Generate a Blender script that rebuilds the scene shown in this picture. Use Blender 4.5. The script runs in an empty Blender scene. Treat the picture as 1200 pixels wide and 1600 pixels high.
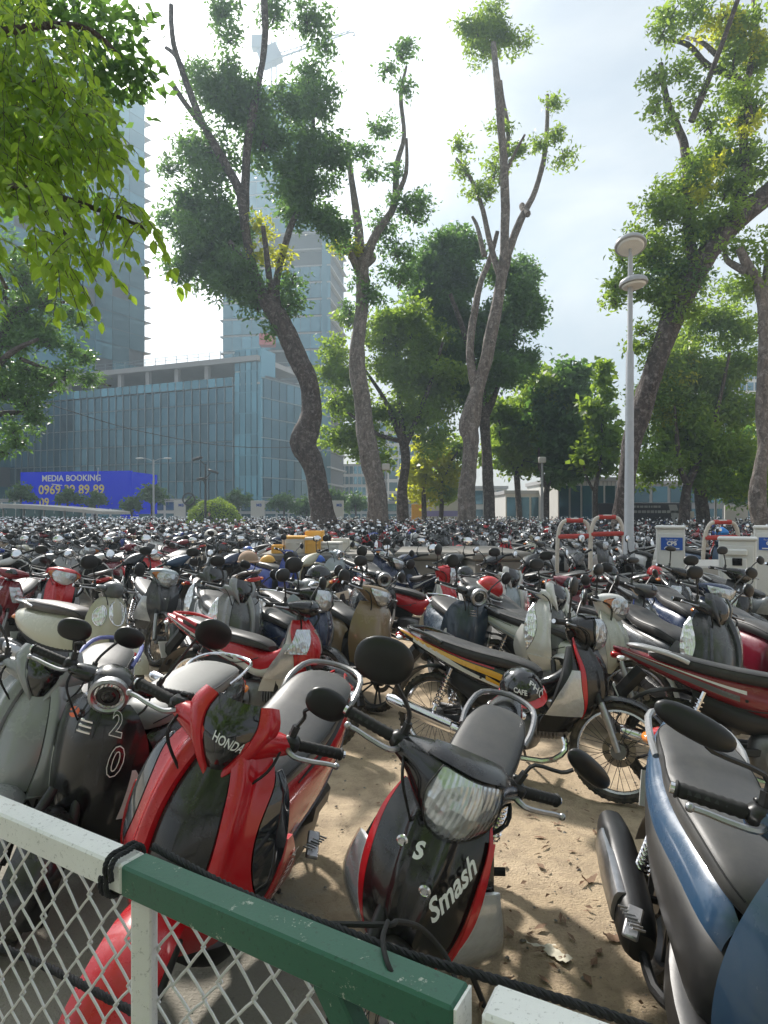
import bpy, math, random
import numpy as np
from mathutils import Vector, Matrix

R = math.radians
PI = math.pi
rng = random.Random(7)
nr = np.random.RandomState(7)
SC = bpy.context.scene
COL = SC.collection

# ------------------------------------------------------------------ camera, sky, sun, exposure
CAM_H = 1.70
FPX = 1000.0            # focal length in photograph pixels (1200 x 1600)
HAZE_D = .0015
SUN_AZ = R(-29)         # left of the view direction
SUN_EL = R(40)

cam = bpy.data.objects.new("camera", bpy.data.cameras.new("camera"))
COL.objects.link(cam)
cam.location = (0, 0, CAM_H)
cam.rotation_euler = (R(90), 0, 0)
cam.data.sensor_fit = 'VERTICAL'
cam.data.sensor_height = 36.0
cam.data.lens = 36.0 * FPX / 1600.0
cam.data.clip_start = 0.05
cam.data.clip_end = 3000
SC.camera = cam

world = bpy.data.worlds.new("World")
SC.world = world
world.use_nodes = True
wn = world.node_tree
wn.nodes.clear()
w_out = wn.nodes.new('ShaderNodeOutputWorld')
w_bg = wn.nodes.new('ShaderNodeBackground')
w_sky = wn.nodes.new('ShaderNodeTexSky')
w_sky.sky_type = 'NISHITA'
w_sky.sun_disc = False
w_sky.sun_elevation = SUN_EL
w_sky.sun_rotation = SUN_AZ
w_sky.air_density = 1.2
w_sky.dust_density = 1.6
w_tc = wn.nodes.new('ShaderNodeTexCoord')
w_map = wn.nodes.new('ShaderNodeMapping')
w_map.inputs['Scale'].default_value = (1.0, 1.0, 2.6)
w_no = wn.nodes.new('ShaderNodeTexNoise')
w_no.inputs['Scale'].default_value = 2.9
w_no.inputs['Detail'].default_value = 7
w_no.inputs['Roughness'].default_value = 0.55
w_no.inputs['Distortion'].default_value = 0.4
w_rp = wn.nodes.new('ShaderNodeValToRGB')
w_rp.color_ramp.elements[0].position = 0.36
w_rp.color_ramp.elements[0].color = (0.84, 0.84, 0.84, 1)
w_rp.color_ramp.elements[1].position = 0.62
w_rp.color_ramp.elements[1].color = (0.97, 0.97, 0.97, 1)
# thin cloud glows round the sun
w_dot = wn.nodes.new('ShaderNodeVectorMath'); w_dot.operation = 'DOT_PRODUCT'
SUNV = Vector((math.sin(SUN_AZ) * math.cos(SUN_EL), math.cos(SUN_AZ) * math.cos(SUN_EL), math.sin(SUN_EL)))
w_nrm = wn.nodes.new('ShaderNodeVectorMath'); w_nrm.operation = 'NORMALIZE'
w_dot.inputs[1].default_value = SUNV
w_glow = wn.nodes.new('ShaderNodeMapRange')
w_glow.inputs['From Min'].default_value = 0.80
w_glow.inputs['From Max'].default_value = 1.0
w_glow.inputs['To Min'].default_value = 1.55
w_glow.inputs['To Max'].default_value = 9.0
w_glow.interpolation_type = 'SMOOTHERSTEP'
w_cc = wn.nodes.new('ShaderNodeVectorMath'); w_cc.operation = 'SCALE'
w_cc.inputs[0].default_value = (1.0, 1.0, 1.02)
w_mix = wn.nodes.new('ShaderNodeMix'); w_mix.data_type = 'RGBA'
L = wn.links.new
L(w_tc.outputs['Generated'], w_map.inputs[0]); L(w_map.outputs[0], w_no.inputs['Vector'])
L(w_tc.outputs['Generated'], w_nrm.inputs[0]); L(w_nrm.outputs[0], w_dot.inputs[0])
w_var = wn.nodes.new('ShaderNodeMapRange'); w_var.inputs['From Min'].default_value = .35; w_var.inputs['From Max'].default_value = .65
w_var.inputs['To Min'].default_value = .60; w_var.inputs['To Max'].default_value = 1.40
w_mul = wn.nodes.new('ShaderNodeMath'); w_mul.operation = 'MULTIPLY'
L(w_dot.outputs['Value'], w_glow.inputs['Value']); L(w_glow.outputs[0], w_mul.inputs[0]); L(w_no.outputs['Fac'], w_var.inputs['Value'])
L(w_var.outputs[0], w_mul.inputs[1]); L(w_mul.outputs[0], w_cc.inputs['Scale'])
L(w_no.outputs['Fac'], w_rp.inputs[0]); L(w_rp.outputs[0], w_mix.inputs['Factor'])
L(w_sky.outputs[0], w_mix.inputs['A']); L(w_cc.outputs[0], w_mix.inputs['B'])
L(w_mix.outputs['Result'], w_bg.inputs['Color']); L(w_bg.outputs[0], w_out.inputs['Surface'])
w_bg.inputs['Strength'].default_value = 0.13

sun = bpy.data.objects.new("sun", bpy.data.lights.new("sun", 'SUN'))
COL.objects.link(sun)
sun.data.energy = 3.0
sun.data.angle = R(3)
sun.data.color = (1.0, 0.95, 0.88)
sun.rotation_euler = (-SUNV).to_track_quat('-Z', 'Y').to_euler()

SC.view_settings.view_transform = 'Standard'
SC.view_settings.look = 'None'
SC.view_settings.gamma = 1
SC.view_settings.use_curve_mapping = False
SC.view_settings.exposure = 1.52
SC.render.engine = 'CYCLES'
cy = SC.cycles
cy.use_denoising = True
cy.max_bounces = 8
cy.diffuse_bounces = 3
cy.glossy_bounces = 3
cy.transmission_bounces = 4
cy.transparent_max_bounces = 12
cy.volume_bounces = 0
cy.caustics_reflective = False
cy.caustics_refractive = False
cy.sample_clamp_indirect = 6

def P(px, py, d):
    """a place seen at photograph pixel (px, py), d metres ahead"""
    return Vector(((px - 600) / FPX * d, d, CAM_H - (py - 800) / FPX * d))

# ------------------------------------------------------------------ materials
MATS = {}
class NT:
    def __init__(s, name):
        s.m = bpy.data.materials.new(name); s.m.use_nodes = True
        s.t = s.m.node_tree; s.t.nodes.clear()
        s.out = s.t.nodes.new('ShaderNodeOutputMaterial')
        s.b = s.t.nodes.new('ShaderNodeBsdfPrincipled')
        s.t.links.new(s.b.outputs[0], s.out.inputs['Surface'])
    def n(s, typ, **kw):
        nd = s.t.nodes.new(typ)
        for k, v in kw.items():
            if k in nd.inputs: nd.inputs[k].default_value = v
            else: setattr(nd, k, v)
        return nd
    def l(s, a, b): s.t.links.new(a, b)
    def coord(s, scale=(1, 1, 1), kind='Object'):
        tc = s.n('ShaderNodeTexCoord'); mp = s.n('ShaderNodeMapping')
        mp.inputs['Scale'].default_value = scale
        s.l(tc.outputs[kind], mp.inputs[0]); return mp.outputs[0]
    def noise(s, scale, detail=4, rough=.55, vec=None, dist=0):
        nd = s.n('ShaderNodeTexNoise'); nd.inputs['Scale'].default_value = scale
        nd.inputs['Detail'].default_value = detail; nd.inputs['Roughness'].default_value = rough
        nd.inputs['Distortion'].default_value = dist
        s.l(vec if vec is not None else s.coord(), nd.inputs['Vector']); return nd.outputs['Fac']
    def ramp(s, fac, stops):
        nd = s.n('ShaderNodeValToRGB'); e = nd.color_ramp.elements
        while len(e) < len(stops): e.new(0.5)
        for i, (p, c) in enumerate(stops):
            e[i].position = p; e[i].color = (*c, 1) if len(c) == 3 else c
        s.l(fac, nd.inputs[0]); return nd.outputs[0]
    def mix(s, fac, a, b, blend='MIX'):
        nd = s.n('ShaderNodeMix'); nd.data_type = 'RGBA'; nd.blend_type = blend
        for key, v in (('Factor', fac), ('A', a), ('B', b)):
            if hasattr(v, 'links'): s.l(v, nd.inputs[key])
            elif key == 'Factor': nd.inputs[key].default_value = v
            else: nd.inputs[key].default_value = (*v, 1)
        return nd.outputs['Result']
    def bump(s, h, strength=.3, dist=.01):
        nd = s.n('ShaderNodeBump'); nd.inputs['Strength'].default_value = strength
        nd.inputs['Distance'].default_value = dist
        s.l(h, nd.inputs['Height']); s.l(nd.outputs[0], s.b.inputs['Normal'])
    def set(s, **kw):
        for k, v in kw.items():
            k = k.replace('_', ' ')
            if hasattr(v, 'links'): s.l(v, s.b.inputs[k])
            elif isinstance(v, tuple) and len(v) == 3: s.b.inputs[k].default_value = (*v, 1)
            else: s.b.inputs[k].default_value = v
    def done(s, key): MATS[key] = s.m; return s.m

def simple(key, col, rough=.5, metal=0., noise=None, var=.25, bump=0, coat=0, spec=.5, dscale=1):
    t = NT(key)
    c = col
    if noise:
        f = t.noise(noise, 5)
        c = t.mix(f, tuple(x * (1 - var) for x in col), tuple(min(1, x * (1 + var)) for x in col))
        if bump: t.bump(f, bump, .01 * dscale)
    t.set(Base_Color=c, Roughness=rough, Metallic=metal, Coat_Weight=coat)
    t.b.inputs['Specular IOR Level'].default_value = spec
    return t.done(key)

def paint_mat(key, rough, metal, coat, attr=None, dust=.15):
    t = NT(key)
    if attr:
        oi = t.n('ShaderNodeAttribute', attribute_name=attr); base = oi.outputs['Color']
    else:
        oi = t.n('ShaderNodeObjectInfo'); base = oi.outputs['Color']
    tc = t.coord()
    big = t.noise(5, 6, .7, tc); fine = t.noise(180, 2, .6, tc)
    geo = t.n('ShaderNodeNewGeometry'); sx = t.n('ShaderNodeSeparateXYZ'); t.l(geo.outputs['Normal'], sx.inputs[0])
    up = t.n('ShaderNodeMapRange'); t.l(sx.outputs['Z'], up.inputs['Value'])
    up.inputs['From Min'].default_value = -.3; up.inputs['To Min'].default_value = .15
    bd = t.ramp(big, [(.4, (0, 0, 0)), (.8, (1, 1, 1))])
    m = t.n('ShaderNodeMath', operation='MULTIPLY'); t.l(bd, m.inputs[0]); t.l(up.outputs[0], m.inputs[1])
    m2 = t.n('ShaderNodeMath', operation='MULTIPLY'); t.l(m.outputs[0], m2.inputs[0]); m2.inputs[1].default_value = dust
    c = t.mix(m2.outputs[0], base, (.30, .27, .22))
    rr = t.n('ShaderNodeMapRange'); t.l(m.outputs[0], rr.inputs['Value'])
    rr.inputs['To Min'].default_value = rough; rr.inputs['To Max'].default_value = rough + .3
    t.set(Base_Color=c, Roughness=rr.outputs[0], Metallic=metal, Coat_Weight=coat, Coat_Roughness=.07)
    t.bump(fine, .04, .002)
    return t.done(key)

paint_mat('paint', .20, .05, .5)
paint_mat('matte_paint', .5, .1, .0)
paint_mat('far_paint', .5, .0, .0, attr='col')
paint_mat('plastic', .5, 0, 0)
t = NT('seat_vinyl'); tc = t.coord()
oi = t.n('ShaderNodeObjectInfo')
v = t.n('ShaderNodeTexVoronoi'); v.inputs['Scale'].default_value = 420; t.l(tc, v.inputs['Vector'])
d = t.noise(7, 6, .7, tc)
c = t.mix(t.ramp(d, [(.35, (0, 0, 0)), (.85, (.5, .5, .5))]), oi.outputs['Color'], (.13, .12, .105))
t.set(Base_Color=c, Roughness=.46); t.bump(v.outputs['Distance'], .12, .002); t.b.inputs['Specular IOR Level'].default_value = .45
t.b.inputs['Sheen Weight'].default_value = .05
t.done('seat_vinyl')
simple('black_plastic', (.010, .010, .011), .40, noise=30, var=.3, bump=.05)
simple('grey_plastic', (.10, .10, .105), .5, noise=30, var=.2)
simple('rubber', (.013, .013, .013), .75, noise=60, var=.4, bump=.15)
t = NT('tyre'); tc = t.coord()
d = t.noise(14, 5, .7, tc)
t.set(Base_Color=t.mix(t.ramp(d, [(.42, (0, 0, 0)), (.7, (1, 1, 1))]), (.02, .02, .02), (.12, .10, .075)), Roughness=.85)
t.bump(t.noise(90, 2, .5, tc), .2, .004); t.done('tyre')
simple('chrome', (.78, .78, .80), .14, 1.0, noise=20, var=.12)
simple('alloy', (.42, .42, .43), .38, 1.0, noise=40, var=.25, bump=.08)
simple('engine_alloy', (.20, .20, .20), .5, .9, noise=25, var=.45, bump=.2)
simple('steel_dark', (.05, .05, .052), .45, .6, noise=30, var=.4)
simple('rust_disc', (.33, .27, .21), .45, .8, noise=40, var=.4)
simple('mirror_glass', (.85, .87, .9), .03, 1.0)
simple('amber_lens', (.75, .22, .03), .12, 0, noise=60, var=.2, coat=.6)
simple('red_lens', (.45, .01, .012), .12, 0, noise=60, var=.2, coat=.6)
t = NT('reflector'); tc = t.coord()
v = t.n('ShaderNodeTexVoronoi'); v.inputs['Scale'].default_value = 20; t.l(tc, v.inputs['Vector'])
w = t.n('ShaderNodeTexWave'); w.inputs['Scale'].default_value = 22; w.inputs['Distortion'].default_value = 1.5; w.bands_direction = 'Y'; t.l(tc, w.inputs['Vector'])
t.set(Base_Color=t.mix(v.outputs['Color'], (.96, .96, .97), (.78, .80, .82)), Roughness=.15, Metallic=.68)
hh = t.mix(.10, v.outputs['Distance'], w.outputs['Fac']); t.bump(hh, .55, .03); t.done('reflector')
simple('lens_white', (.78, .78, .80), .18, .25, noise=40, var=.2, bump=.3, coat=1)
t = NT('clear_lens')
tr = t.n('ShaderNodeBsdfTransparent'); gl = t.n('ShaderNodeBsdfGlossy'); gl.inputs['Roughness'].default_value = .03
tr.inputs[0].default_value = (.93, .94, .95, 1)
lw = t.n('ShaderNodeLayerWeight'); lw.inputs[0].default_value = .5; pw_ = t.n('ShaderNodeMath', operation='POWER'); pw_.inputs[1].default_value = 4
fr = t.n('ShaderNodeMath', operation='MULTIPLY_ADD'); fr.inputs[1].default_value = .7; fr.inputs[2].default_value = .05; ms = t.n('ShaderNodeMixShader')
t.l(lw.outputs['Facing'], pw_.inputs[0]); t.l(pw_.outputs[0], fr.inputs[0])
t.l(fr.outputs[0], ms.inputs[0]); t.l(tr.outputs[0], ms.inputs[1]); t.l(gl.outputs[0], ms.inputs[2]); t.l(ms.outputs[0], t.out.inputs[0])
t.done('clear_lens')
simple('smoke_glass', (.02, .022, .028), .05, 0, coat=1)
simple('gloss_black', (.008, .008, .010), .12, 0, coat=1)
simple('white_print', (.80, .80, .80), .45)
simple('black_print', (.01, .01, .01), .4)
simple('orange_print', (.80, .13, .02), .4)
simple('yellow_print', (.80, .66, .22), .5)
simple('plate_white', (.72, .72, .70), .4, noise=20, var=.08)
simple('galvanised', (.66, .66, .66), .40, .25, noise=50, var=.2, bump=.05)
simple('rope', (.018, .019, .022), .85, noise=80, var=.4, bump=.2)
simple('red_gloss', (.55, .02, .02), .2, 0, coat=.5)
simple('cab_white', (.72, .72, .70), .5, noise=6, var=.12)
simple('sign_blue', (.02, .10, .45), .4)
simple('pole_grey', (.42, .43, .45), .45, .2, noise=9, var=.12)
def worn(key, base, under, rough):
    t = NT(key); tc = t.coord(); d = t.noise(26, 9, .8, tc); e = t.noise(5, 5, .7, tc); f = t.noise(140, 3, .6, tc)
    c = t.mix(t.ramp(e, [(.40, (0, 0, 0)), (.75, (.45, .45, .45))]), base, tuple(x * .75 for x in base))
    c = t.mix(t.ramp(d, [(.615, (0, 0, 0)), (.63, (1, 1, 1))]), c, under)
    c = t.mix(t.ramp(f, [(.60, (0, 0, 0)), (.68, (.7, .7, .7))]), c, tuple(x * .5 for x in base))
    t.set(Base_Color=c, Roughness=rough); t.bump(d, .25, .004); t.done(key)
worn('rail_white', (.80, .80, .79), (.30, .24, .18), .45)
simple('red_worn', (.48, .05, .04), .5, noise=10, var=.35)
simple('cream_worn', (.62, .57, .50), .55, noise=10, var=.25)
simple('concrete', (.22, .205, .18), .9, noise=3, var=.5, bump=.3, dscale=3)
simple('pale_concrete', (.50, .48, .44), .8, noise=2, var=.15)
simple('wall_white', (.62, .61, .58), .7, noise=1.2, var=.1)
simple('wall_grey', (.35, .36, .37), .7, noise=1.2, var=.12)
simple('dark_board', (.035, .035, .05), .5, noise=2, var=.3)
simple('billboard_blue', (.004, .035, .90), .9, spec=0)
simple('lilac', (.28, .26, .55), .5)
simple('glass_teal', (.10, .22, .24), .1, .3)
simple('safety_yellow', (.78, .42, .08), .55, noise=8, var=.2)
simple('barrier_white', (.62, .60, .54), .6, noise=8, var=.15)
simple('helmet_black', (.012, .012, .013), .15, 0, coat=.8)
simple('cloth_red', (.35, .02, .03), .9, noise=30, var=.3)
simple('skin', (.35, .2, .13), .6)
simple('cloth_dark', (.03, .03, .035), .9)
simple('bag_blue', (.02, .22, .62), .5)
simple('tan_cloth', (.40, .28, .20), .9, noise=30, var=.2)
simple('crane_steel', (.25, .28, .33), .5, .3)
simple('hoist_red', (.50, .06, .05), .6)
simple('bare_slab', (.36, .36, .36), .8, noise=.5, var=.15)
simple('paper', (.62, .58, .46), .8, noise=30, var=.15)
simple('dry_leaf', (.20, .12, .07), .8, noise=40, var=.4)
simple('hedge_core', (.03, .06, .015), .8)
# green rail with wear
worn('rail_green', (.020, .115, .070), (.36, .40, .34), .38)
# bark
def bark(key, a, b, lich):
    t = NT(key); tc = t.coord((1, 1, .35)); tc2 = t.coord()
    n1 = t.noise(5.5, 9, .75, tc, .6); n2 = t.noise(4.6, 9, .75, tc2, .8)
    vv = t.n('ShaderNodeTexVoronoi'); vv.feature = 'DISTANCE_TO_EDGE'; vv.inputs['Scale'].default_value = 5.5; t.l(tc, vv.inputs['Vector'])
    c = t.mix(t.ramp(n1, [(.35, (0, 0, 0)), (.65, (1, 1, 1))]), a, b)
    c = t.mix(t.ramp(n2, [(.50, (0, 0, 0)), (.64, (.8, .8, .8))]), c, lich)
    t.set(Base_Color=c, Roughness=.9)
    h = t.mix(.5, vv.outputs['Distance'], n1); t.bump(h, 1.0, .16); return t.done(key)
bark('bark_dark', (.022, .016, .015), (.11, .085, .075), (.27, .24, .23))
bark('bark_grey', (.075, .062, .055), (.26, .22, .195), (.42, .38, .35))
# leaves
def leafmat(key, a, b, tr, trans=.45):
    t = NT(key)
    geo = t.n('ShaderNodeNewGeometry')
    c = t.mix(geo.outputs['Random Per Island'], a, b)
    big = t.noise(.35, 3, .6, t.coord())
    c = t.mix(t.ramp(big, [(.42, (0, 0, 0)), (.62, (1, 1, 1))]), c, tuple(min(1, x * 1.5) for x in b))
    t.set(Base_Color=c, Roughness=.45)
    tl = t.n('ShaderNodeBsdfTranslucent'); tl.inputs[0].default_value = (*tr, 1)
    ms = t.n('ShaderNodeMixShader'); ms.inputs[0].default_value = trans
    t.l(t.b.outputs[0], ms.inputs[1]); t.l(tl.outputs[0], ms.inputs[2]); t.l(ms.outputs[0], t.out.inputs[0])
    return t.done(key)
leafmat('leaf_dark', (.026, .070, .026), (.062, .128, .040), (.22, .42, .07), .42)
leafmat('leaf_mid', (.045, .105, .020), (.105, .185, .032), (.42, .60, .06), .48)
leafmat('leaf_yellow', (.12, .18, .012), (.26, .30, .022), (.80, .82, .06), .55)
leafmat('leaf_far', (.04, .085, .04), (.07, .13, .05), (.18, .32, .08), .4)
leafmat('leaf_near', (.030, .10, .014), (.085, .19, .025), (.46, .66, .06), .58)
leafmat('leaf_hedge', (.09, .17, .012), (.20, .30, .02), (.45, .60, .04), .4)
# ground: trodden sand over old concrete
t = NT('ground_sand'); tc = t.coord()
n1 = t.noise(.9, 9, .65, tc, .4); n2 = t.noise(7, 8, .7, tc, .3); n3 = t.noise(90, 3, .6, tc)
c = t.mix(t.ramp(n1, [(.35, (0, 0, 0)), (.65, (1, 1, 1))]), (.38, .29, .185), (.52, .41, .28))
c = t.mix(t.ramp(n2, [(.45, (0, 0, 0)), (.75, (1, 1, 1))]), c, (.23, .175, .12))
c = t.mix(t.ramp(n3, [(.60, (0, 0, 0)), (.72, (.6, .6, .6))]), c, (.12, .085, .06))
sx = t.n('ShaderNodeSeparateXYZ'); t.l(tc, sx.inputs[0])
m = t.n('ShaderNodeMath', operation='MULTIPLY_ADD'); t.l(sx.outputs['Y'], m.inputs[0]); m.inputs[1].default_value = .55
t.l(sx.outputs['X'], m.inputs[2])
m2 = t.n('ShaderNodeMath', operation='ADD'); t.l(m.outputs[0], m2.inputs[0]); t.l(n2, m2.inputs[1])
mr = t.n('ShaderNodeMapRange'); t.l(m2.outputs[0], mr.inputs['Value'])
mr.inputs['From Min'].default_value = 1.85; mr.inputs['From Max'].default_value = 1.45
c = t.mix(mr.outputs[0], c, (.27, .25, .21))
t.set(Base_Color=c, Roughness=.95)
hm = t.mix(.5, n2, n3); t.bump(hm, .7, .03); t.done('ground_sand')
simple('asphalt', (.07, .07, .07), .9, noise=3, var=.2)

# ------------------------------------------------------------------ mesh helpers
class G:
    """verts and faces gathered for ONE mesh"""
    def __init__(s): s.v = []; s.f = []
    def add(s, V, F):
        o = len(s.v); s.v.extend([tuple(p) for p in V]); s.f.extend([tuple(i + o for i in f) for f in F]); return s
    def xf(s, M):
        s.v = [tuple(M @ Vector(p)) for p in s.v]; return s
    def mirror(s):
        g = G(); g.v = [(x, -y, z) for x, y, z in s.v]; g.f = [f[::-1] for f in s.f]; return g
    def merge(s, o): return s.add(o.v, o.f)

def mesh_of(name, g, mats, smooth=38):
    me = bpy.data.meshes.new(name)
    me.from_pydata(g.v, [], g.f)
    for m in (mats if isinstance(mats, (list, tuple)) else [mats]):
        me.materials.append(MATS[m] if isinstance(m, str) else m)
    if smooth:
        me.shade_smooth()
        me.set_sharp_from_angle(angle=R(smooth))
    me.update()
    return me

def crom(tab, u):
    n = len(tab) - 1
    if n == 0: return tuple(tab[0])
    x = min(max(u, 0), 1) * n; i = min(int(x), n - 1); t = x - i
    p0, p1, p2, p3 = tab[max(i - 1, 0)], tab[i], tab[i + 1], tab[min(i + 2, n)]
    return tuple(.5 * ((2 * b) + (c - a) * t + (2 * a - 5 * b + 4 * c - d) * t * t + (3 * b - a - 3 * c + d) * t ** 3)
                 for a, b, c, d in zip(p0, p1, p2, p3))

def sgp(x, e): return math.copysign(abs(x) ** e, x)
Q = 1.0
def seg(n, lo=4): return max(lo, int(round(n * Q)))

def loftS(tab, axis='x', n=2.4):
    """rows: (pos, c1, c2, r1, r2)"""
    e = 2.0 / n
    def S(u, v):
        p, c1, c2, r1, r2 = crom(tab, u)
        r1 = max(r1, .001); r2 = max(r2, .001)
        a = v * 2 * PI
        A = c1 + r1 * sgp(math.cos(a), e); B = c2 + r2 * sgp(math.sin(a), e)
        return Vector((p, A, B)) if axis == 'x' else (Vector((A, p, B)) if axis == 'y' else Vector((A, B, p)))
    return S

def loft(tab, axis='x', n=2.4, nu=12, nv=14, g=None):
    g = g or G(); nu = seg(nu, 3); nv = seg(nv, 6); S = loftS(tab, axis, n)
    V = []; F = []
    for i in range(nu + 1):
        for j in range(nv): V.append(S(i / nu, j / nv))
    flip = (tab[-1][0] > tab[0][0]) ^ (axis == 'y')
    for i in range(nu):
        for j in range(nv):
            a, b = i * nv + j, i * nv + (j + 1) % nv; f = (a, a + nv, b + nv, b)
            F.append(f[::-1] if flip else f)
    r0 = tuple(range(nv)); r1 = tuple(nu * nv + j for j in range(nv))
    F.append(r0[::-1] if flip else r0); F.append(r1 if flip else r1[::-1])
    if flip: F[-2] = r0[::-1]; F[-1] = r1
    return g.add(V, F)

def patch(S, u0, u1, v0, v1, nu=6, nv=8, off=0., th=.006, ref=(0, 0, .5), g=None):
    """shell on the surface S between u0(v)..u1(v); thickness th inwards, lifted by off"""
    g = g or G(); nu = seg(nu, 2); nv = seg(nv, 2)
    fu0 = u0 if callable(u0) else (lambda v: u0); fu1 = u1 if callable(u1) else (lambda v: u1)
    ref = Vector(ref); V1 = []; V2 = []
    for j in range(nv + 1):
        w = j / nv; v = v0 + (v1 - v0) * w; a, b = fu0(w), fu1(w)
        for i in range(nu + 1):
            u = a + (b - a) * i / nu
            p = S(u, v); e = 1e-3
            du = S(u + e, v) - S(u - e, v); dv = S(u, v + e) - S(u, v - e)
            n = du.cross(dv)
            if n.length < 1e-12: n = p - ref
            n.normalize()
            if n.dot(p - ref) < 0: n = -n
            o = off(i / nu, w) if callable(off) else off
            V1.append(p + n * o); V2.append(p + n * (o - th))
    m = nu + 1; N = len(V1); F = []
    for j in range(nv):
        for i in range(nu):
            q = (j * m + i, j * m + i + 1, (j + 1) * m + i + 1, (j + 1) * m + i)
            F.append(q); F.append(tuple(k + N for k in q[::-1]))
    edge = [i for i in range(m)] + [j * m + nu for j in range(1, nv + 1)] + [nv * m + i for i in range(nu - 1, -1, -1)] + [j * m for j in range(nv - 1, 0, -1)]
    for k in range(len(edge)):
        a, b = edge[k], edge[(k + 1) % len(edge)]; F.append((b, a, a + N, b + N))
    vote = 0.
    for k in range(0, 2 * nu * nv, 2):
        q = F[k]; a, b, c = V1[q[0]], V1[q[1]], V1[q[3]]; vote += (b - a).cross(c - a).dot(V1[q[0]] - V2[q[0]])
    if vote < 0: F = [f[::-1] for f in F]
    return g.add(V1 + V2, F)

def tube(pts, r, n=8, g=None, smooth=0):
    g = g or G(); pts = [Vector(p) for p in pts]; rs = r if isinstance(r, (list, tuple)) else [r] * len(pts)
    if smooth and Q >= .9:
        k = smooth; tab = [tuple(p) + (rr,) for p, rr in zip(pts, rs)]; m = (len(pts) - 1) * k
        s = [crom(tab, i / m) for i in range(m + 1)]; pts = [Vector(q[:3]) for q in s]; rs = [q[3] for q in s]
    n = seg(n, 3 if n < 6 else 4); V = []; F = []; up = None
    for i, p in enumerate(pts):
        d = (pts[min(i + 1, len(pts) - 1)] - pts[max(i - 1, 0)])
        if d.length < 1e-9: d = Vector((0, 0, 1))
        d.normalize()
        if up is None:
            up = Vector((0, 0, 1)) if abs(d.z) < .9 else Vector((1, 0, 0))
        x = up.cross(d)
        if x.length < 1e-6: x = Vector((1, 0, 0)).cross(d)
        x.normalize(); y = d.cross(x); up = y
        for j in range(n):
            a = 2 * PI * j / n; V.append(p + (x * math.cos(a) + y * math.sin(a)) * rs[i])
    for i in range(len(pts) - 1):
        for j in range(n):
            a, b = i * n + j, i * n + (j + 1) % n; F.append((a, b, b + n, a + n))
    F.append(tuple(range(n))[::-1]); F.append(tuple((len(pts) - 1) * n + j for j in range(n)))
    return g.add(V, F)

def ring(c, R0, prof, n=28, g=None, arc=(0, 1), axis='y'):
    """revolve a closed profile [(radial, axial)] about the y axis at c"""
    g = g or G(); n = seg(n, 10); k = len(prof); V = []; F = []; full = abs(arc[1] - arc[0] - 1) < 1e-6
    m = n if full else n + 1
    for i in range(m):
        a = 2 * PI * (arc[0] + (arc[1] - arc[0]) * i / n)
        for r, ax in prof:
            rr = R0 + r; V.append((c[0] + rr * math.cos(a), c[1] + ax, c[2] + rr * math.sin(a)))
    for i in range(n):
        for j in range(k):
            a = i * k + j; b = i * k + (j + 1) % k; c2 = ((i + 1) % m) * k + (j + 1) % k; d2 = ((i + 1) % m) * k + j
            F.append((a, b, c2, d2))
    if not full:
        F.append(tuple(range(k))[::-1]); F.append(tuple((m - 1) * k + j for j in range(k)))
    return g.add(V, F)

def disc(c, r, w, n=16, g=None, r2=None):
    g = g or G(); n = seg(n, 8); V = []; r2 = r if r2 is None else r2
    for s, rr in ((-1, r), (1, r2)):
        for i in range(n):
            a = 2 * PI * i / n; V.append((c[0] + rr * math.cos(a), c[1] + s * w / 2, c[2] + rr * math.sin(a)))
    F = [(i, i + n, (i + 1) % n + n, (i + 1) % n)[::-1] for i in range(n)]
    F.append(tuple(range(n))); F.append(tuple(range(n, 2 * n))[::-1])
    return g.add(V, F)

def box(c, s, g=None, bev=0., rot=None):
    """box of size s at centre c, chamfered edges when bev"""
    g = g or G(); hx, hy, hz = s[0] / 2, s[1] / 2, s[2] / 2; b = min(bev, hx * .9, hy * .9, hz * .9)
    c = Vector(c)
    if b <= 0 or Q < .9:
        V = [Vector((x, y, z)) for x in (-hx, hx) for y in (-hy, hy) for z in (-hz, hz)]
        F = [(0, 1, 3, 2), (4, 6, 7, 5), (0, 4, 5, 1), (2, 3, 7, 6), (0, 2, 6, 4), (1, 5, 7, 3)]
    else:
        V = []; F = []; idx = {}
        for sx in (-1, 1):
            for sy in (-1, 1):
                for sz in (-1, 1):
                    for ax in range(3):
                        p = [sx * (hx - (0 if ax == 0 else b)), sy * (hy - (0 if ax == 1 else b)), sz * (hz - (0 if ax == 2 else b))]
                        idx[(sx, sy, sz, ax)] = len(V); V.append(Vector(p))
        def f(*k):
            q = [idx[x] for x in k]; a, b_, c_ = V[q[0]], V[q[1]], V[q[2]]
            ctr = sum((V[i] for i in q), Vector()) / len(q)
            if (b_ - a).cross(c_ - a).dot(ctr) < 0: q = q[::-1]
            F.append(tuple(q))
        for s_ in (-1, 1):
            f((s_, -1, -1, 0), (s_, 1, -1, 0), (s_, 1, 1, 0), (s_, -1, 1, 0))
            f((-1, s_, -1, 1), (1, s_, -1, 1), (1, s_, 1, 1), (-1, s_, 1, 1))
            f((-1, -1, s_, 2), (1, -1, s_, 2), (1, 1, s_, 2), (-1, 1, s_, 2))
        for a_ in (-1, 1):
            for b_ in (-1, 1):
                f((a_, b_, -1, 0), (a_, b_, 1, 0), (a_, b_, 1, 1), (a_, b_, -1, 1))
                f((a_, -1, b_, 0), (a_, 1, b_, 0), (a_, 1, b_, 2), (a_, -1, b_, 2))
                f((-1, a_, b_, 1), (1, a_, b_, 1), (1, a_, b_, 2), (-1, a_, b_, 2))
                for c_ in (-1, 1): f((a_, b_, c_, 0), (a_, b_, c_, 1), (a_, b_, c_, 2))
    if rot is not None: V = [rot @ v for v in V]
    return g.add([c + v for v in V], F)

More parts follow.
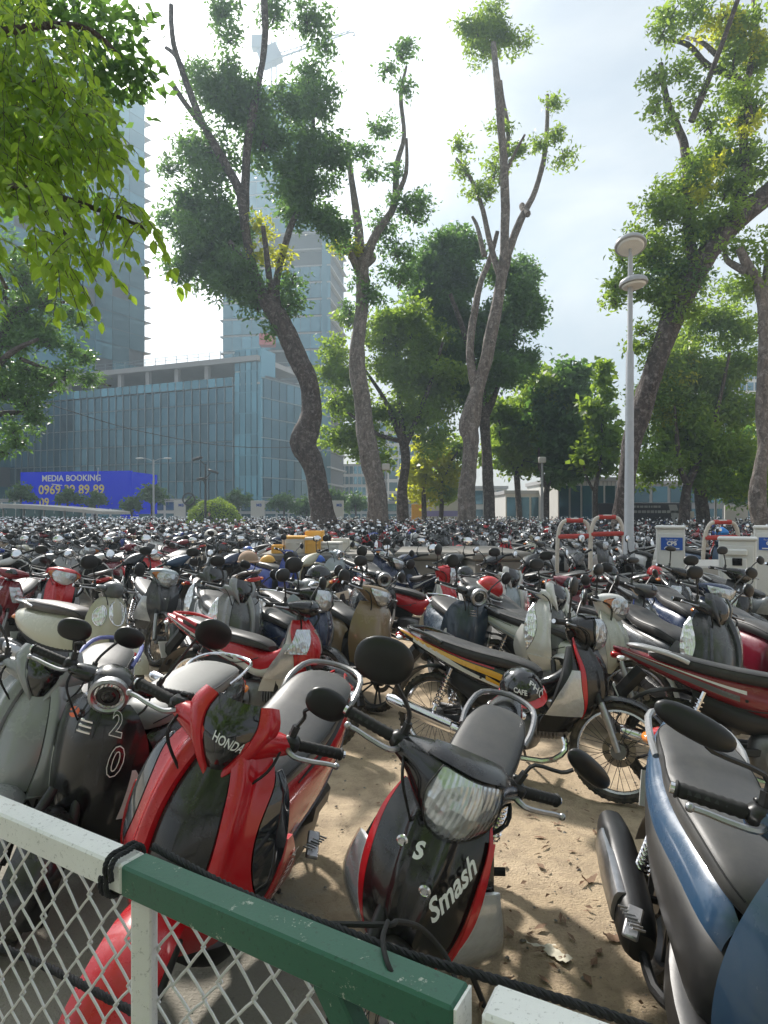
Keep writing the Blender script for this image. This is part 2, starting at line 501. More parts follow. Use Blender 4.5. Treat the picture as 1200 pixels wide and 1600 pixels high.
def beam(a, b, w, h, g=None, bev=0):
    """box between two points, w across, h in the other direction"""
    a = Vector(a); b = Vector(b); d = b - a; q = d.to_track_quat('X', 'Z').to_matrix()
    return box((a + b) / 2, (d.length, w, h), g, bev, q)

def ellipsoid(c, r, g=None, n=12, m=8, rot=None, pw=1):
    g = g or G(); n = seg(n, 6); m = seg(m, 4); V = [Vector((0, 0, -r[2]))]; F = []
    for i in range(1, m):
        p = -PI / 2 + PI * i / m
        for j in range(n):
            a = 2 * PI * j / n
            V.append(Vector((r[0] * sgp(math.cos(p), pw) * sgp(math.cos(a), pw), r[1] * sgp(math.cos(p), pw) * sgp(math.sin(a), pw), r[2] * sgp(math.sin(p), pw))))
    V.append(Vector((0, 0, r[2])))
    for j in range(n): F.append((0, 1 + (j + 1) % n, 1 + j)); F.append((len(V) - 1, 1 + (m - 2) * n + j, 1 + (m - 2) * n + (j + 1) % n))
    for i in range(m - 2):
        for j in range(n):
            a = 1 + i * n + j; b = 1 + i * n + (j + 1) % n; F.append((a, b, b + n, a + n))
    if rot is not None: V = [rot @ v for v in V]
    return g.add([Vector(c) + v for v in V], F)

_dg = None
def text_geo(s, size=1., outline=0., bold=0.):
    cu = bpy.data.curves.new('text', 'FONT'); cu.body = s; cu.size = size; cu.align_x = 'CENTER'; cu.align_y = 'CENTER'
    cu.resolution_u = 3; cu.offset = bold
    o = bpy.data.objects.new('text', cu); COL.objects.link(o)
    bpy.context.view_layer.update()
    me = o.evaluated_get(bpy.context.evaluated_depsgraph_get()).to_mesh()
    g = G(); g.v = [tuple(v.co) for v in me.vertices]; g.f = [tuple(p.vertices) for p in me.polygons]
    o.to_mesh_clear(); bpy.data.objects.remove(o); bpy.data.curves.remove(cu)
    return g

def text_on(S, s, size, u, v, du, dv, ref=(0, 0, .5), off=.002, rot=0, shear=0, bold=0):
    """text laid on a surface: its x runs along u scaled du, its y along v scaled dv"""
    g = text_geo(s, size, bold=bold); ref = Vector(ref); out = []
    ca, sa = math.cos(rot), math.sin(rot)
    for x, y, _ in g.v:
        x += shear * y; x, y = x * ca - y * sa, x * sa + y * ca
        a, b = u + x * du, v + y * dv; p = S(a, b); e = 1e-3
        n = (S(a + e, b) - S(a - e, b)).cross(S(a, b + e) - S(a, b - e)); n.normalize()
        if n.dot(p - ref) < 0: n = -n
        out.append(p + n * off)
    g.v = [tuple(p) for p in out]; return g

def flat_text(s, size, loc, xdir, ydir, bold=0):
    g = text_geo(s, size, bold=bold); X = Vector(xdir).normalized(); Y = Vector(ydir).normalized(); c = Vector(loc)
    g.v = [tuple(c + X * x + Y * y) for x, y, _ in g.v]; return g

# ------------------------------------------------------------------ objects
def link(name, data, parent=None):
    o = bpy.data.objects.new(name, data); COL.objects.link(o)
    if parent is not None: o.parent = parent
    return o
def obj(name, g, mat, parent=None, smooth=38, col=None, kind=None, label=None):
    o = link(name, mesh_of(name, g, mat, smooth), parent)
    if col: o.color = (*col, 1)
    if kind: o['kind'] = kind
    if label: o['label'] = label
    return o
def tag(o, label, cat, group=None):
    o['label'] = label; o['category'] = cat
    if group: o['group'] = group
    return o
def thing(name, label, cat, loc=(0, 0, 0), rot=(0, 0, 0), group=None):
    o = link(name, None); o.location = loc; o.rotation_euler = rot; o.empty_display_size = .1
    return tag(o, label, cat, group)

# ------------------------------------------------------------------ motorbikes: forward is +x, up is +z, origin on the ground between the wheels
STEER_P = Vector((.36, 0, .92))
STEER_AX = Vector((-.44, 0, .90)).normalized()
def steer_m(a):
    return Matrix.Translation(STEER_P) @ Matrix.Rotation(a, 4, STEER_AX) @ Matrix.Translation(-STEER_P)

def apronS(tab, p=1.8):
    """rows from top to bottom: (z, x at centre, half width, sweep back at the edge)"""
    def S(t_, v):
        z, x, w, s = crom(tab, v)
        a = abs(t_); k = max(0., a - 1)
        return Vector((x - s * min(a, 1) ** p - k * .42, math.copysign(w * (min(a, 1) + k * .12), t_), z))
    return S

def wheel(B, pre, xf, Rw, tw, steer, style, brake=True, hero=False):
    c = (xf, 0, Rw)
    prof = [(-.052, -tw * .42), (-.030, -tw), (-.012, -tw * .86), (-.002, -tw * .45), (0, 0), (-.002, tw * .45), (-.012, tw * .86), (-.030, tw), (-.052, tw * .42)]
    g = ring(c, Rw, prof, 40)
    if Q >= .9:      # tread blocks
        for i in range(44):
            a = 2 * PI * i / 44
            for s in (-1, 1):
                q = Matrix.Rotation(-a, 3, 'Y')
                p = Vector(c) + q @ Vector((Rw - .0045, s * tw * .52, 0))
                box(p, (.008, tw * .42, .018), g, 0, q)
    T = B.part(pre + '_wheel', g, 'tyre', steer=steer)
    ri = Rw - .048
    prof = [(-.012, -tw * .5), (.004, -tw * .52), (.006, -tw * .40), (-.006, -tw * .3), (-.006, tw * .3), (.006, tw * .40), (.004, tw * .52), (-.012, tw * .5), (-.016, 0)]
    B.part('rim', ring(c, ri, prof, 36), 'chrome' if style == 'spoke' else 'steel_dark', steer=steer, parent=T)
    if Q < .9: return T
    g = disc(c, .045, .10, 16); disc(c, .014, .17, 8, g)
    if style == 'spoke':
        B.part('hub', g, 'engine_alloy', steer=steer, parent=T)
        gs = []
        for i in range(36):
            a = 2 * PI * i / 36; s = 1 if i % 2 else -1; b = a + (.45 if (i // 2) % 2 else -.45)
            p0 = (xf + .04 * math.cos(b), s * .03, Rw + .04 * math.sin(b)); p1 = (xf + (ri - .01) * math.cos(a), s * .004, Rw + (ri - .01) * math.sin(a))
            gs.append(tube([p0, p1], .0016, 4))
        if hero:
            for q in gs: B.part('spoke', q, 'steel_dark', steer=steer, parent=T)
        else:
            q = G()
            for s in gs: q.merge(s)
            B.part('spokes', q, 'steel_dark', steer=steer, parent=T)
    else:
        for i in range(5):
            a = 2 * PI * i / 5
            for k in (-.16, .16):
                tube([(xf + .03 * math.cos(a), 0, Rw + .03 * math.sin(a)), (xf + (ri - .01) * math.cos(a + k), 0, Rw + (ri - .01) * math.sin(a + k))], .009, 5, g)
        B.part('hub', g, 'steel_dark', steer=steer, parent=T)
    if brake:
        g = ring((xf, .055, Rw), .085, [(-.028, -.002), (.012, -.002), (.012, .002), (-.028, .002)], 28)
        B.part('brake_disc', g, 'rust_disc', steer=steer, parent=T)
    return T

def fender(xf, Rw, a0, a1, w=.062, gap=.03, flare=.012, peak=0):
    def S(u, v):
        a = R(a0 + (a1 - a0) * v); r = Rw + gap + peak * v * v - flare * u * u - .03 * max(0, abs(u) - .55)
        return Vector((xf + r * math.cos(a), w * u * (1 - .35 * v * v), Rw + r * math.sin(a)))
    return patch(S, -1, 1, 0, 1, 8, 14, 0, .005, (xf, 0, Rw))

MESHC = {}
class Bike:
    def __init__(s): s.parts = []
    def part(s, name, g, mat, ck=None, steer=False, parent=None, smooth=38):
        s.parts.append([name, g, mat, ck, steer, parent, smooth, None]); return len(s.parts) - 1
    def place(s, label, x, y, yaw, colors, lean=9, steer=25, group=None, name='motorbike', cat='motorbike', scale=1., z=0.):
        root = thing(name, label, cat, (x, y, z), group=group)
        root.rotation_euler = (Matrix.Rotation(R(yaw), 4, 'Z') @ Matrix.Rotation(R(-lean), 4, 'X')).to_euler()
        root.scale = (scale,) * 3
        M = steer_m(R(steer)); out = []
        for p in s.parts:
            if p[7] is None: p[7] = mesh_of(p[0], p[1], p[2], p[6])
            par = out[p[5]] if p[5] is not None else root
            o = bpy.data.objects.new(p[0], p[7]); COL.objects.link(o); o.parent = par
            if p[4] and p[5] is None: o.matrix_local = M
            c = colors.get(p[3], p[3]) if isinstance(p[3], str) else p[3]
            if c is not None and not isinstance(c, str): o.color = (*c, 1)
            out.append(o)
        return root, out

BLK = (.009, .009, .010)
SEAT = (.016, .016, .018)

def handlebar(B, style='std', mirror='oval', lever='alloy', low=0., mside=(1, -1), msize=1., mspread=0., mspec=None):
    z0 = .99
    g = tube([(.355, -.12, z0), (.325, -.22, z0 + .005), (.285, -.33, z0)], .011, 8, smooth=2)
    tube([(.355, .12, z0), (.325, .22, z0 + .005), (.285, .33, z0)], .011, 8, g, smooth=2); tube([(.355, -.12, z0), (.355, .12, z0)], .011, 6, g)
    tube([(.36, 0, z0 - .02), (.38, 0, .78)], .03, 8, g)
    H = B.part('handlebar', g, 'steel_dark', steer=True)
    for s in (1, -1):
        g = G(); n = 15 if Q >= .9 else 3; pts = []; rs = []
        a, b = Vector((.322, s * .215, z0 + .004)), Vector((.272, s * .345, z0 - .002))
        for i in range(n):
            pts.append(a.lerp(b, i / (n - 1))); rs.append(.0185 if (i % 2 or n == 3) else .0165)
        pts.append(a.lerp(b, 1.03)); rs.append(.021); pts.append(a.lerp(b, 1.06)); rs.append(.019)
        tube(pts, rs, 10, g); B.part('grip', g, 'rubber', steer=True, parent=H)
        if Q >= .9:
            B.part('bar_end', tube([a.lerp(b, 1.06), a.lerp(b, 1.13)], .0135, 10), 'chrome', steer=True, parent=H)
            box((.335, s * .19, z0 + .004), (.055, .05, .052), None)
            g = box((.330, s * .19, z0 + .004), (.05, .055, .05), None, .012); box((.312, s * .185, z0 + .032), (.02, .025, .014), g, .004)
            B.part('switch_box', g, 'black_plastic', steer=True, parent=H)
        g = tube([(.352, s * .185, z0 - .005), (.375, s * .215, z0 - .012), (.365, s * .27, z0 - .012), (.350, s * .315, z0 - .010), (.346, s * .345, z0 - .009)], [.010, .008, .0075, .007, .007], 6, smooth=3)
        if Q >= .9: ellipsoid((.345, s * .348, z0 - .009), (.011, .011, .011), g, 8, 6)
        B.part('brake_lever', g, lever if lever == 'alloy' else 'steel_dark', steer=True, parent=H)
    for s in mside:
        ms = mspread; dz = 0.; mtype = mirror
        roll = 0
        if mspec and s in mspec: mtype, ms, dz, roll = (tuple(mspec[s]) + (0,))[:4]
        g = tube([(.33, s * .185, z0 + .02), (.332, s * .19, z0 + .065)], .013, 6)
        tube([(.332, s * .19, z0 + .06), (.335, s * .205, z0 + .10), (.345, s * (.25 + ms), z0 + .165 + dz), (.352, s * (.275 + ms), z0 + .19 + dz)], .0065, 6, g, smooth=3)
        B.part('mirror_stem', g, 'steel_dark', steer=True, parent=H)
        c = Vector((.362, s * (.31 + ms), z0 + .215 + dz))
        q = Matrix.Rotation(R(-s * 12 + roll), 3, 'X') @ Matrix.Rotation(R(s * 10), 3, 'Z')
        if mtype == 'round': r = (.020, .060, .060); pw = 1
        elif mtype == 'big': r = (.024, .085, .068); pw = .9
        elif mtype == 'wing': r = (.024, .092, .031); pw = .85
        else: r = (.022, .070, .048); pw = .85
        r = tuple(k * msize for k in r)
        g = ellipsoid(c, r, None, 20, 12, q, pw); Mi = B.part('mirror', g, 'black_plastic', steer=True, parent=H)
        g = ellipsoid(c + q @ Vector((-.014, 0, 0)), (.012, r[1] * .88, r[2] * .88), None, 18, 8, q, pw)
        B.part('mirror_glass', g, 'mirror_glass', steer=True, parent=H)
    return H

def cables(B, n=3):
    if Q < .9: return
    g = G(); r2 = random.Random(5)
    for s in (1, -1):
        for k in range(n):
            j = r2.uniform(-.02, .02)
            tube([(.35, s * .17, .985), (.43 + j, s * (.15 + j), .93 + j), (.42 + j, s * .09, .84), (.38, s * .04, .74 + j)], .0032, 5, g, smooth=4)
    B.part('cables', g, 'rubber', steer=True)

def lamp_patch(B, S, h, v0, v1, parent, ref, off=.004, name='headlight', steer=True, mat='reflector', bez=True):
    """a lens let into a cowl; h(w) is its half width in u"""
    f0 = lambda w: .5 - h(w); f1 = lambda w: .5 + h(w)
    hl = B.part(name, patch(S, f0, f1, v0, v1, 10, 12, off, .012, ref), mat, steer=steer, parent=parent)
    if bez and Q >= .9:
        B.part('lens', patch(S, f0, f1, v0, v1, 10, 12, off + .006, .002, ref), 'clear_lens', steer=steer, parent=parent)
        rim = [S(f0(i / 14), v0 + (v1 - v0) * i / 14) for i in range(15)] + [S(f1(i / 14), v0 + (v1 - v0) * i / 14) for i in range(14, -1, -1)]
        rim.append(rim[0]); R0 = Vector(ref)
        rim = [p + (p - R0).normalized() * (off + .004) for p in rim]
        B.part('lens_seal', tube(rim, .0028, 5), 'rubber', steer=steer, parent=parent)
    return hl

def plate(B, x, z, tilt=-25):
    q = Matrix.Rotation(R(tilt), 3, 'Y')
    P_ = B.part('number_plate', box((x, 0, z), (.005, .19, .14), None, 0, q), 'plate_white')
    if Q >= .9:
        g = G()
        for row, zz in ((('59', 'K1'), .03), (('482', '17'), -.03)):
            t_ = text_geo('-'.join(row) if zz > 0 else '.'.join(row), .058)
            for a, b, _ in t_.v: pass
            t_.v = [tuple(Vector((x, 0, z)) + q @ Vector((-.0035, -a, b + zz))) for a, b, _ in t_.v]; g.merge(t_)
        # the characters of plates cannot be read in the photograph: pressed marks only
    return P_

def rear_common(B, xr, Rw, tail, zt, wide=.1):
    g = patch(lambda u, v: Vector((xr + (Rw + .06) * math.cos(R(60 + 105 * v)), .075 * u, Rw + (Rw + .06) * math.sin(R(60 + 105 * v)) - .015 * u * u)), -1, 1, 0, 1, 6, 10, 0, .005, (xr, 0, Rw))
    tube([(tail + .12, 0, zt - .08), (tail + .0, 0, zt - .22), (tail - .03, 0, zt - .36)], [.05, .05, .035], 6, g)
    B.part('rear_fender', g, 'black_plastic')
    plate(B, tail - .02, zt - .24)

def grab_rail(B, pts, r=.011, mat='black_plastic', ck=None):
    p = [(x, y, z) for x, y, z in pts]; q = p + [(x, -y, z) for x, y, z in p[::-1] if y > .001]
    B.part('grab_rail', tube(q, r, 8, smooth=3), mat, ck)

def shock(B, x0, z0, x1, z1, y):
    if Q < .9: return
    g = G()
    for s in (1, -1):
        a = Vector((x0, s * y, z0)); b = Vector((x1, s * y, z1)); d = (b - a); L_ = d.length; d.normalize(); X = d.cross(Vector((0, 1, 0))); Y = Vector((0, 1, 0))
        pts = [a + d * L_ * (.1 + .75 * i / 72) + (X * math.cos(i * PI / 4) + Y * math.sin(i * PI / 4)) * .026 for i in range(73)]
        tube(pts, .0045, 5, g); tube([a, b], .012, 6, g)
    B.part('shock_absorber', g, 'chrome')

def underbone(sty='wave', hero=False, head_shape=0, style_side=0, mirror='big', disk=True, wheelstyle='spoke', mside=(1, -1), mspec=None):
    B = Bike(); Rw = .285; xf = .64; xr = -.61
    wheel(B, 'front', xf, Rw, .036, True, wheelstyle, disk, hero); wheel(B, 'rear', xr, Rw, .042, False, wheelstyle, False)
    B.part('front_fender', fender(xf, Rw, 12, 168, .058, .032, .012, .0), 'paint', 'F', steer=True)
    g = G()
    for s in (1, -1): tube([(.53, s * .068, .54), (.48, s * .062, .64)], .021, 10, g)
    B.part('fork', g, 'black_plastic', steer=True)
    g = G()
    for s in (1, -1): tube([(xf, s * .072, Rw), (.575, s * .072, .45), (.53, s * .068, .55)], [.017, .021, .021], 10, g)
    B.part('fork_slider', g, 'alloy', steer=True)
    # engine, exhaust, frame bits
    g = ellipsoid((-.03, 0, .30), (.18, .11, .125), None, 16, 10, None, .6); loft([(.10, 0, .335, .06, .055), (.32, 0, .36, .06, .055)], 'x', 4, 3, 12, g)
    if Q >= .9:
        for i in range(7): loft([(.13 + i * .024, 0, .34 + i * .003, .075, .07), (.137 + i * .024, 0, .34 + i * .003, .075, .07)], 'x', 5, 1, 12, g)
    disc((-.02, .105, .30), .085, .03, 20, g, .07); disc((-.04, -.105, .29), .095, .03, 20, g, .08)
    B.part('engine', g, 'engine_alloy')
    g = tube([(.30, -.02, .33), (.34, -.06, .24), (.22, -.12, .16), (-.15, -.14, .17), (-.32, -.145, .23)], .018, 8, smooth=3)
    Ex = B.part('exhaust', loft([(-.28, -.145, .225, .030, .030), (-.36, -.15, .245, .044, .044), (-.82, -.165, .345, .046, .046), (-.90, -.168, .362, .034, .034)], 'x', 2, 8, 14, g), 'chrome')
    if Q >= .9: B.part('heat_shield', loft([(-.38, -.172, .262, .032, .040), (-.75, -.185, .342, .032, .040)], 'x', 3, 4, 12), 'chrome' if sty != 'sport' else 'black_plastic', parent=Ex)
    g = G()
    for s in (1, -1): beam((-.10, s * .085, .32), (xr, s * .085, Rw), .022, .045, g, .006)
    tube([(-.05, .0, .42), (-.45, .0, .64)], .03, 6, g); box((-.36, .10, .30), (.55, .03, .11), g, .02)
    B.part('swing_arm', g, 'steel_dark')
    shock(B, -.56, .33, -.44, .63, .115)
    g = tube([(-.02, .09, .28), (-.03, .275, .046)], .010, 6); tube([(.0, -.22, .27), (.0, .22, .27)], .009, 6, g)
    B.part('kickstand', g, 'steel_dark')
    for s in (1, -1):
        B.part('footrest', tube([(0, s * .13, .27), (0, s * .24, .275)], .017, 8), 'rubber')
        if Q >= .9: B.part('pillion_footrest', tube([(-.30, s * .10, .34), (-.33, s * .20, .37)], .016, 8), 'rubber')
    g = loft([(-.05, 0, .47, .05, .06), (-.25, 0, .50, .09, .10), (-.50, 0, .60, .08, .08)], 'x', 3, 6, 12)
    B.part('inner_frame', g, 'black_plastic')
    # body
    tab = [(.36, 0, .74, .055, .06), (.22, 0, .60, .060, .075), (.08, 0, .545, .085, .10), (-.10, 0, .60, .115, .105), (-.35, 0, .655, .128, .085), (-.62, 0, .735, .115, .060), (-.86, 0, .815, .070, .032), (-.95, 0, .845, .03, .014)]
    Sb = loftS(tab, 'x', 2.8)
    Bd = B.part('body_cowl', loft(tab, 'x', 2.8, 26, 18), 'paint', 'A')
    if Q >= .9:
        st = {0: [('B', .50, .96, (.005, .055), (.03, .055)), ('C', .52, .90, (-.05, -.02), (-.005, .02))],
              1: [('B', .42, .97, (-.02, .03), (.015, .05)), ('C', .46, .88, (-.075, -.03), (-.04, -.01)), ('D', .60, .93, (.055, .075), (.065, .08))],
              2: [('B', .18, .95, (-.20, .03), (-.05, .045)), ('D', .40, .80, (-.13, -.02), (-.115, .0)), ('C', .45, .80, (-.05, -.025), (-.03, -.0)), ('C', .70, .9, (-.01, .005), (.0, .015))],
              3: [('B', .28, .80, (-.07, -.03), (-.06, .035)), ('C', .40, .92, (.0, .01), (.045, .07)), ('D', .45, .97, (.065, .075), (.085, .09)), ('C', .30, .48, (-.045, -.03), (-.04, .0))]}[style_side]
        for ck, a, b, lo, hi in st:
            for s in (1, -1):
                fS = (lambda u, v: Sb(v, u)) 
                g = patch(fS, (lambda w, l=lo, h=hi: l[0] + (l[1] - l[0]) * w), (lambda w, l=lo, h=hi: h[0] + (h[1] - h[0]) * w) , a, b, 4, 18, .0015, .003, (-.3, 0, .65))
                B.part('side_stripe', g if s == 1 else g.mirror(), 'paint', ck, parent=Bd)
    st = [(.14, 0, .665, .05, .02), (.08, 0, .690, .095, .035), (-.06, 0, .715, .125, .045), (-.25, 0, .735, .135, .048), (-.42, 0, .762, .138, .048), (-.58, 0, .795, .130, .044), (-.70, 0, .815, .100, .034), (-.745, 0, .822, .055, .018)]
    g = loft(st, 'x', 2.9, 22, 20)
    Se = B.part('seat', g, 'seat_vinyl', 'S')
    if Q >= .9:
        Ss = loftS(st, 'x', 2.9)
        for s in (1, -1):
            g = tube([Ss(.05 + .9 * i / 22, .055) for i in range(23)], .003, 5)
            B.part('seat_piping', g if s == 1 else g.mirror(), 'rubber', parent=Se)
    grab_rail(B, [(-.52, .135, .79), (-.62, .145, .83), (-.78, .12, .865), (-.86, .0, .87)], .013, 'paint' , 'G')
    g = ellipsoid((-.925, 0, .80), (.045, .055, .026), None, 14, 8, None, .8); B.part('tail_light', g, 'red_lens')
    for s in (1, -1):
        B.part('rear_indicator', ellipsoid((-.90, s * .075, .785), (.030, .022, .018), None, 10, 6), 'amber_lens' if head_shape else 'reflector')
    rear_common(B, xr, Rw, -.90, .80)
    # leg shield and front cover
    if sty == 'sport':
        at = [(.90, .40, .10, .04), (.82, .47, .16, .09), (.73, .52, .20, .13), (.64, .53, .225, .17), (.54, .49, .235, .20), (.45, .43, .225, .20), (.37, .36, .20, .17)]
    else:
        at = [(.93, .41, .13, .04), (.84, .475, .175, .08), (.74, .53, .205, .12), (.63, .545, .235, .17), (.53, .52, .25, .20), (.43, .45, .235, .20), (.34, .38, .20, .17)]
    Sa = apronS(at); ref = (.2, 0, .6)
    LS = B.part('leg_shield', patch(Sa, (lambda w: -1.02), (lambda w: -.0 - .42 * max(0, w - .62) / .38), 0, 1, 10, 22, -.012, .012, ref), 'paint' if sty != 'sport' else 'plastic', 'L')
    B.part('leg_shield', patch(Sa, (lambda w: .0 + .42 * max(0, w - .62) / .38), (lambda w: 1.02), 0, 1, 10, 22, -.012, .012, ref), 'paint', 'L')
    top = lambda w: .96 - .28 * w
    FC = B.part('front_cover', patch(Sa, (lambda w: -(.93 - .60 * w ** 1.15)), (lambda w: (.93 - .60 * w ** 1.15)), .02, .80, 40, 20, (lambda a, b: .008 + .012 * math.exp(-((abs(a - .5) - .20 + .12 * b) / .045) ** 2) * min(1, 4 * (1 - b)) - .005 * (abs(a - .5) < .12)), .014, ref), 'paint', 'A')
    for s in (1, -1):
        e = lambda w: .93 - .60 * w ** 1.15
        f = lambda w: e(w) + .02 + .10 * math.sin(PI * min(1, w * 1.05))
        g = patch(Sa, (lambda w: e(w) + .008), f, .02, .80, 4, 20, .008, .014, ref)
        B.part('edge_trim', g if s == 1 else g.mirror(), 'paint', 'E', parent=FC)
        g = patch(Sa, (lambda w: f((.34 + .44 * w - .02) / .78) + .01), (lambda w: 1.03 - .05 * abs(w - .5)), .34, .78, 6, 10, .006, .012, ref)
        B.part('front_indicator', g if s == 1 else g.mirror(), 'lens_white')
        if Q >= .9:
            g = patch(Sa, (lambda w: f((.34 + .44 * w - .02) / .78) + .01), (lambda w: 1.03 - .05 * abs(w - .5)), .34, .78, 6, 10, .011, .002, ref)
            B.part('indicator_lens', g if s == 1 else g.mirror(), 'clear_lens')
    if Q >= .9:
        g = G()
        for s in (1, -1):
            tube([(.10, s * .118, .60), (-.10, s * .122, .545), (-.35, s * .115, .575), (-.60, s * .10, .68)], .004, 5, g, smooth=3)
            disc((-.22, s * .120, .60), .009, .012, 10, g); disc((.02, s * .116, .56), .008, .012, 10, g)
        B.part('panel_seam', g, 'rubber', parent=Bd)
    # inner shield behind
    g = loft([(.86, .36, 0, .05, .09), (.70, .36, 0, .06, .15), (.50, .30, 0, .05, .17), (.36, .26, 0, .04, .12)], 'z', 3.5, 8, 14)
    B.part('inner_shield', g, 'black_plastic')
    B.Sa, B.ref, B.FC, B.Sb, B.Bd = Sa, ref, FC, Sb, Bd
    # handlebar with headlight cowl
    H = handlebar(B, mirror=mirror, mside=mside, mspec=mspec)
    if sty == 'sport':
        ct = [(-.20, .33, .985, .018, .018), (-.14, .36, .99, .05, .035), (-.07, .39, .985, .085, .055), (0, .40, .985, .10, .065), (.07, .39, .985, .085, .055), (.14, .36, .99, .05, .035), (.20, .33, .985, .018, .018)]
    else:
        ct = [(-.20, .33, .985, .020, .022), (-.15, .355, .985, .055, .045), (-.085, .395, .965, .095, .090), (0, .415, .955, .118, .108), (.085, .395, .965, .095, .090), (.15, .355, .985, .055, .045), (.20, .33, .985, .020, .022)]
    Sc = loftS(ct, 'y', 2.5); cref = (.38, 0, .96)
    fS = lambda u, v: Sc(u, v)
    CW = B.part('headlight_cowl', loft(ct, 'y', 2.5, 22, 20), 'paint', 'H', steer=True)
    B.Sc, B.cref, B.CW = Sc, cref, CW
    if sty == 'sport':
        g = patch(fS, (lambda w: .5 - .16 + .1 * w), (lambda w: .5 + .16 - .1 * w), .02, .16, 10, 6, .012, .006, cref)
        B.part('fly_screen', g, 'smoke_glass', steer=True, parent=CW)
        for s in (1, -1):
            g = patch(Sa, (lambda w: .18 + .25 * w), (lambda w: .75 + .20 * w), .16, .46, 8, 10, .022, .012, ref)
            B.part('headlight', g if s == 1 else g.mirror(), 'reflector')
            if Q >= .9:
                g = patch(Sa, (lambda w: .18 + .25 * w), (lambda w: .75 + .20 * w), .16, .46, 8, 10, .028, .002, ref)
                B.part('lens', g if s == 1 else g.mirror(), 'clear_lens')
    elif head_shape == 0:   # shield shaped lamp
        lamp_patch(B, fS, (lambda w: .03 + .185 * math.sin(min(1, w * 1.3) * PI / 2) - .12 * max(0, w - .6)), -.235, .135, CW, cref)
        g = patch(fS, (lambda w: .5 - .26 + .05 * w), (lambda w: .5 + .26 - .05 * w), .15, .27, 12, 6, .010, .01, cref)
        B.part('visor', g, 'paint', 'H', steer=True, parent=CW)
    else:                   # wide lamp with amber corners
        lamp_patch(B, fS, (lambda w: .22 + .13 * math.sin(w * PI)), -.12, .09, CW, cref)
        for s in (1, -1):
            g = patch(fS, (lambda w: .5 + .24 + .04 * math.sin(w * PI)), (lambda w: .5 + .29 + .10 * math.sin(w * PI)), -.10, .07, 4, 6, .009, .010, cref)
            B.part('front_indicator', g if s == 1 else g.mirror(), 'amber_lens', steer=True, parent=CW)
    cables(B)
    return B

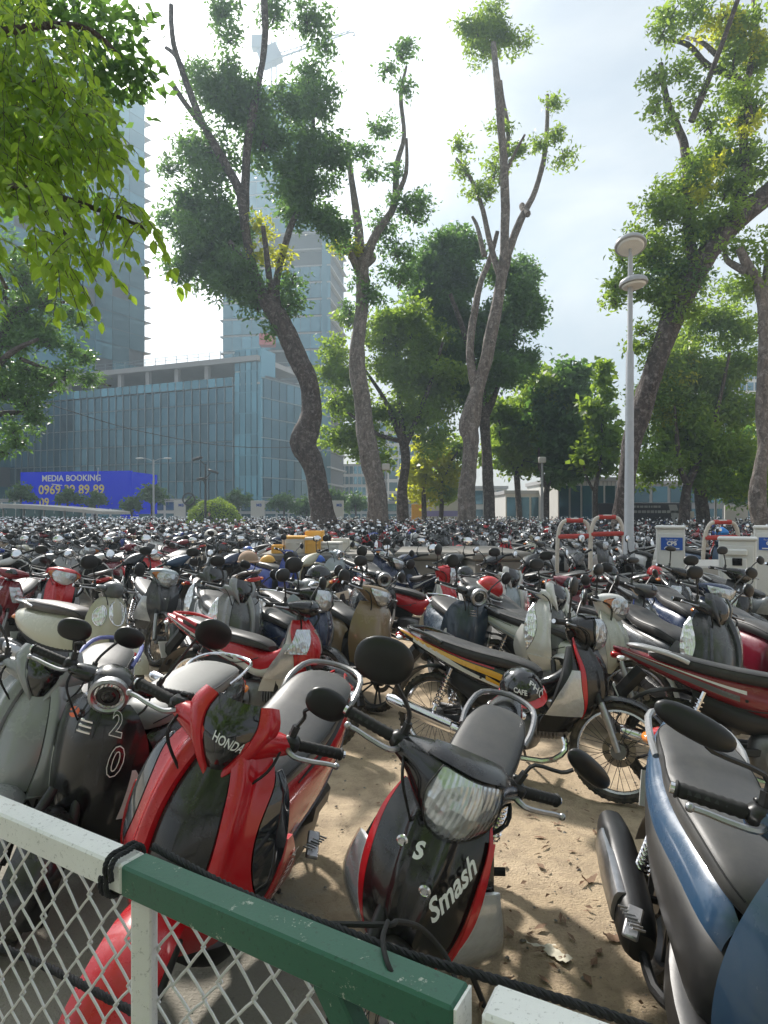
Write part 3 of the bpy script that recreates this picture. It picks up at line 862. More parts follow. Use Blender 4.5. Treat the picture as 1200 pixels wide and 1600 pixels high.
def scooter(sty='vee', mirror='oval', front='lamp_low', wheelstyle='alloy', hero=False, mside=(1, -1), mspec=None, slim=False):
    """sty: vee (angular), smooth (soft family scooter), retro (rounded, round lamp)"""
    B = Bike(); Rw = .262 if sty != 'retro' else .24; xf = .64; xr = -.60
    wheel(B, 'front', xf, Rw, .044, True, wheelstyle, True, False); wheel(B, 'rear', xr, Rw, .052, False, wheelstyle, False)
    B.part('front_fender', fender(xf, Rw, 5, 165, .098, .038, .03), 'paint', 'F', steer=True)
    g = G()
    for s in (1, -1): tube([(xf, s * .075, Rw), (.555, s * .07, .46), (.50, s * .05, .55)], [.018, .022, .02], 10, g)
    B.part('fork', g, 'steel_dark', steer=True)
    g = ellipsoid((-.34, .10, .28), (.30, .055, .095), None, 18, 10, None, .6); ellipsoid((-.10, 0, .30), (.15, .11, .10), g, 14, 8, None, .7)
    box((-.45, .13, .42), (.26, .09, .12), g, .03)
    B.part('engine', g, 'steel_dark')
    g = tube([(-.05, -.10, .24), (-.20, -.14, .20), (-.35, -.16, .25)], .018, 8, smooth=3)
    Ex = B.part('exhaust', loft([(-.30, -.165, .25, .040, .045), (-.38, -.17, .275, .062, .075), (-.70, -.185, .345, .066, .085), (-.88, -.19, .375, .050, .060)], 'x', 2.6, 10, 16, g), 'black_plastic')
    if Q >= .9:
        B.part('heat_shield', loft([(-.42, -.215, .30, .035, .055), (-.60, -.225, .335, .035, .06), (-.76, -.23, .36, .03, .05)], 'x', 3, 6, 12), 'alloy' if sty != 'vee' else 'black_plastic', parent=Ex)
    shock(B, -.58, .34, -.46, .60, .13)
    g = tube([(-.12, .09, .22), (-.13, .275, .046)], .010, 6); tube([(-.2, .08, .18), (-.28, .12, .1)], .012, 6, g)
    B.part('kickstand', g, 'steel_dark')
    for s in (1, -1):
        if Q >= .9:
            g = box((-.27, s * .215, .345), (.14, .05, .016), None, .005, Matrix.Rotation(R(s * 18), 3, 'Z') @ Matrix.Rotation(R(12), 3, 'Y'))
            for i in range(7): box((-.325 + i * .018, s * (.222 + (3 - i) * .004), .357), (.004, .04, .006), g, 0)
            B.part('pillion_footrest', g, 'alloy')
    B.part('footboard', loft([(.42, 0, .30, .10, .04), (.32, 0, .27, .15, .055), (.10, 0, .27, .165, .06), (-.10, 0, .29, .15, .07), (-.22, 0, .32, .12, .08)], 'x', 4, 10, 16), 'black_plastic')
    if sty == 'retro':
        tab = [(.06, 0, .47, .10, .17), (-.02, 0, .49, .15, .22), (-.22, 0, .51, .19, .23), (-.45, 0, .54, .20, .20), (-.68, 0, .59, .175, .15), (-.86, 0, .64, .12, .09), (-.94, 0, .66, .05, .04)]
        st = [(.07, 0, .70, .06, .02), (.02, 0, .735, .12, .04), (-.18, 0, .755, .155, .055), (-.40, 0, .765, .16, .06), (-.60, 0, .775, .145, .055), (-.75, 0, .765, .11, .04), (-.80, 0, .755, .05, .02)]; n = 2.1
    else:
        tab = [(.10, 0, .46, .09, .14), (.03, 0, .48, .14, .20), (-.15, 0, .53, .165, .19), (-.38, 0, .58, .180, .155), (-.60, 0, .655, .165, .115), (-.80, 0, .755, .115, .065), (-.93, 0, .825, .045, .025)]
        st = [(.12, 0, .665, .06, .03), (.06, 0, .700, .115, .045), (-.10, 0, .735, .150, .055), (-.28, 0, .750, .160, .055), (-.42, 0, .775, .160, .055), (-.50, 0, .805, .155, .052), (-.66, 0, .838, .140, .046), (-.77, 0, .850, .085, .030), (-.80, 0, .850, .04, .015)]; n = 2.7
    if Q >= .9:   # lower dark body, painted side panel over it
        lo = [(p, a, b - r2 * .35, r1 * .93, r2 * .72) for p, a, b, r1, r2 in tab]
    else: lo = tab
    Sb = loftS(tab, 'x', n); Bd = B.part('body_cowl', loft(lo, 'x', n, 22, 18), 'plastic' if Q >= .9 else 'paint', 'K' if Q >= .9 else 'A')
    fS = lambda u, v: Sb(v, u)
    if Q >= .9:
        for s in (1, -1):
            if sty == 'retro': g = patch(fS, -.14, .20, .03, 1.0, 12, 22, 0, .01, (-.4, 0, .55))
            else: g = patch(fS, (lambda w: -.10 + .10 * w) if not slim else (lambda w: .055 - .05 * w), .17, (.05), 1.0, 12, 22, 0, .01, (-.4, 0, .55))
            pn = B.part('side_panel', g if s == 1 else g.mirror(), 'paint', 'A', parent=Bd)
            if sty == 'vee':
                g = patch(fS, (lambda w: -.13 - .05 * math.sin(w * PI)), (lambda w: -.105 + .10 * w), .0, .88, 5, 22, .006, .01, (-.4, 0, .55))
                B.part('lower_trim', g if s == 1 else g.mirror(), 'paint', 'B', parent=Bd)
                g = patch(fS, .10, (lambda w: .105 + .05 * w), .30, .95, 4, 14, .004, .006, (-.4, 0, .55))
                B.part('upper_trim', g if s == 1 else g.mirror(), 'plastic', 'K', parent=Bd)
    Se = B.part('seat', loft(st, 'x', 2.9, 24, 20), 'seat_vinyl', 'S'); Ss = loftS(st, 'x', 2.9)
    if Q >= .9:
        for s in (1, -1):
            g = tube([Ss(.04 + .92 * i / 24, .05) for i in range(25)], .003, 5)
            B.part('seat_piping', g if s == 1 else g.mirror(), 'rubber', parent=Se)
    grab_rail(B, [(-.56, .155, .80), (-.66, .165, .85), (-.82, .13, .885), (-.90, .0, .885)] if sty != 'retro' else [(-.55, .15, .76), (-.68, .17, .80), (-.86, .13, .81), (-.92, 0, .81)], .014 if sty != 'retro' else .010, 'paint' if sty != 'retro' else 'chrome', 'G')
    zt = .79 if sty != 'retro' else .66
    B.part('tail_light', ellipsoid((-.90, 0, zt - .01), (.055, .10, .035), None, 14, 8, None, .8), 'red_lens')
    for s in (1, -1): B.part('rear_indicator', ellipsoid((-.86, s * .11, zt - .02), (.05, .028, .022), None, 10, 6), 'reflector' if sty == 'vee' else 'amber_lens')
    rear_common(B, xr, Rw, -.88, zt)
    # apron
    if sty == 'vee':
        at = [(.95, .40, .14, .05), (.87, .46, .215, .10), (.77, .525, .250, .15), (.66, .565, .262, .18), (.56, .585, .252, .19), (.46, .565, .215, .18), (.37, .52, .165, .14)]; p = 1.6
    elif sty == 'smooth':
        at = [(.90, .40, .14, .05), (.83, .455, .185, .08), (.74, .50, .215, .12), (.64, .53, .228, .15), (.54, .545, .220, .17), (.44, .53, .190, .16), (.35, .49, .155, .13)]; p = 2.1
    else:
        at = [(.91, .41, .12, .05), (.86, .445, .18, .09), (.76, .475, .225, .14), (.64, .495, .240, .17), (.52, .50, .232, .17), (.41, .49, .205, .15), (.32, .46, .165, .12)]; p = 2.3
    Sa = apronS(at, p); ref = (.2, 0, .6); B.Sa, B.ref = Sa, ref
    lsm = 'plastic' if Q >= .9 else 'paint'
    LS = B.part('leg_shield', patch(Sa, -1.0, 1.0, 0, 1, 22, 18, -.022, .055, ref), lsm, 'K' if Q >= .9 else 'A')
    if sty == 'vee':
        cw = lambda v: .27 + .10 * math.sin(v / .74 * PI * .8)
        ed = lambda v: 1.0 - .27 * math.sin(PI * min(1, max(0, (v - .06) / .70)))
        B.part('front_cover', patch(Sa, (lambda w: -cw(.02 + .72 * w)), (lambda w: cw(.02 + .72 * w)), .02, .74, 12, 16, -.006, .012, ref), 'paint', 'C')
        for s in (1, -1):
            crest = lambda a, b: .006 + .030 * math.exp(-((a - .25) / .22) ** 2) * (1 - .6 * b)
            g = patch(Sa, (lambda w: cw(.80 * w) + .012), (lambda w: ed(.80 * w)), .0, .80, 14, 20, crest, .02, ref)
            W = B.part('wing_panel', g if s == 1 else g.mirror(), 'paint', 'A')
            g = patch(Sa, (lambda w: ed(.10 + .62 * w) + .012), (lambda w: 1.04 - .04 * w), .10, .72, 5, 14, .008, .02, ref)
            B.part('headlight', g if s == 1 else g.mirror(), 'smoke_glass' if hero else 'reflector')
        for s in (1, -1):
            g = patch(Sa, (lambda w: 1.02 - .10 * w), (lambda w: 1.10 + .26 * math.sin(min(1, w * 1.25) * PI * .62)), .40, .93, 6, 12, .012, .014, ref)
            B.part('lower_wing', g if s == 1 else g.mirror(), 'paint', 'A')
        B.part('nose', patch(Sa, (lambda w: -.97 + .25 * w), (lambda w: .97 - .25 * w), .76, .99, 16, 8, (lambda a, b: .012 + .02 * (1 - abs(a - .5) * 2)), .02, ref), 'paint', 'A')
    else:
        B.part('front_cover', patch(Sa, (lambda w: -.97), (lambda w: .97), .0, .97, 22, 20, (lambda a, b: .004 + .018 * math.exp(-((a - .5) / .13) ** 2) * (1 - b)), .02, ref), 'paint', 'A')
        if front == 'lamp_low':
            q = []
            for s in (1, -1):
                g = patch(Sa, (lambda w: .30 + .20 * w), (lambda w: .34 + .30 * w + .14 * math.sin(w * PI)), .22, .58, 6, 10, .012, .012, ref)
                B.part('headlight', g if s == 1 else g.mirror(), 'reflector')
                if Q >= .9:
                    g = patch(Sa, (lambda w: .30 + .20 * w), (lambda w: .34 + .30 * w + .14 * math.sin(w * PI)), .22, .58, 6, 10, .018, .002, ref)
                    B.part('lens', g if s == 1 else g.mirror(), 'clear_lens')
        elif front == 'oval':
            for cx, rx, rz in ((0, .085, .10), (-.66, .040, .075), (.66, .040, .075)):
                def So(u, v, cx=cx, rx=rx, rz=rz):
                    return Sa(cx + (u * rx) / .22, .30 + (0 if cx == 0 else .05) + v * rz / .58)
                n_ = 18; V = []
                S2 = lambda u, v: So(u * math.cos(v * 2 * PI), u * math.sin(v * 2 * PI))
                g = patch(S2, .02, 1, 0, 1, 4, 18, .010, .012, ref); B.part('headlight' if cx == 0 else 'front_indicator', g, 'reflector')
                if Q >= .9:
                    B.part('lens_ring', tube([S2(1.02, i / 20) + Vector((.012, 0, 0)) for i in range(21)], .005, 6), 'chrome')
        elif front == 'slit':
            for s in (1, -1):
                g = patch(Sa, (lambda w: .80 - .04 * w), (lambda w: .84 + .11 * math.sin(w * PI)), .48, .78, 4, 10, .006, .008, ref)
                B.part('front_indicator', g if s == 1 else g.mirror(), 'lens_white')
            B.part('horn_cover', patch(Sa, (lambda w: -.30 + .1 * w), (lambda w: .30 - .1 * w), .03, .30, 8, 8, .012, .01, ref), 'black_plastic')
            if Q >= .9:
                g = G()
                for k in range(3): tube([Sa(-.16 + .3 * i / 8, .2 + k * .035) + Vector((.016, 0, 0)) for i in range(9)], .006, 5, g)
                B.part('grille_bars', g, 'chrome')
    H = handlebar(B, mirror=mirror, lever='alloy', mside=mside, mspec=mspec)
    if sty == 'vee':
        ct = [(-.20, .33, .985, .020, .022), (-.14, .35, .98, .045, .04), (-.07, .37, .965, .06, .055), (0, .375, .955, .06, .06), (.07, .37, .965, .06, .055), (.14, .35, .98, .045, .04), (.20, .33, .985, .020, .022)]
        CW = B.part('handlebar_cowl', loft(ct, 'y', 2.5, 18, 16), 'paint', 'A', steer=True)
        vt = [(1.09, .385, .115, .05), (1.04, .43, .140, .07), (.985, .455, .122, .07), (.93, .455, .078, .04), (.885, .44, .036, .01), (.86, .43, .014, .0)]
        Sv = apronS(vt, 1.7); vr = (.2, 0, .98); B.Sv, B.vr = Sv, vr
        FS = B.part('fly_screen', patch(Sv, (lambda w: -.62 + .05 * w), (lambda w: .62 - .05 * w), -.02 + .02, .82, 12, 12, -.002, .01, vr), 'gloss_black', steer=True, parent=CW)
        for s in (1, -1):
            g = patch(Sv, (lambda w: .60), (lambda w: 1.0), .03, .86, 5, 14, (lambda a, b: .006 + .010 * math.sin(a * PI)), .014, vr)
            B.part('cowl_arm', g if s == 1 else g.mirror(), 'paint', 'A', steer=True, parent=CW)
        B.part('cowl_chin', patch(Sv, -1.0, 1.0, .84, 1.0, 8, 4, .010, .014, vr), 'paint', 'A', steer=True, parent=CW)
        B.FS = FS
    elif sty == 'smooth':
        ct = [(-.21, .325, .985, .018, .020), (-.16, .35, .985, .05, .038), (-.09, .385, .97, .085, .068), (0, .405, .96, .105, .085), (.09, .385, .97, .085, .068), (.16, .35, .985, .05, .038), (.21, .325, .985, .018, .020)]
        Sc = loftS(ct, 'y', 2.4); CW = B.part('headlight_cowl', loft(ct, 'y', 2.4, 20, 18), 'paint', 'H', steer=True); cref = (.38, 0, .96)
        if front == 'bar':
            lamp_patch(B, Sc, (lambda w: .06 + .22 * math.sin(min(1, w * 1.1) * PI / 2)), -.19, .08, CW, cref)
        else:
            B.part('fly_screen', patch(Sc, (lambda w: .5 - .2 + .08 * w), (lambda w: .5 + .2 - .08 * w), -.05, .16, 10, 8, .006, .006, cref), 'smoke_glass', steer=True, parent=CW)
        B.Sc, B.cref, B.CW = Sc, cref, CW
    else:
        g = ellipsoid((.37, 0, .975), (.105, .095, .085), None, 20, 14, None, .9); ellipsoid((.345, .11, .985), (.05, .09, .035), g, 12, 8); ellipsoid((.345, -.11, .985), (.05, .09, .035), g, 12, 8)
        CW = B.part('headlight_cowl', g, 'paint', 'H', steer=True)
        if front != 'oval':
            rot = Matrix.Translation((.455, 0, .97)) @ Matrix.Rotation(R(8), 4, 'Y') @ Matrix.Rotation(R(-90), 4, 'Z')
            prof = [(-.012, -.02), (.004, -.018), (.010, .0), (.008, .018), (-.004, .024), (-.012, .016)]
            B.part('lamp_ring', ring((0, 0, 0), .072, prof, 28).xf(rot), 'chrome' if front != 'slit' else 'alloy', steer=True, parent=CW)
            g = disc((0, -.003, 0), .064, .02, 26, None, .066).xf(rot); B.part('headlight', g, 'reflector', steer=True, parent=CW)
            if Q >= .9:
                g = ring((0, .014, 0), .036, [(-.006, -.004), (.006, -.004), (.006, .004), (-.006, .004)], 22); disc((0, .012, 0), .024, .012, 16, g, .018)
                B.part('lamp_core', g.xf(rot), 'steel_dark', steer=True, parent=CW)
    cables(B, 2)
    return B

# ------------------------------------------------------------------ the ground
g = G()
nx, ny = 60, 60
V = []
for j in range(ny + 1):
    for i in range(nx + 1):
        x = -9 + 18 * i / nx; y = -1 + 13 * j / ny
        h = .0 if i in (0, nx) or j in (0, ny) else .006 * math.sin(x * 2.3 + 1.7 * math.sin(y * 1.9)) + .004 * math.sin(y * 5.1 + x * 3.3)
        V.append((x, y, h))
F = [(j * (nx + 1) + i, j * (nx + 1) + i + 1, (j + 1) * (nx + 1) + i + 1, (j + 1) * (nx + 1) + i) for j in range(ny) for i in range(nx)]
g.add(V, F)
a, b = -1500, 1500
g.add([(a, -300, 0), (b, -300, 0), (b, -1, 0), (a, -1, 0)], [(0, 1, 2, 3)])
g.add([(a, 12, 0), (b, 12, 0), (b, 2500, 0), (a, 2500, 0)], [(0, 1, 2, 3)])
g.add([(a, -1, 0), (-9, -1, 0), (-9, 12, 0), (a, 12, 0)], [(0, 1, 2, 3)])
g.add([(9, -1, 0), (b, -1, 0), (b, 12, 0), (9, 12, 0)], [(0, 1, 2, 3)])
obj('ground', g, 'ground_sand', kind='structure')
g = G(); g.add([(-300, 62, .012), (300, 62, .012), (300, 74, .012), (-300, 74, .012)], [(0, 1, 2, 3)])
obj('road', g, 'asphalt', kind='structure', smooth=0)

# ------------------------------------------------------------------ buildings far off
def strip_building(): pass
def wallframe(A, Bp):
    A = Vector((A[0], A[1], 0)); Bp = Vector((Bp[0], Bp[1], 0)); d = Bp - A; L_ = d.length; d.normalize()
    n = Vector((d.y, -d.x, 0))
    if n.y > 0: n = -n
    return A, d, L_, n
def wbox(A, d, n, s0, s1, z0, z1, o0, o1, g=None):
    """box on a wall line: s along it, z up, o out towards the viewer"""
    g = g or G(); V = []
    for s in (s0, s1):
        for o in (o0, o1):
            for z in (z0, z1): V.append(A + d * s + n * o + Vector((0, 0, z)))
    F = [(0, 1, 3, 2), (4, 6, 7, 5), (0, 4, 5, 1), (2, 3, 7, 6), (0, 2, 6, 4), (1, 5, 7, 3)]
    c = sum(V, Vector()) / 8; out = []
    for f in F:
        a, b, e = V[f[0]], V[f[1]], V[f[2]]; ctr = sum((V[i] for i in f), Vector()) / 4
        out.append(f[::-1] if (b - a).cross(e - a).dot(ctr - c) < 0 else f)
    return g.add(V, out)

def glassm(key, col, rough=.06, var=.3):
    t = NT(key); oi = t.n('ShaderNodeObjectInfo')
    c = t.mix(oi.outputs['Random'], tuple(x * (1 - var) for x in col), tuple(x * (1 + var) for x in col))
    t.set(Base_Color=c, Roughness=rough, Metallic=.55 if rough < .3 else 0); t.b.inputs['Specular IOR Level'].default_value = .9
    t.bump(t.noise(.25, 2, .5, t.coord()), .05, .2)
    return t.done(key)
glassm('tower_glass', (.09, .24, .31)); glassm('podium_glass', (.05, .14, .19), .08, .4); glassm('dark_opening', (.05, .055, .06), .6, .3)
simple('mullion', (.22, .28, .31), .4, .4)

PANE = {}
def pane(parent, A, d, n, s, z, w, h, o, mat, name='pane', tilt=0):
    key = (round(w, 3), round(h, 3), mat, round(d.x, 4))
    if key not in PANE:
        PANE[key] = mesh_of(name, wbox(Vector((0, 0, 0)), d, n, -w / 2, w / 2, -h / 2, h / 2, -.05, .05), mat, 0)
    ob = link(name, PANE[key], parent); ob.location = A + d * s + n * o + Vector((0, 0, z))
    ob.rotation_euler = (rng.uniform(-1, 1) * tilt, 0, rng.uniform(-1, 1) * tilt)
    return ob

# low glass block in front of the towers
bd = thing('glass_building', 'long glass podium building with slim mullions and open concrete top storey', 'building', (-50, 120, 0))
M_ = bd.matrix_world.inverted()
bd.location = (0, 0, 0)
A, d, L_, n = wallframe((-21.45, 110), (-21.45 - .932 * 78, 110 + .362 * 78))
obj('core_wall', wbox(A, d, n, 0, L_, 0, 24.2, -20, -1.2), 'dark_opening', bd, 0)
cols = 36; rows = [(1.2, 2.6), (3.9, 3.3), (7.3, 3.3), (10.7, 3.3), (14.1, 3.3), (17.5, 3.3), (20.9, 2.7)]
bw = 1.75
for i in range(cols):
    for j, (z, h) in enumerate(rows):
        if j == 0 and i % 5 == 0: continue
        pane(bd, A, d, n, 5.2 + (i + .5) * bw, z + h / 2, bw - .16, h - .14, 0, 'podium_glass', tilt=.004)
g = G()
for i in range(cols + 1): wbox(A, d, n, 5.2 + i * bw - .06, 5.2 + i * bw + .06, .5, 25.2, -.05, .28, g)
obj('mullions', g, 'mullion', bd, 0)
g = G()
for z, h in rows: wbox(A, d, n, 5.2, 5.2 + cols * bw, z - .08, z, -.06, .10, g)
obj('transoms', g, 'mullion', bd, 0)
for i in range(cols): pane(bd, A, d, n, 5.2 + (i + .5) * bw, 24.5, bw - .3, 1.5, .25, 'tower_glass', name='parapet_panel')
g = wbox(A, d, n, 0, L_, 27.7, 28.6, -14, .6); obj('roof_slab', g, 'bare_slab', bd, 0)
for i in range(11): obj('column', wbox(A, d, n, 4 + i * 6.6, 4.8 + i * 6.6, 25.0, 27.7, -.9, -.1), 'bare_slab', bd, 0)
obj('top_floor_slab', wbox(A, d, n, 0, L_, 23.75, 24.1, -14, -.1), 'bare_slab', bd, 0)
g = G()
for i in range(26): wbox(A, d, n, 1 + i * 2.4, 1.08 + i * 2.4, 28.9, 30.1, -.5, -.42, g)
for z in (29.5, 30.1): wbox(A, d, n, 0, 62, z, z + .06, -.5, -.44, g)
obj('roof_railing', g, 'mullion', bd, 0)
# corner tower and side wall
obj('corner_wall', wbox(A, d, n, -.2, 5.0, 0, 30.0, -5, -.25), 'tower_glass', bd, 0)
for i in range(4):
    for j in range(8): pane(bd, A, d, n, .45 + (i + .5) * 1.15, .6 + j * 3.65 + 1.8, 1.0, 3.4, -.05, 'tower_glass', tilt=.006)
A2, d2, L2, n2 = wallframe((-21.2, 110.2), (-14.2, 121.5))
n2 = Vector((d2.y, -d2.x, 0))
obj('side_wall', wbox(A2, d2, n2, 0, L2, 0, 25.5, -4, -.2), 'dark_opening', bd, 0)
for i in range(6):
    for j in range(7): pane(bd, A2, d2, n2, .6 + (i + .5) * 2.05, .8 + j * 3.45 + 1.7, 1.85, 3.2, 0, 'podium_glass', tilt=.006)
g = G()
for j in range(8): wbox(A2, d2, n2, 0, L2, .7 + j * 3.45, .86 + j * 3.45, -.05, .12, g)
obj('side_transoms', g, 'mullion', bd, 0)

# middle tower
mt = thing('glass_tower', 'pale blue glass tower still being built, rising behind the dark leaning tree', 'tower', (0, 0, 0))
A, d, L_, n = wallframe((-12.4, 148), (-38.6, 152))
obj('core_wall', wbox(A, d, n, .8, L_, 0, 71.5, -18, -1.0), 'dark_opening', mt, 0)
nf = 19; fh = 3.9
for k in range(nf):
    obj('floor_slab', wbox(A, d, n, 0, L_ + .3, k * fh + .2, k * fh + .55, -18, .1), 'bare_slab', mt, 0)
for k in range(1, nf - 1):
    if k in (15, 16): continue
    if k < 10:      # lower floors: open bays on the right, narrow glazed shaft beside them
        for i in (0, 1, 2): pane(mt, A, d, n, .4 + (i + .5) * 2.2, k * fh + 2.5, 2.05, 3.4, 0, 'tower_glass', tilt=.004)
        if k % 3 == 0: pane(mt, A, d, n, 9.0, k * fh + 2.5, 2.1, 3.4, 0, 'tower_glass')
        for i in (9, 10): pane(mt, A, d, n, (i + .5) * 2.35, k * fh + 2.5, 2.2, 3.4, 0, 'tower_glass', tilt=.004)
    else:
        for i in range(11): pane(mt, A, d, n, (i + .5) * 2.38, k * fh + 2.5, 2.26, 3.5, 0, 'tower_glass', tilt=.003)
g = G()
for k in range(2, 10): wbox(A, d, n, 7.6, 20.5, k * fh + 1.5, k * fh + 1.58, .0, .06, g)
for s in (7.3, 13.8, 20.8): wbox(A, d, n, s, s + .5, 0, 39, -1.0, 0, g)
obj('edge_rails', g, 'mullion', mt, 0)
A3, d3, L3, n3 = wallframe((-12.35, 148.1), (-13.8, 166)); n3 = Vector((d3.y, -d3.x, 0))
obj('side_wall', wbox(A3, d3, n3, 0, L3, 0, 71, -2, 0), 'tower_glass', mt, 0)
c = Vector(P(418, 532, 146)); obj('hoist_cabin', box(c, (3.4, 2.5, 2.6), None, .1), 'hoist_red', mt, 0)
g = G()
c = P(428, 95, 193)
for dx in (-.7, .7):
    for dy in (-.7, .7): beam((c.x + dx, c.y + dy, 128), (c.x + dx, c.y + dy, c.z + 7), .18, .18, g)
for k in range(8):
    z = 128 + k * (c.z + 7 - 128) / 8
    beam((c.x - .7, c.y - .7, z), (c.x + .7, c.y - .7, z + 1.4), .12, .12, g)
cr = thing('tower_crane', 'luffing tower crane on top of the unfinished glass tower', 'crane')
obj('mast', g, 'crane_steel', cr, 0)
a = P(420, 95, 193); b = P(548, 50, 193); g = G()
for o in ((0, 0, 0), (0, 0, 1.3), (0, 1.3, .6)):
    beam(a + Vector(o), b + Vector(o) * .4, .2, .2, g)
for k in range(14):
    p = a.lerp(b, k / 14); q = a.lerp(b, (k + 1) / 14); s0 = 1 - .6 * k / 14
    beam(p, q + Vector((0, 0, 1.3 * s0)), .12, .12, g)
obj('jib', g, 'crane_steel', cr, 0)
obj('machine_house', box(P(422, 88, 193), (6.4, 3, 5.2), None, .3, Matrix.Rotation(R(-25), 3, 'Y')), 'crane_steel', cr, 0)
obj('counterweight', box(P(404, 68, 193), (4, 2.6, 4), None, .2), 'crane_steel', cr, 0)
obj('hook', tube([b, b + Vector((1.0, 0, -.2)), b + Vector((1.2, 0, -1.0)), b + Vector((.5, 0, -1.2))], .22, 6), 'crane_steel', cr)
tube([P(424, 84, 193), P(420, 60, 193), b], .10, 4, g)

# slimmer tower rising behind it
st_ = thing('slim_tower', 'slimmer faint glass tower rising behind the middle tower, crane on top', 'tower')
A, d, L_, n = wallframe((-24.5, 188), (-40.5, 190.5))
obj('core_wall', wbox(A, d, n, 0, L_, 0, 128, -16, -.4), 'dark_opening', st_, 0)
for k in range(16, 32):
    for i in range(6): pane(st_, A, d, n, (i + .5) * L_ / 6, k * 4 + 1.9, L_ / 6 - .15, 3.6, 0, 'tower_glass', tilt=.003)
    obj('floor_slab', wbox(A, d, n, -.2, L_ + .2, k * 4 + 3.72, k * 4 + 3.95, -16, .15), 'bare_slab', st_, 0)
# left tower
lt = thing('office_tower', 'slab sided glass office tower with projecting floor edges at the far left', 'tower')
A, d, L_, n = wallframe((-59.8, 160), (-86, 115)); n = Vector((.864, -.503, 0))
obj('core_wall', wbox(A, d, n, 0, L_, 0, 101.5, -22, -.3), 'dark_opening', lt, 0)
for k in range(26):
    z = 3 + k * 3.85
    obj('floor_edge', wbox(A, d, n, -1.9, 0.2, z, z + .22, -12, .12), 'bare_slab', lt, 0)
    x = 0.; 
    for i in range(11):
        if (i * 7 + k * 5) % 9 == 0: continue
        pane(lt, A, d, n, (i + .5) * 4.65, z + 1.95, 4.5, 3.7, 0, 'tower_glass', tilt=.003)
g = G()
for i in range(12): wbox(A, d, n, -.5 + i * .9, -.4 + i * .9, 101.5, 104 + (i % 3), -.5, -.4, g)
obj('rebar', g, 'mullion', lt, 0)

def far_block(label, px0, px1, pytop, dist, mat, storeys=6, bays=8, glass='podium_glass', cat='building', depth=12):
    a = P(px0, pytop, dist); b = P(px1, pytop, dist); t_ = thing('far_building' if glass else 'shed', label, cat)
    A, d, L_, n = wallframe((b.x, b.y), (a.x, a.y)); H = a.z
    obj('wall', wbox(A, d, n, 0, L_, 0, H, -depth, 0), mat, t_, 0)
    if glass:
        sh = H / storeys; bw = L_ / bays
        for k in range(storeys):
            for i in range(bays): pane(t_, A, d, n, (i + .5) * bw, (k + .55) * sh, bw * .82, sh * .72, .03, glass, name='window')
    obj('parapet', wbox(A, d, n, -.15, L_ + .15, H, H + .35, -depth - .1, .15), 'bare_slab', t_, 0)
    return t_, A, d, n, L_, H
far_block('pale glass office block far off between the dark and the mottled tree trunks', 519, 572, 727, 190, 'wall_white', 5, 8, 'tower_glass')
far_block('tall pale block glimpsed behind the right hand trees', 1120, 1190, 560, 150, 'wall_white', 14, 6)
far_block('small white shophouse with a shuttered window between two trunks', 738, 792, 764, 75, 'wall_white', 2, 3)
far_block('grey building with dark windows behind the yellow leaved trees', 640, 742, 735, 95, 'wall_grey', 4, 8)
far_block('white walled row with shutters behind the street trees', 790, 905, 772, 62, 'wall_white', 1, 6)
t_, A, d, n, L_, H = far_block('white panelled site office with a flat roof left of the tall lamp post', 872, 962, 752, 55, 'wall_white', 1, 5)
g = G()
for i in range(14): wbox(A, d, n, i * L_ / 14, i * L_ / 14 + .06, 0, H, 0, .05, g)
obj('wall_ribs', g, 'wall_grey', t_, 0)
far_block('long low terrace with a concrete fascia behind the dark hoarding', 960, 1300, 757, 64, 'wall_grey', 2, 12)
far_block('low pale buildings along the street at the far left', -40, 300, 783, 92, 'wall_white', 2, 16)
far_block('low pale buildings seen under the leaning tree', 300, 640, 786, 98, 'wall_grey', 2, 18)
far_block('hazy block of flats seen through the middle trees', 560, 700, 640, 210, 'wall_white', 9, 9)

def hoarding(label, px0, px1, py0, py1, dist, mat, cat='hoarding', name='hoarding', leg=True):
    a = P(px0, py0, dist); b = P(px1, py1, dist); t_ = thing(name, label, cat)
    obj('board', box(((a.x + b.x) / 2, dist, (a.z + b.z) / 2), (abs(b.x - a.x), .18, abs(a.z - b.z)), None, .02), mat, t_, 0)
    if leg:
        for x in (a.x + .2, b.x - .2): obj('leg', beam((x, dist + .15, 0), (x, dist + .15, b.z + .3), .12, .12), 'pole_grey', t_, 0)
    return t_, a, b
# blue billboard box
bb = thing('billboard', 'bright blue billboard box with yellow phone number in front of the glass podium', 'billboard')
a = P(32, 738, 76); b = P(205, 795, 73); c2 = P(246, 742, 80)
A, d, L_, n = wallframe((b.x, b.y), (a.x, a.y))
z0, z1 = b.z, 1.7 + .063 * 75
obj('front_panel', wbox(A, d, n, 0, L_, z0, z1, -.3, 0), 'billboard_blue', bb, 0)
A2, d2, L2, n2 = wallframe((b.x, b.y), (c2.x, c2.y)); n2 = Vector((d2.y, -d2.x, 0)) if d2.x > 0 else n2
obj('side_panel', wbox(A2, d2, n2, .02, L2, z0 - .6, z1 - .1, -.3, -.02), 'billboard_blue', bb, 0)
obj('lower_panel', wbox(A2, d2, n2, -2.0, 2.0, z0 - 1.8, z0 - .65, -.3, -.02), 'billboard_blue', bb, 0)
X = -d
cc = A + d * (L_ * .53) + n * .06
obj('lettering', flat_text('MEDIA BOOKING', 1.0, cc + Vector((0, 0, z0 + 3.55)), X, (0, 0, 1), .02), 'white_print', bb, 0)
obj('lettering', flat_text('0969 39 89 89', 1.5, cc + Vector((0, 0, z0 + 2.2)), X, (0, 0, 1), .03), 'yellow_print', bb, 0)
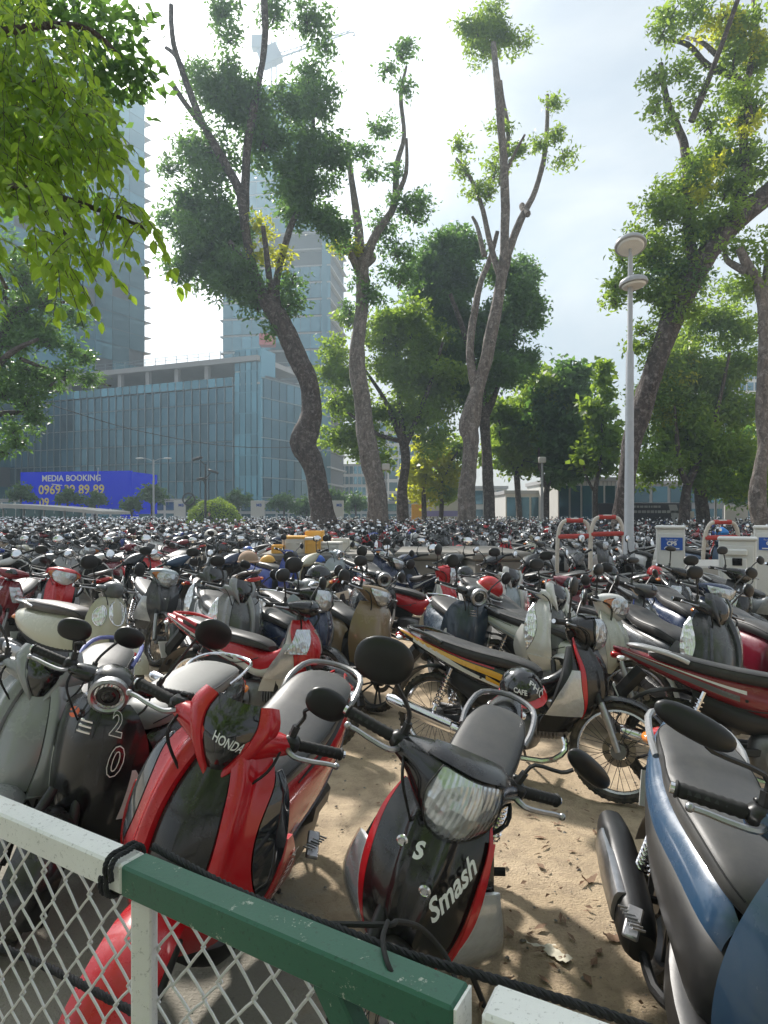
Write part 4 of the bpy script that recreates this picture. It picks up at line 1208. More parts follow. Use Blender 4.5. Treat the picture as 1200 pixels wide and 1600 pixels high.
obj('lettering', flat_text('09', 1.35, cc + d * 3.6 + Vector((0, 0, z0 + .75)), X, (0, 0, 1), .03), 'yellow_print', bb, 0)
for s in (1, 5, 9): obj('leg', wbox(A, d, n, s, s + .25, 0, z0, -.35, -.1), 'pole_grey', bb, 0)
for s0, zz, s1, z2 in ((4.2, z0 + 3.1, 3.6, z1 + .3), (10.2, z0 + 2.9, 8.3, z0 + 2.7), (6.7, z0 + 3.4, 6.2, z0 + 3.9)):
    obj('lamp_arm', tube([A + d * s0 + n * .2 + Vector((0, 0, zz)), A + d * s1 + n * .9 + Vector((0, 0, z2))], .05, 5), 'rail_white', bb, 0)
# pavilion with a curved canopy
pv = thing('pavilion', 'low glazed kiosk under a thin curved white canopy, far left', 'pavilion')
g = G(); N = 16; V = []
for i in range(N + 1):
    u = i / N; p = P(-60 + 235 * u, 786 + 13 * u * u, 56)
    for dy in (-2, 4):
        for dz in (0, -.42 * (1 - .4 * u)): V.append((p.x, p.y + dy, p.z + dz))
F = []
for i in range(N):
    o = i * 4
    F += [(o, o + 4, o + 6, o + 2), (o + 1, o + 3, o + 7, o + 5), (o, o + 1, o + 5, o + 4), (o + 2, o + 6, o + 7, o + 3)]
F += [(0, 2, 3, 1), (N * 4, N * 4 + 1, N * 4 + 3, N * 4 + 2)]
g.add(V, F); obj('canopy', g, 'pale_concrete', pv, 30)
for i in range(9):
    p = P(2 + i * 15, 805, 57); obj('pane', box((p.x, 57, 1.0), (.78, .06, 2.0)), 'glass_teal', pv, 0)
for i in range(5):
    p = P(5 + i * 32, 805, 55.6); obj('post', tube([(p.x, 55.6, 0), (p.x, 55.6, 2.0)], .08, 8), 'rail_white', pv)
# hoardings, totems and banners near the street
t_, a, b = hoarding('pale advertising hoarding with a lilac band between the mottled trunk and the grey trunk', 660, 716, 776, 812, 58, 'wall_white')
obj('colour_band', box(((a.x + b.x) / 2, 57.88, b.z + .55), (b.x - a.x, .03, .5)), 'lilac', t_, 0)
t_, a, b = hoarding('yellow vertical banner with white head beside the blue hoarding', 643, 661, 788, 815, 54, 'safety_yellow', 'banner', 'banner')
obj('head_panel', box(((a.x + b.x) / 2, 53.88, a.z + .25), (.98, .05, .5)), 'wall_white', t_, 0)
obj('lettering', flat_text('MB', .42, ((a.x + b.x) / 2, 53.84, a.z + .25), (1, 0, 0), (0, 0, 1), .01), 'sign_blue', t_, 0)
for q, (x0, x1, lab) in enumerate(((272, 290, 'grey advertising totem left of the round green bush'), (392, 413, 'grey advertising totem just left of the leaning tree trunk'), (518, 537, 'pale totem panel just right of the leaning tree trunk'))):
    t_, a, b = hoarding(lab, x0, x1, 782, 815, 60, 'wall_white', 'sign', 'totem_sign')
    obj('lettering', flat_text('MB', .38, ((a.x + b.x) / 2 + .15, 59.88, a.z - .45), (1, 0, 0), (0, 0, 1), .01), 'sign_blue', t_, 0)
t_, a, b = hoarding('long dark site hoarding with faint white lettering behind the tall lamp post', 935, 1080, 786, 822, 48, 'dark_board')
r2 = random.Random(3); g = G()
for zz, hh, n_ in ((2.1, .16, 9), (1.72, .2, 13)):
    x = a.x + 2.3
    for k in range(n_): w_ = r2.uniform(.10, .34); box((x + w_ / 2, 47.89, zz), (w_, .02, hh)  , g); x += w_ + .07
obj('faint_lettering', g, 'wall_grey', t_, 0)
q = G().add([(a.x + 5.2, 47.88, 2.25), (a.x + 5.8, 47.88, 2.25), (a.x + 6.3, 47.88, .7), (a.x + 5.6, 47.88, .7)], [(0, 1, 2, 3)])
obj('printed_panel', q, 'wall_grey', t_, 0)
t_, a, b = hoarding('small white notice board on the trunk side of the dark hoarding', 1070, 1084, 799, 809, 45, 'wall_white', 'notice', 'notice_board')
t_, a, b = hoarding('pale fence panels beside the far right trunk', 1132, 1168, 790, 822, 46, 'wall_white', 'fence', 'panel_fence')

# ------------------------------------------------------------------ lamp posts, poles, signs, cables
def pole_lamp(label, px, pytop, dist, r, head, group=None):
    b = P(px, 800, dist); top = P(px, pytop, dist); t_ = thing('street_lamp', label, 'street lamp', (b.x, dist, 0), group=group)
    h = top.z
    obj('pole', tube([(0, 0, 0), (0, 0, h * .5), (0, 0, h)], [r, r * .85, r * .6], 12), 'pole_grey' if head != 'flood' else 'steel_dark', t_)
    if head == 'double':
        for s in (1, -1):
            obj('arm', tube([(0, 0, h - .2), (s * .5, 0, h + .05), (s * 1.1, 0, h + .12)], .035, 6), 'pole_grey', t_)
            obj('lamp_head', ellipsoid((s * 1.35, 0, h + .12), (.42, .15, .08)), 'rail_white', t_)
    if head == 'flood':
        for s, zz in ((-1, .25), (1, -.55), (-.4, -1.0)):
            obj('arm', tube([(0, 0, h + zz - .35), (s * .35, 0, h + zz)], .03, 6), 'steel_dark', t_)
            obj('flood_lamp', box((s * .5, -.05, h + zz + .08), (.62, .35, .14), None, .03, Matrix.Rotation(R(s * 18), 3, 'Y')), 'steel_dark', t_)
    if head == 'box':
        obj('lamp_head', box((0, 0, h + .15), (.5, .4, .42), None, .05), 'wall_white', t_)
    return t_
pole_lamp('thin white double headed street lamp in front of the glass podium', 240, 718, 62, .11, 'double')
pole_lamp('black pole with floodlights beside the round green bush', 321, 725, 40, .09, 'flood')
pole_lamp('thin lamp pole with a square head just right of the mottled trunk', 603, 733, 42, .07, 'box')
pole_lamp('white pole with a square lamp head left of the site office', 847, 722, 46, .12, 'box')
pole_lamp('thin pale pole in front of the right hand trees', 1118, 738, 44, .09, 'none')
pole_lamp('short black lamp pole carrying a ring sign left of the bush', 290, 790, 45, .05, 'none')
sg = thing('round_sign', 'tilted black ring shaped no parking sign on a short pole', 'sign', P(295, 780, 45))
obj('ring', ring((0, 0, 0), .42, [(-.05, -.03), (.05, -.03), (.05, .03), (-.05, .03)], 24), 'steel_dark', sg)
obj('bar', beam((-.28, 0, -.28), (.28, 0, .28), .06, .09), 'steel_dark', sg, 0)
# the tall lamp post
b = P(981, 800, 12.5)
lp = thing('tall_lamp_post', 'tall grey lamp post with two flat round lamp heads, right of centre', 'lamp post', (b.x, b.y, 0))
hp = P(985, 400, 12.5).z
obj('pole', tube([(0, 0, 0), (.02, 0, 1.2), (.02, 0, 1.22), (.04, 0, hp * .72), (.04, 0, hp * .725), (.05, 0, hp)], [.112, .105, .092, .072, .052, .045], 16), 'pole_grey', lp)
obj('base_flange', disc((0, 0, .02), .2, .04, 16).xf(Matrix.Rotation(R(90), 4, 'X')), 'pole_grey', lp)
def lamp_head(z, r, tilt, dx, nod=-20):
    q = Matrix.Translation((dx, 0, z)) @ Matrix.Rotation(R(tilt), 4, 'Y') @ Matrix.Rotation(R(nod), 4, 'X')
    prof = [(0, .10), (.10, .105), (.19, .085), (.255, .045), (.275, .0), (.27, -.04), (.25, -.045), (.0, -.045)]
    V = []; F = []; N = 30
    for i in range(N):
        a = 2 * PI * i / N
        for rr, zz in prof: V.append((rr / .275 * r * math.cos(a), rr / .275 * r * math.sin(a), zz))
    k = len(prof)
    for i in range(N):
        for j in range(k - 1): F.append((i * k + j, ((i + 1) % N) * k + j, ((i + 1) % N) * k + j + 1, i * k + j + 1)[::-1])
    h = obj('lamp_head', G().add(V, F).xf(q), 'pole_grey', lp)
    V = [(r * .84 * math.cos(2 * PI * i / N), r * .84 * math.sin(2 * PI * i / N), -.052) for i in range(N)]
    V2 = [(x * .9, y * .9, -.085) for x, y, _ in V]
    F = [(i, (i + 1) % N, (i + 1) % N + N, i + N) for i in range(N)] + [tuple(range(N, 2 * N))[::-1]]
    obj('diffuser', G().add(V + V2, F).xf(q), 'rail_white', h)
lamp_head(hp + .22, .30, 4, .05)
obj('lamp_stem', tube([(.05, 0, hp - .1), (.05, 0, hp + .2)], .03, 8), 'pole_grey', lp)
lamp_head(hp - .52, .27, -4, .11, -4)
# slack overhead cables
def cable(label, pts, r=.02):
    o = obj('overhead_cable', tube(pts, r, 5, smooth=6), 'rubber'); tag(o, label, 'cable'); return o
cable('thin black overhead cable sagging across the glass podium', [P(-60, 585, 30), P(90, 636, 33), P(230, 676, 37), P(390, 699, 42), P(560, 690, 48), P(680, 660, 52)], .022)
cable('overhead cable running behind the right hand trunks', [P(820, 720, 50), P(900, 736, 46), P(1040, 748, 44), P(1130, 738, 44), P(1240, 700, 42)], .02)

# ------------------------------------------------------------------ cabinets, barriers, slabs in the lot
def cabinet(label, px0, px1, pytop, dist, sign=None, louvre=False):
    a = P(px0, pytop, dist); b = P(px1, pytop, dist); w = b.x - a.x; x = (a.x + b.x) / 2; h = a.z
    t_ = thing('electric_cabinet', label, 'cabinet', (x, dist, 0), (0, 0, -math.atan(x / dist))); w *= .97
    obj('plinth', box((0, .2, .16), (w + .08, .5, .32), None, .02), 'pale_concrete', t_, 0)
    obj('housing', box((0, .2, .32 + (h - .36) / 2), (w, .44, h - .36), None, .02), 'cab_white', t_, 0)
    obj('roof_cap', box((0, .2, h - .02), (w + .03, .5, .05), None, .015), 'cab_white', t_, 0)
    obj('door', box((0, -.03, .36 + (h - .46) / 2), (w - .08, .018, h - .5), None, .006), 'cab_white', t_, 0)
    if sign:
        w_ = w
        s = obj('sign_plate', box((.02, -.05, h - .28), (w * .74, .012, .20), None), 'sign_blue', t_, 0)
        obj('lettering', flat_text(sign, .085, (.02, -.06, h - .275), (1, 0, 0), (0, 0, 1), .004), 'white_print', s, 0)
        obj('lettering', flat_text('Tu phan phoi', .034, (.02, -.06, h - .215), (1, 0, 0), (0, 0, 1)), 'white_print', s, 0)
        obj('faint_lettering', box((-.04, -.057, h - .355), (.10, .004, .018)).merge(box((.08, -.057, h - .355), (.10, .004, .018))), 'white_print', s, 0)
    if louvre:
        obj('lid', box((-.03, -.06, h - .22), (w * .66, .05, .10), None, .02), 'cab_white', t_, 0)
        obj('inset_door', box((-.03, -.05, h - .52), (w * .62, .03, .42), None, .01), 'cab_white', t_, 0)
        obj('meter_window', box((.0, -.07, h - .36), (.13, .02, .11), None, .005), 'gloss_black', t_, 0)
    return t_
cabinet('pale electric cabinet with blue CP5 sign plate beyond the blue motorbikes', 1026, 1069, 822, 10.2, 'CP5')
cabinet('squat pale meter cabinet with a small dark window near the right edge', 1125, 1179, 840, 9.6, None, True)
cabinet('pale electric cabinet with blue sign plate cut by the right edge', 1180, 1222, 822, 10.2, 'CP')
slab_q = (5.75, 11.5)
obj('concrete_deck', box((5.75, 11.4, .40), (1.35, 1.5, .80), None, .03), 'pale_concrete', None, 0, kind='structure')
def arch_barrier(label, px0, px1, pytop, dist, lean=0):
    a = P(px0, pytop, dist); b = P(px1, pytop, dist); w = (b.x - a.x) / 2; h = a.z
    t_ = thing('arched_barrier', label, 'barrier', ((a.x + b.x) / 2, dist, 0), (R(lean), 0, 0))
    pts = [(-w, 0, 0), (-w, 0, h * .70), (-w * .82, 0, h * .93), (-w * .45, 0, h), (w * .45, 0, h), (w * .82, 0, h * .93), (w, 0, h * .70), (w, 0, 0)]
    obj('frame', tube(pts, .040, 10, smooth=4), 'cream_worn', t_)
    obj('top_sleeve', tube([(-w * .5, 0, h + .002), (w * .5, 0, h + .002)], .047, 10), 'red_worn', t_)
    
    obj('lower_rail', tube([(-w, 0, h * .08), (w, 0, h * .08)], .03, 8), 'cream_worn', t_)
    obj('mid_rail', tube([(-w, 0, h * .78), (w, 0, h * .79)], .05, 10), 'red_worn', t_)
    for s in (-1, 1): obj('foot', box((s * w, 0, .03), (.12, .5, .06), None, .01), 'red_worn', t_, 0)
arch_barrier('worn red and cream arched barrier, leftmost of the three', 870, 921, 813, 13.3, 3)
arch_barrier('worn red and cream arched barrier touching the tall lamp post', 924, 976, 808, 13.1, -2)
arch_barrier('worn red and cream arched barrier beside the CP5 cabinet', 1096, 1149, 815, 13.4, 6)
def jersey(label, px, py, dist, w, mat, rot=0, h=.8, name='road_barrier'):
    c = P(px, py, dist); t_ = thing(name, label, 'barrier', (c.x, dist, 0), (0, 0, R(rot)))
    prof = [(-.30, 0), (-.30, .16), (-.17, .36), (-.10, h), (.10, h), (.17, .36), (.30, .16), (.30, 0)]; V = []; k = len(prof)
    for x in (-w / 2, -w / 2 + .05, w / 2 - .05, w / 2):
        s = .94 if abs(x) == w / 2 else 1
        for y, z in prof: V.append((x, y * s, z * (s if z > .2 else 1)))
    F = [(i * k + j, i * k + (j + 1) % k, (i + 1) * k + (j + 1) % k, (i + 1) * k + j)[::-1] for i in range(3) for j in range(k)]
    F += [tuple(range(k)), tuple(3 * k + j for j in range(k))[::-1]]
    obj('body', G().add(V, F), mat, t_, 25)
    obj('cap', box((0, 0, h + .02), (w * .7, .16, .05), None, .02), mat, t_, 0)
    for s in (-1, 1): obj('forklift_slot', box((s * w * .25, -.302, .08), (.22, .012, .10)), 'steel_dark', t_, 0)
def slab(label, px0, px1, dist, depth, h, rot):
    a = P(px0, 800, dist); b = P(px1, 800, dist); w = b.x - a.x; r2 = random.Random(px0)
    t_ = thing('concrete_kerb', label, 'planter kerb', ((a.x + b.x) / 2, dist, 0), (0, 0, R(rot)))
    obj('coping', box((0, 0, h - .07), (w, depth, .14), None, .03), 'concrete', t_, 0)
    obj('base', box((0, 0, (h - .15) / 2), (w - .12, depth - .12, h - .15), None, .02), 'concrete', t_, 0)
slab('long weathered concrete deck block below the pollarded grey tree', 622, 716, 12.6, 2.0, .97, -5)
slab('thick weathered concrete deck block right of the long one', 712, 800, 12.3, 2.3, .99, 8)
slab('low pale concrete deck carrying the crates, left of the weathered blocks', 415, 612, 12.9, 1.5, .90, 2)
def crate(label, px, dist, w, d_, h, mat, z=.90, rot=0, lid=None, name='foam_box', cat='box'):
    c = P(px, 800, dist); t_ = thing(name, label, cat, (c.x, dist, z), (0, 0, R(rot)))
    g = G(); k = .03
    for x in (-w / 2 + k / 2, w / 2 - k / 2): box((x, 0, h / 2), (k, d_, h), g, .008)
    for y in (-d_ / 2 + k / 2, d_ / 2 - k / 2): box((0, y, h / 2), (w - 2 * k - .002, k, h), g, .008)
    box((0, 0, k / 2 + .001), (w - 2 * k - .002, d_ - 2 * k - .002, k), g)
    obj('body', g, mat, t_, 0)
    for s in (-1, 1): obj('handle', box((s * w * .25, -d_ / 2 - .008, h * .7), (w * .22, .02, .03), None, .006), mat, t_, 0)
    if lid: obj('lid', box((0, 0, h + .025), (w + .02, d_ + .02, .05), None, .012), lid, t_, 0)
    return t_
crate('yellow plastic crate at the left end of the crate group', 436, 12.5, .26, .4, .16, 'safety_yellow', .9, 4, None, 'plastic_crate', 'crate')
crate('white foam box with a yellow lid left of the orange crate', 462, 12.6, .44, .4, .28, 'barrier_white', .9, -4, 'safety_yellow')
crate('open orange plastic crate standing in the middle of the boxes', 489, 12.45, .30, .35, .26, 'safety_yellow', .9, 6, 'barrier_white', 'plastic_crate', 'crate')
crate('yellow plastic crate stacked on the deck behind the orange one', 492, 12.95, .36, .35, .42, 'safety_yellow', .9, 0, None, 'plastic_crate', 'crate')
crate('low white foam box at the right end of the crate group', 517, 12.5, .40, .38, .17, 'barrier_white', .9, -8, 'barrier_white')
crate('white foam box lying behind the low white one', 532, 13.1, .34, .3, .26, 'barrier_white', .9, 12)

# ------------------------------------------------------------------ trees
def quads_mesh(name, V, mat):
    """V: (n, 4, 3) leaf quads"""
    n = len(V); me = bpy.data.meshes.new(name)
    me.vertices.add(n * 4); me.vertices.foreach_set('co', V.astype(np.float32).ravel())
    me.loops.add(n * 4); me.loops.foreach_set('vertex_index', np.arange(n * 4, dtype=np.int32))
    me.polygons.add(n); me.polygons.foreach_set('loop_start', np.arange(0, n * 4, 4, dtype=np.int32))
    try: me.polygons.foreach_set('loop_total', np.full(n, 4, dtype=np.int32))
    except Exception: pass
    me.materials.append(MATS[mat]); me.update(calc_edges=True); return me

def unit(v): return v / np.maximum(np.linalg.norm(v, axis=-1, keepdims=True), 1e-9)

def leaf_quads(pos, L_, W_, droop=.35, rs=nr, grp=1):
    """bent leaf quads at pos (n,3)"""
    n = len(pos); d = rs.normal(size=(n, 3)); d[:, 2] = d[:, 2] * .7 - droop; d = unit(d)
    if grp > 1: b0 = np.repeat(unit(rs.normal(size=(n // grp, 3))), grp, 0); d = unit(d + b0 * .8)
    s = unit(np.cross(d, rs.normal(size=(n, 3)))); nn = np.cross(d, s)
    k = rs.uniform(.65, 1.25, (n, 1)); L1 = L_ * k; W1 = W_ * k
    a = pos; b = pos + d * L1 * .45 + s * W1 * .5 + nn * W1 * .12; c = pos + d * L1 - nn * L1 * .12; e = pos + d * L1 * .45 - s * W1 * .5 + nn * W1 * .12
    return np.stack([a, b, c, e], 1)

def crown(name, parent, blobs, per, L_, W_, mat, twig=.45, tw_leaves=16, droop=.35, flat=.8, rs=nr):
    """blobs: (x, y, z, r): leaves gather on twigs spread through every blob, with gaps between"""
    out = []; per *= .85; L_ *= 1.22; W_ *= 1.3; sub = []
    for x, y, z, r in blobs:          # every lobe breaks up into uneven sprays
        m = 13 if r > .8 else 6
        for _ in range(m):
            u = unit(rs.normal(size=3)); q = r * rs.uniform(.25, 1.22)
            sub.append((x + u[0] * q, y + u[1] * q, z + u[2] * q * .85, r * rs.uniform(.18, .46)))
        sub.append((x, y, z, r * .40))
    for x, y, z, r in sub:
        nt = max(2, int(per * r * r * rs.uniform(.5, 1.5)))
        u = unit(rs.normal(size=(nt, 3))); rad = r * rs.uniform(.1, 1, (nt, 1)) ** .6
        c = np.array([x, y, z]) + u * rad * np.array([1.1, 1.1, flat]) + rs.normal(size=(nt, 3)) * r * .22
        p = np.repeat(c, tw_leaves, 0) + rs.normal(size=(nt * tw_leaves, 3)) * twig * .5 * np.array([1, 1, .7])
        out.append(leaf_quads(p, L_, W_, droop, rs, tw_leaves))
    V = np.concatenate(out); o = link(name, quads_mesh(name, V, mat), parent)
    return o

def wood(pts, parent, name, mat, seed=0, n=14, sub=5, rough=.10):
    """tapered irregular trunk or limb through (x,y,z,r)"""
    r2 = random.Random(seed); tab = pts; m = (len(pts) - 1) * sub; V = []; F = []
    ph = [r2.uniform(0, 6.28) for _ in range(6)]; up = None
    C = [Vector(crom(tab, i / m)[:3]) for i in range(m + 1)]; Rr = [max(.01, crom(tab, i / m)[3]) for i in range(m + 1)]
    for i in range(m + 1):
        d = C[min(i + 1, m)] - C[max(i - 1, 0)]; d.normalize()
        if up is None: up = Vector((1, 0, 0)) if abs(d.x) < .8 else Vector((0, 0, 1))
        x = up.cross(d); x.normalize(); y = d.cross(x); up = y
        for j in range(n):
            a = 2 * PI * j / n; z = C[i].z
            k = 1 + rough * (math.sin(2 * a + z * 1.3 + ph[0]) * .6 + math.sin(3 * a - z * 2.1 + ph[1]) * .5 + math.sin(5 * a + z * 3.7 + ph[2]) * .35 + r2.uniform(-.35, .35))
            V.append(C[i] + (x * math.cos(a) + y * math.sin(a)) * Rr[i] * k)
    for i in range(m):
        for j in range(n):
            a, b = i * n + j, i * n + (j + 1) % n; F.append((a, b, b + n, a + n))
    F.append(tuple(range(n))[::-1]); F.append(tuple(m * n + j for j in range(n)))
    return obj(name, G().add(V, F), mat, parent, 60)

def tree(label, dist, trunk, limbs, blobs, per, L_, W_, leaf, barkm, twig=.5, twl=16, depth=.5, group=None, name='tree', twigs=0, extra=None, seed=None):
    """pixel outlines of trunk (px, py, radius px) and blobs (px, py, r px) stood up at their distance with real depth"""
    rs = np.random.RandomState((seed or int(trunk[0][0] * 7 + dist)) % 99991); r2 = random.Random(int(trunk[0][0]) + 3)
    k = dist / FPX; b = P(trunk[0][0], 800, dist)
    t_ = thing(name, label, 'tree', (b.x, dist, 0), group=group); O = Vector((b.x, dist, 0))
    def W(px, py, r, dy=0): p = P(px, py, dist) - O; return (p.x, p.y + dy, p.z, r * k)
    tp = [W(q[0], q[1], q[2] * .90) for q in trunk]; z0 = tp[0][2]
    tp = [(tp[0][0], 0, -.3, tp[0][3] * 1.45), (tp[0][0], 0, .25, tp[0][3] * 1.2)] + [q for q in tp if q[2] > .9]
    wood(tp, t_, 'trunk', barkm, seed=int(dist), n=18)
    top_r = 0
    for li, lb in enumerate(limbs):
        dy = 0; pts = []; sgn = r2.choice((-1, 1)); total = (len(lb) - 1)
        for i, q in enumerate(lb): pts.append(W(q[0], q[1], q[2] * .82, dy=sgn * i / max(1, total) * r2.uniform(.6, 1.6)))
        wood(pts, t_, 'limb', barkm, seed=li, n=10, sub=4)
    bl = []
    for px, py, r in blobs:
        x, y, z, rr = W(px, py, r, 0); rr = max(rr, .25)
        bl.append((x, r2.uniform(-.35, 1.1) * rr * depth * 1.6, z, rr))
        if rr > 1.4:
            for q in range(2): bl.append((x + r2.uniform(-.5, .5) * rr, r2.uniform(-.5, 1.9) * rr * depth * 2, z + r2.uniform(-.4, .4) * rr, rr * .75))
    if twigs:
        g = G()
        for x, y, z, rr in bl:
            for q in range(twigs):
                u = Vector((r2.gauss(0, 1), r2.gauss(0, 1), r2.gauss(.3, .8))).normalized() * rr * r2.uniform(.5, .95)
                c = Vector((x, y, z)); tube([c - u * .3 - Vector((0, 0, rr * .4)), c + u * .3, c + u], [.045, .03, .012], 4, g)
        obj('twigs', g, barkm, t_, kind='stuff')
    c = crown('crown', t_, bl, per, L_, W_, leaf, twig, twl, rs=rs); c['kind'] = 'stuff'
    if extra:
        for ex in extra:
            eb = [W(px, py, r)[:3] + (W(px, py, r)[3],) for px, py, r in ex[0]]
            c = crown('crown', t_, eb, ex[1], L_, W_, ex[2], twig, twl, rs=rs); c['kind'] = 'stuff'
    return t_

tree('tall leaning tree with dark rough trunk and wide heavy crown', 34,
     [(512, 826, 20), (500, 780, 19), (487, 720, 19), (474, 692, 22), (487, 645, 18), (483, 600, 17), (465, 560, 17), (448, 520, 16), (430, 490, 17), (415, 468, 14)],
     [[(422, 480, 13), (400, 440, 11), (388, 385, 9), (383, 335, 9), (375, 300, 8), (350, 255, 8), (322, 205, 7), (300, 150, 6), (285, 100, 5), (281, 40, 4)],
      [(287, 108, 5), (268, 75, 4), (249, 52, 3.5)], [(383, 330, 8), (387, 250, 8), (400, 170, 7), (415, 90, 6), (420, 40, 6), (414, -40, 5)],
      [(430, 488, 12), (432, 430, 7), (452, 355, 6), (472, 305, 5), (488, 245, 4), (485, 120, 3), (480, 85, 2)], [(405, 440, 9), (385, 410, 6), (362, 385, 5)],
      [(322, 205, 6), (300, 180, 5), (278, 150, 4.5)], [(475, 690, 12), (466, 690, 9), (459, 688, 5)], [(424, 470, 8), (420, 400, 5), (418, 370, 4)]],
     [(345, 130, 42), (320, 120, 40), (385, 160, 42), (295, 215, 36), (335, 240, 40), (290, 300, 34), (285, 350, 30), (325, 380, 48), (295, 410, 34), (370, 440, 40), (350, 330, 45), (350, 420, 40), (410, 210, 40),
      (455, 160, 38), (495, 170, 34), (490, 230, 40), (512, 140, 22), (470, 290, 42), (505, 320, 34), (445, 250, 40), (520, 350, 28), (520, 250, 24), (340, 10, 26), (480, 110, 26),
      (360, 60, 22), (425, 10, 24), (480, 30, 28), (508, 60, 22), (450, 470, 24), (455, 430, 22), (430, 510, 18), (400, 470, 26), (270, 320, 20), (262, 260, 12)],
     44, .25, .10, 'leaf_dark', 'bark_dark', .55, 16, twigs=3, extra=[([(412, 355, 22), (405, 400, 16), (440, 400, 14)], 26, 'leaf_yellow')])
tree('slender mottled grey tree with forked limbs and sparse crown, centre', 38,
     [(592, 824, 17), (587, 760, 17), (573, 690, 16), (568, 640, 15), (560, 590, 14), (558, 540, 12.5), (566, 480, 11), (566, 410, 11)],
     [[(566, 425, 10), (558, 340, 8), (548, 270, 6), (540, 200, 5)], [(566, 415, 10), (590, 360, 8), (616, 315, 7), (620, 250, 5.5), (632, 200, 4.5), (627, 130, 4), (636, 85, 2.5)],
      [(560, 425, 8), (542, 385, 6), (530, 350, 4)], [(618, 310, 5), (634, 275, 4), (634, 235, 2.5)], [(566, 420, 6), (584, 395, 5), (560, 370, 3)]],
     [(626, 85, 17), (605, 105, 10), (634, 70, 12), (632, 135, 9), (585, 195, 18), (605, 200, 18), (545, 235, 20), (575, 265, 18), (570, 235, 14), (615, 270, 16), (635, 320, 26), (600, 345, 24), (620, 385, 28), (650, 330, 20),
      (560, 440, 18), (540, 380, 16), (625, 430, 30), (585, 460, 22), (660, 310, 12), (545, 480, 18)],
     34, .24, .10, 'leaf_dark', 'bark_grey', .5, 14, twigs=4, extra=[([(530, 385, 12), (556, 395, 8)], 26, 'leaf_yellow')])
tree('tall bare pollarded tree with grey trunk and leafy tuft at its top', 36,
     [(728, 828, 14), (730, 760, 14), (736, 690, 14), (733, 662, 17), (746, 610, 12), (760, 560, 11), (776, 480, 10), (790, 400, 10)],
     [[(788, 410, 9), (787, 300, 8), (778, 200, 7), (769, 130, 6), (768, 80, 5)], [(785, 420, 8), (815, 340, 7), (840, 290, 5.5), (857, 220, 4.5), (866, 122, 3.5)],
      [(783, 285, 6), (797, 205, 4), (790, 140, 3.5), (788, 108, 3)], [(780, 430, 7), (766, 370, 5), (753, 310, 4.5), (733, 260, 3.5), (718, 225, 2.5)],
      [(746, 612, 10), (735, 560, 8), (741, 500, 7), (752, 440, 6), (770, 395, 5), (782, 350, 4)], [(757, 400, 5), (748, 350, 4), (741, 330, 3)], [(782, 290, 4), (800, 250, 3), (812, 232, 2)], [(825, 335, 6), (820, 315, 6), (822, 308, 5)]],
     [(770, 50, 30), (745, 45, 24), (795, 45, 22), (768, 15, 26), (725, 40, 14), (812, 62, 16), (755, 72, 16), (783, 195, 14), (790, 240, 17), (775, 265, 18), (717, 228, 13), (728, 262, 15), (747, 290, 18), (765, 300, 16), (812, 235, 9),
      (868, 158, 14), (866, 212, 17), (880, 245, 17), (845, 222, 9)],
     48, .24, .09, 'leaf_mid', 'bark_grey', .45, 16, twigs=3)
tree('dense dark tree standing behind the bare pollarded one', 46,
     [(766, 822, 9), (762, 740, 9), (757, 660, 9), (748, 590, 8)], [[(757, 660, 7), (735, 560, 6), (700, 470, 4)], [(760, 650, 7), (800, 540, 5), (815, 450, 3)]],
     [(690, 395, 38), (720, 420, 42), (680, 450, 36), (660, 420, 20), (720, 480, 44), (760, 520, 44), (700, 540, 40), (800, 430, 34), (825, 420, 18), (820, 470, 34), (840, 500, 22), (790, 500, 40), (780, 570, 40), (740, 600, 36), (700, 600, 34), (820, 560, 26), (715, 370, 20), (740, 390, 18)],
     42, .30, .13, 'leaf_dark', 'bark_dark', .6, 15)
tree('broad green tree with slim dark trunk between the two grey trunks', 44,
     [(632, 822, 9), (628, 770, 9), (634, 720, 8), (626, 670, 7)], [[(628, 690, 6), (600, 620, 4), (560, 560, 2.5)], [(630, 680, 6), (622, 600, 4), (618, 520, 2.5)], [(632, 700, 6), (665, 620, 4), (690, 540, 2.5)], [(630, 690, 5), (590, 680, 3.5), (545, 650, 2)]],
     [(530, 545, 26), (515, 580, 20), (525, 625, 30), (545, 590, 24), (600, 520, 34), (640, 510, 36), (670, 540, 38), (610, 570, 34), (650, 590, 38), (560, 690, 32), (530, 680, 24), (570, 640, 30), (660, 640, 38), (690, 590, 34), (610, 640, 30), (550, 500, 22), (680, 680, 30), (595, 720, 20)],
     30, .30, .14, 'leaf_mid', 'bark_dark', .6, 14, twigs=3)
tree('small yellow leaved tree in front of the pale hoarding', 50, [(664, 820, 4), (662, 780, 4), (663, 740, 3.5)], [[(663, 750, 3), (680, 710, 2), (700, 690, 1.5)]],
     [(655, 735, 24), (680, 710, 26), (668, 765, 20), (645, 770, 14), (695, 740, 20), (670, 690, 22)], 40, .38, .2, 'leaf_yellow', 'bark_dark', .6, 10)
tree('small yellow leaved tree nearer the bare pollarded trunk', 50, [(688, 820, 3.5), (690, 780, 3.5), (686, 740, 3)], [[(688, 760, 3), (705, 720, 2), (720, 700, 1.5)]],
     [(700, 730, 24), (712, 700, 24), (690, 765, 18), (705, 770, 14), (775, 700, 12), (755, 715, 12)], 36, .36, .2, 'leaf_mid', 'bark_dark', .6, 10, extra=[([(700, 750, 18), (690, 720, 16)], 26, 'leaf_yellow')])
gr_ = 'street trees behind the site office'
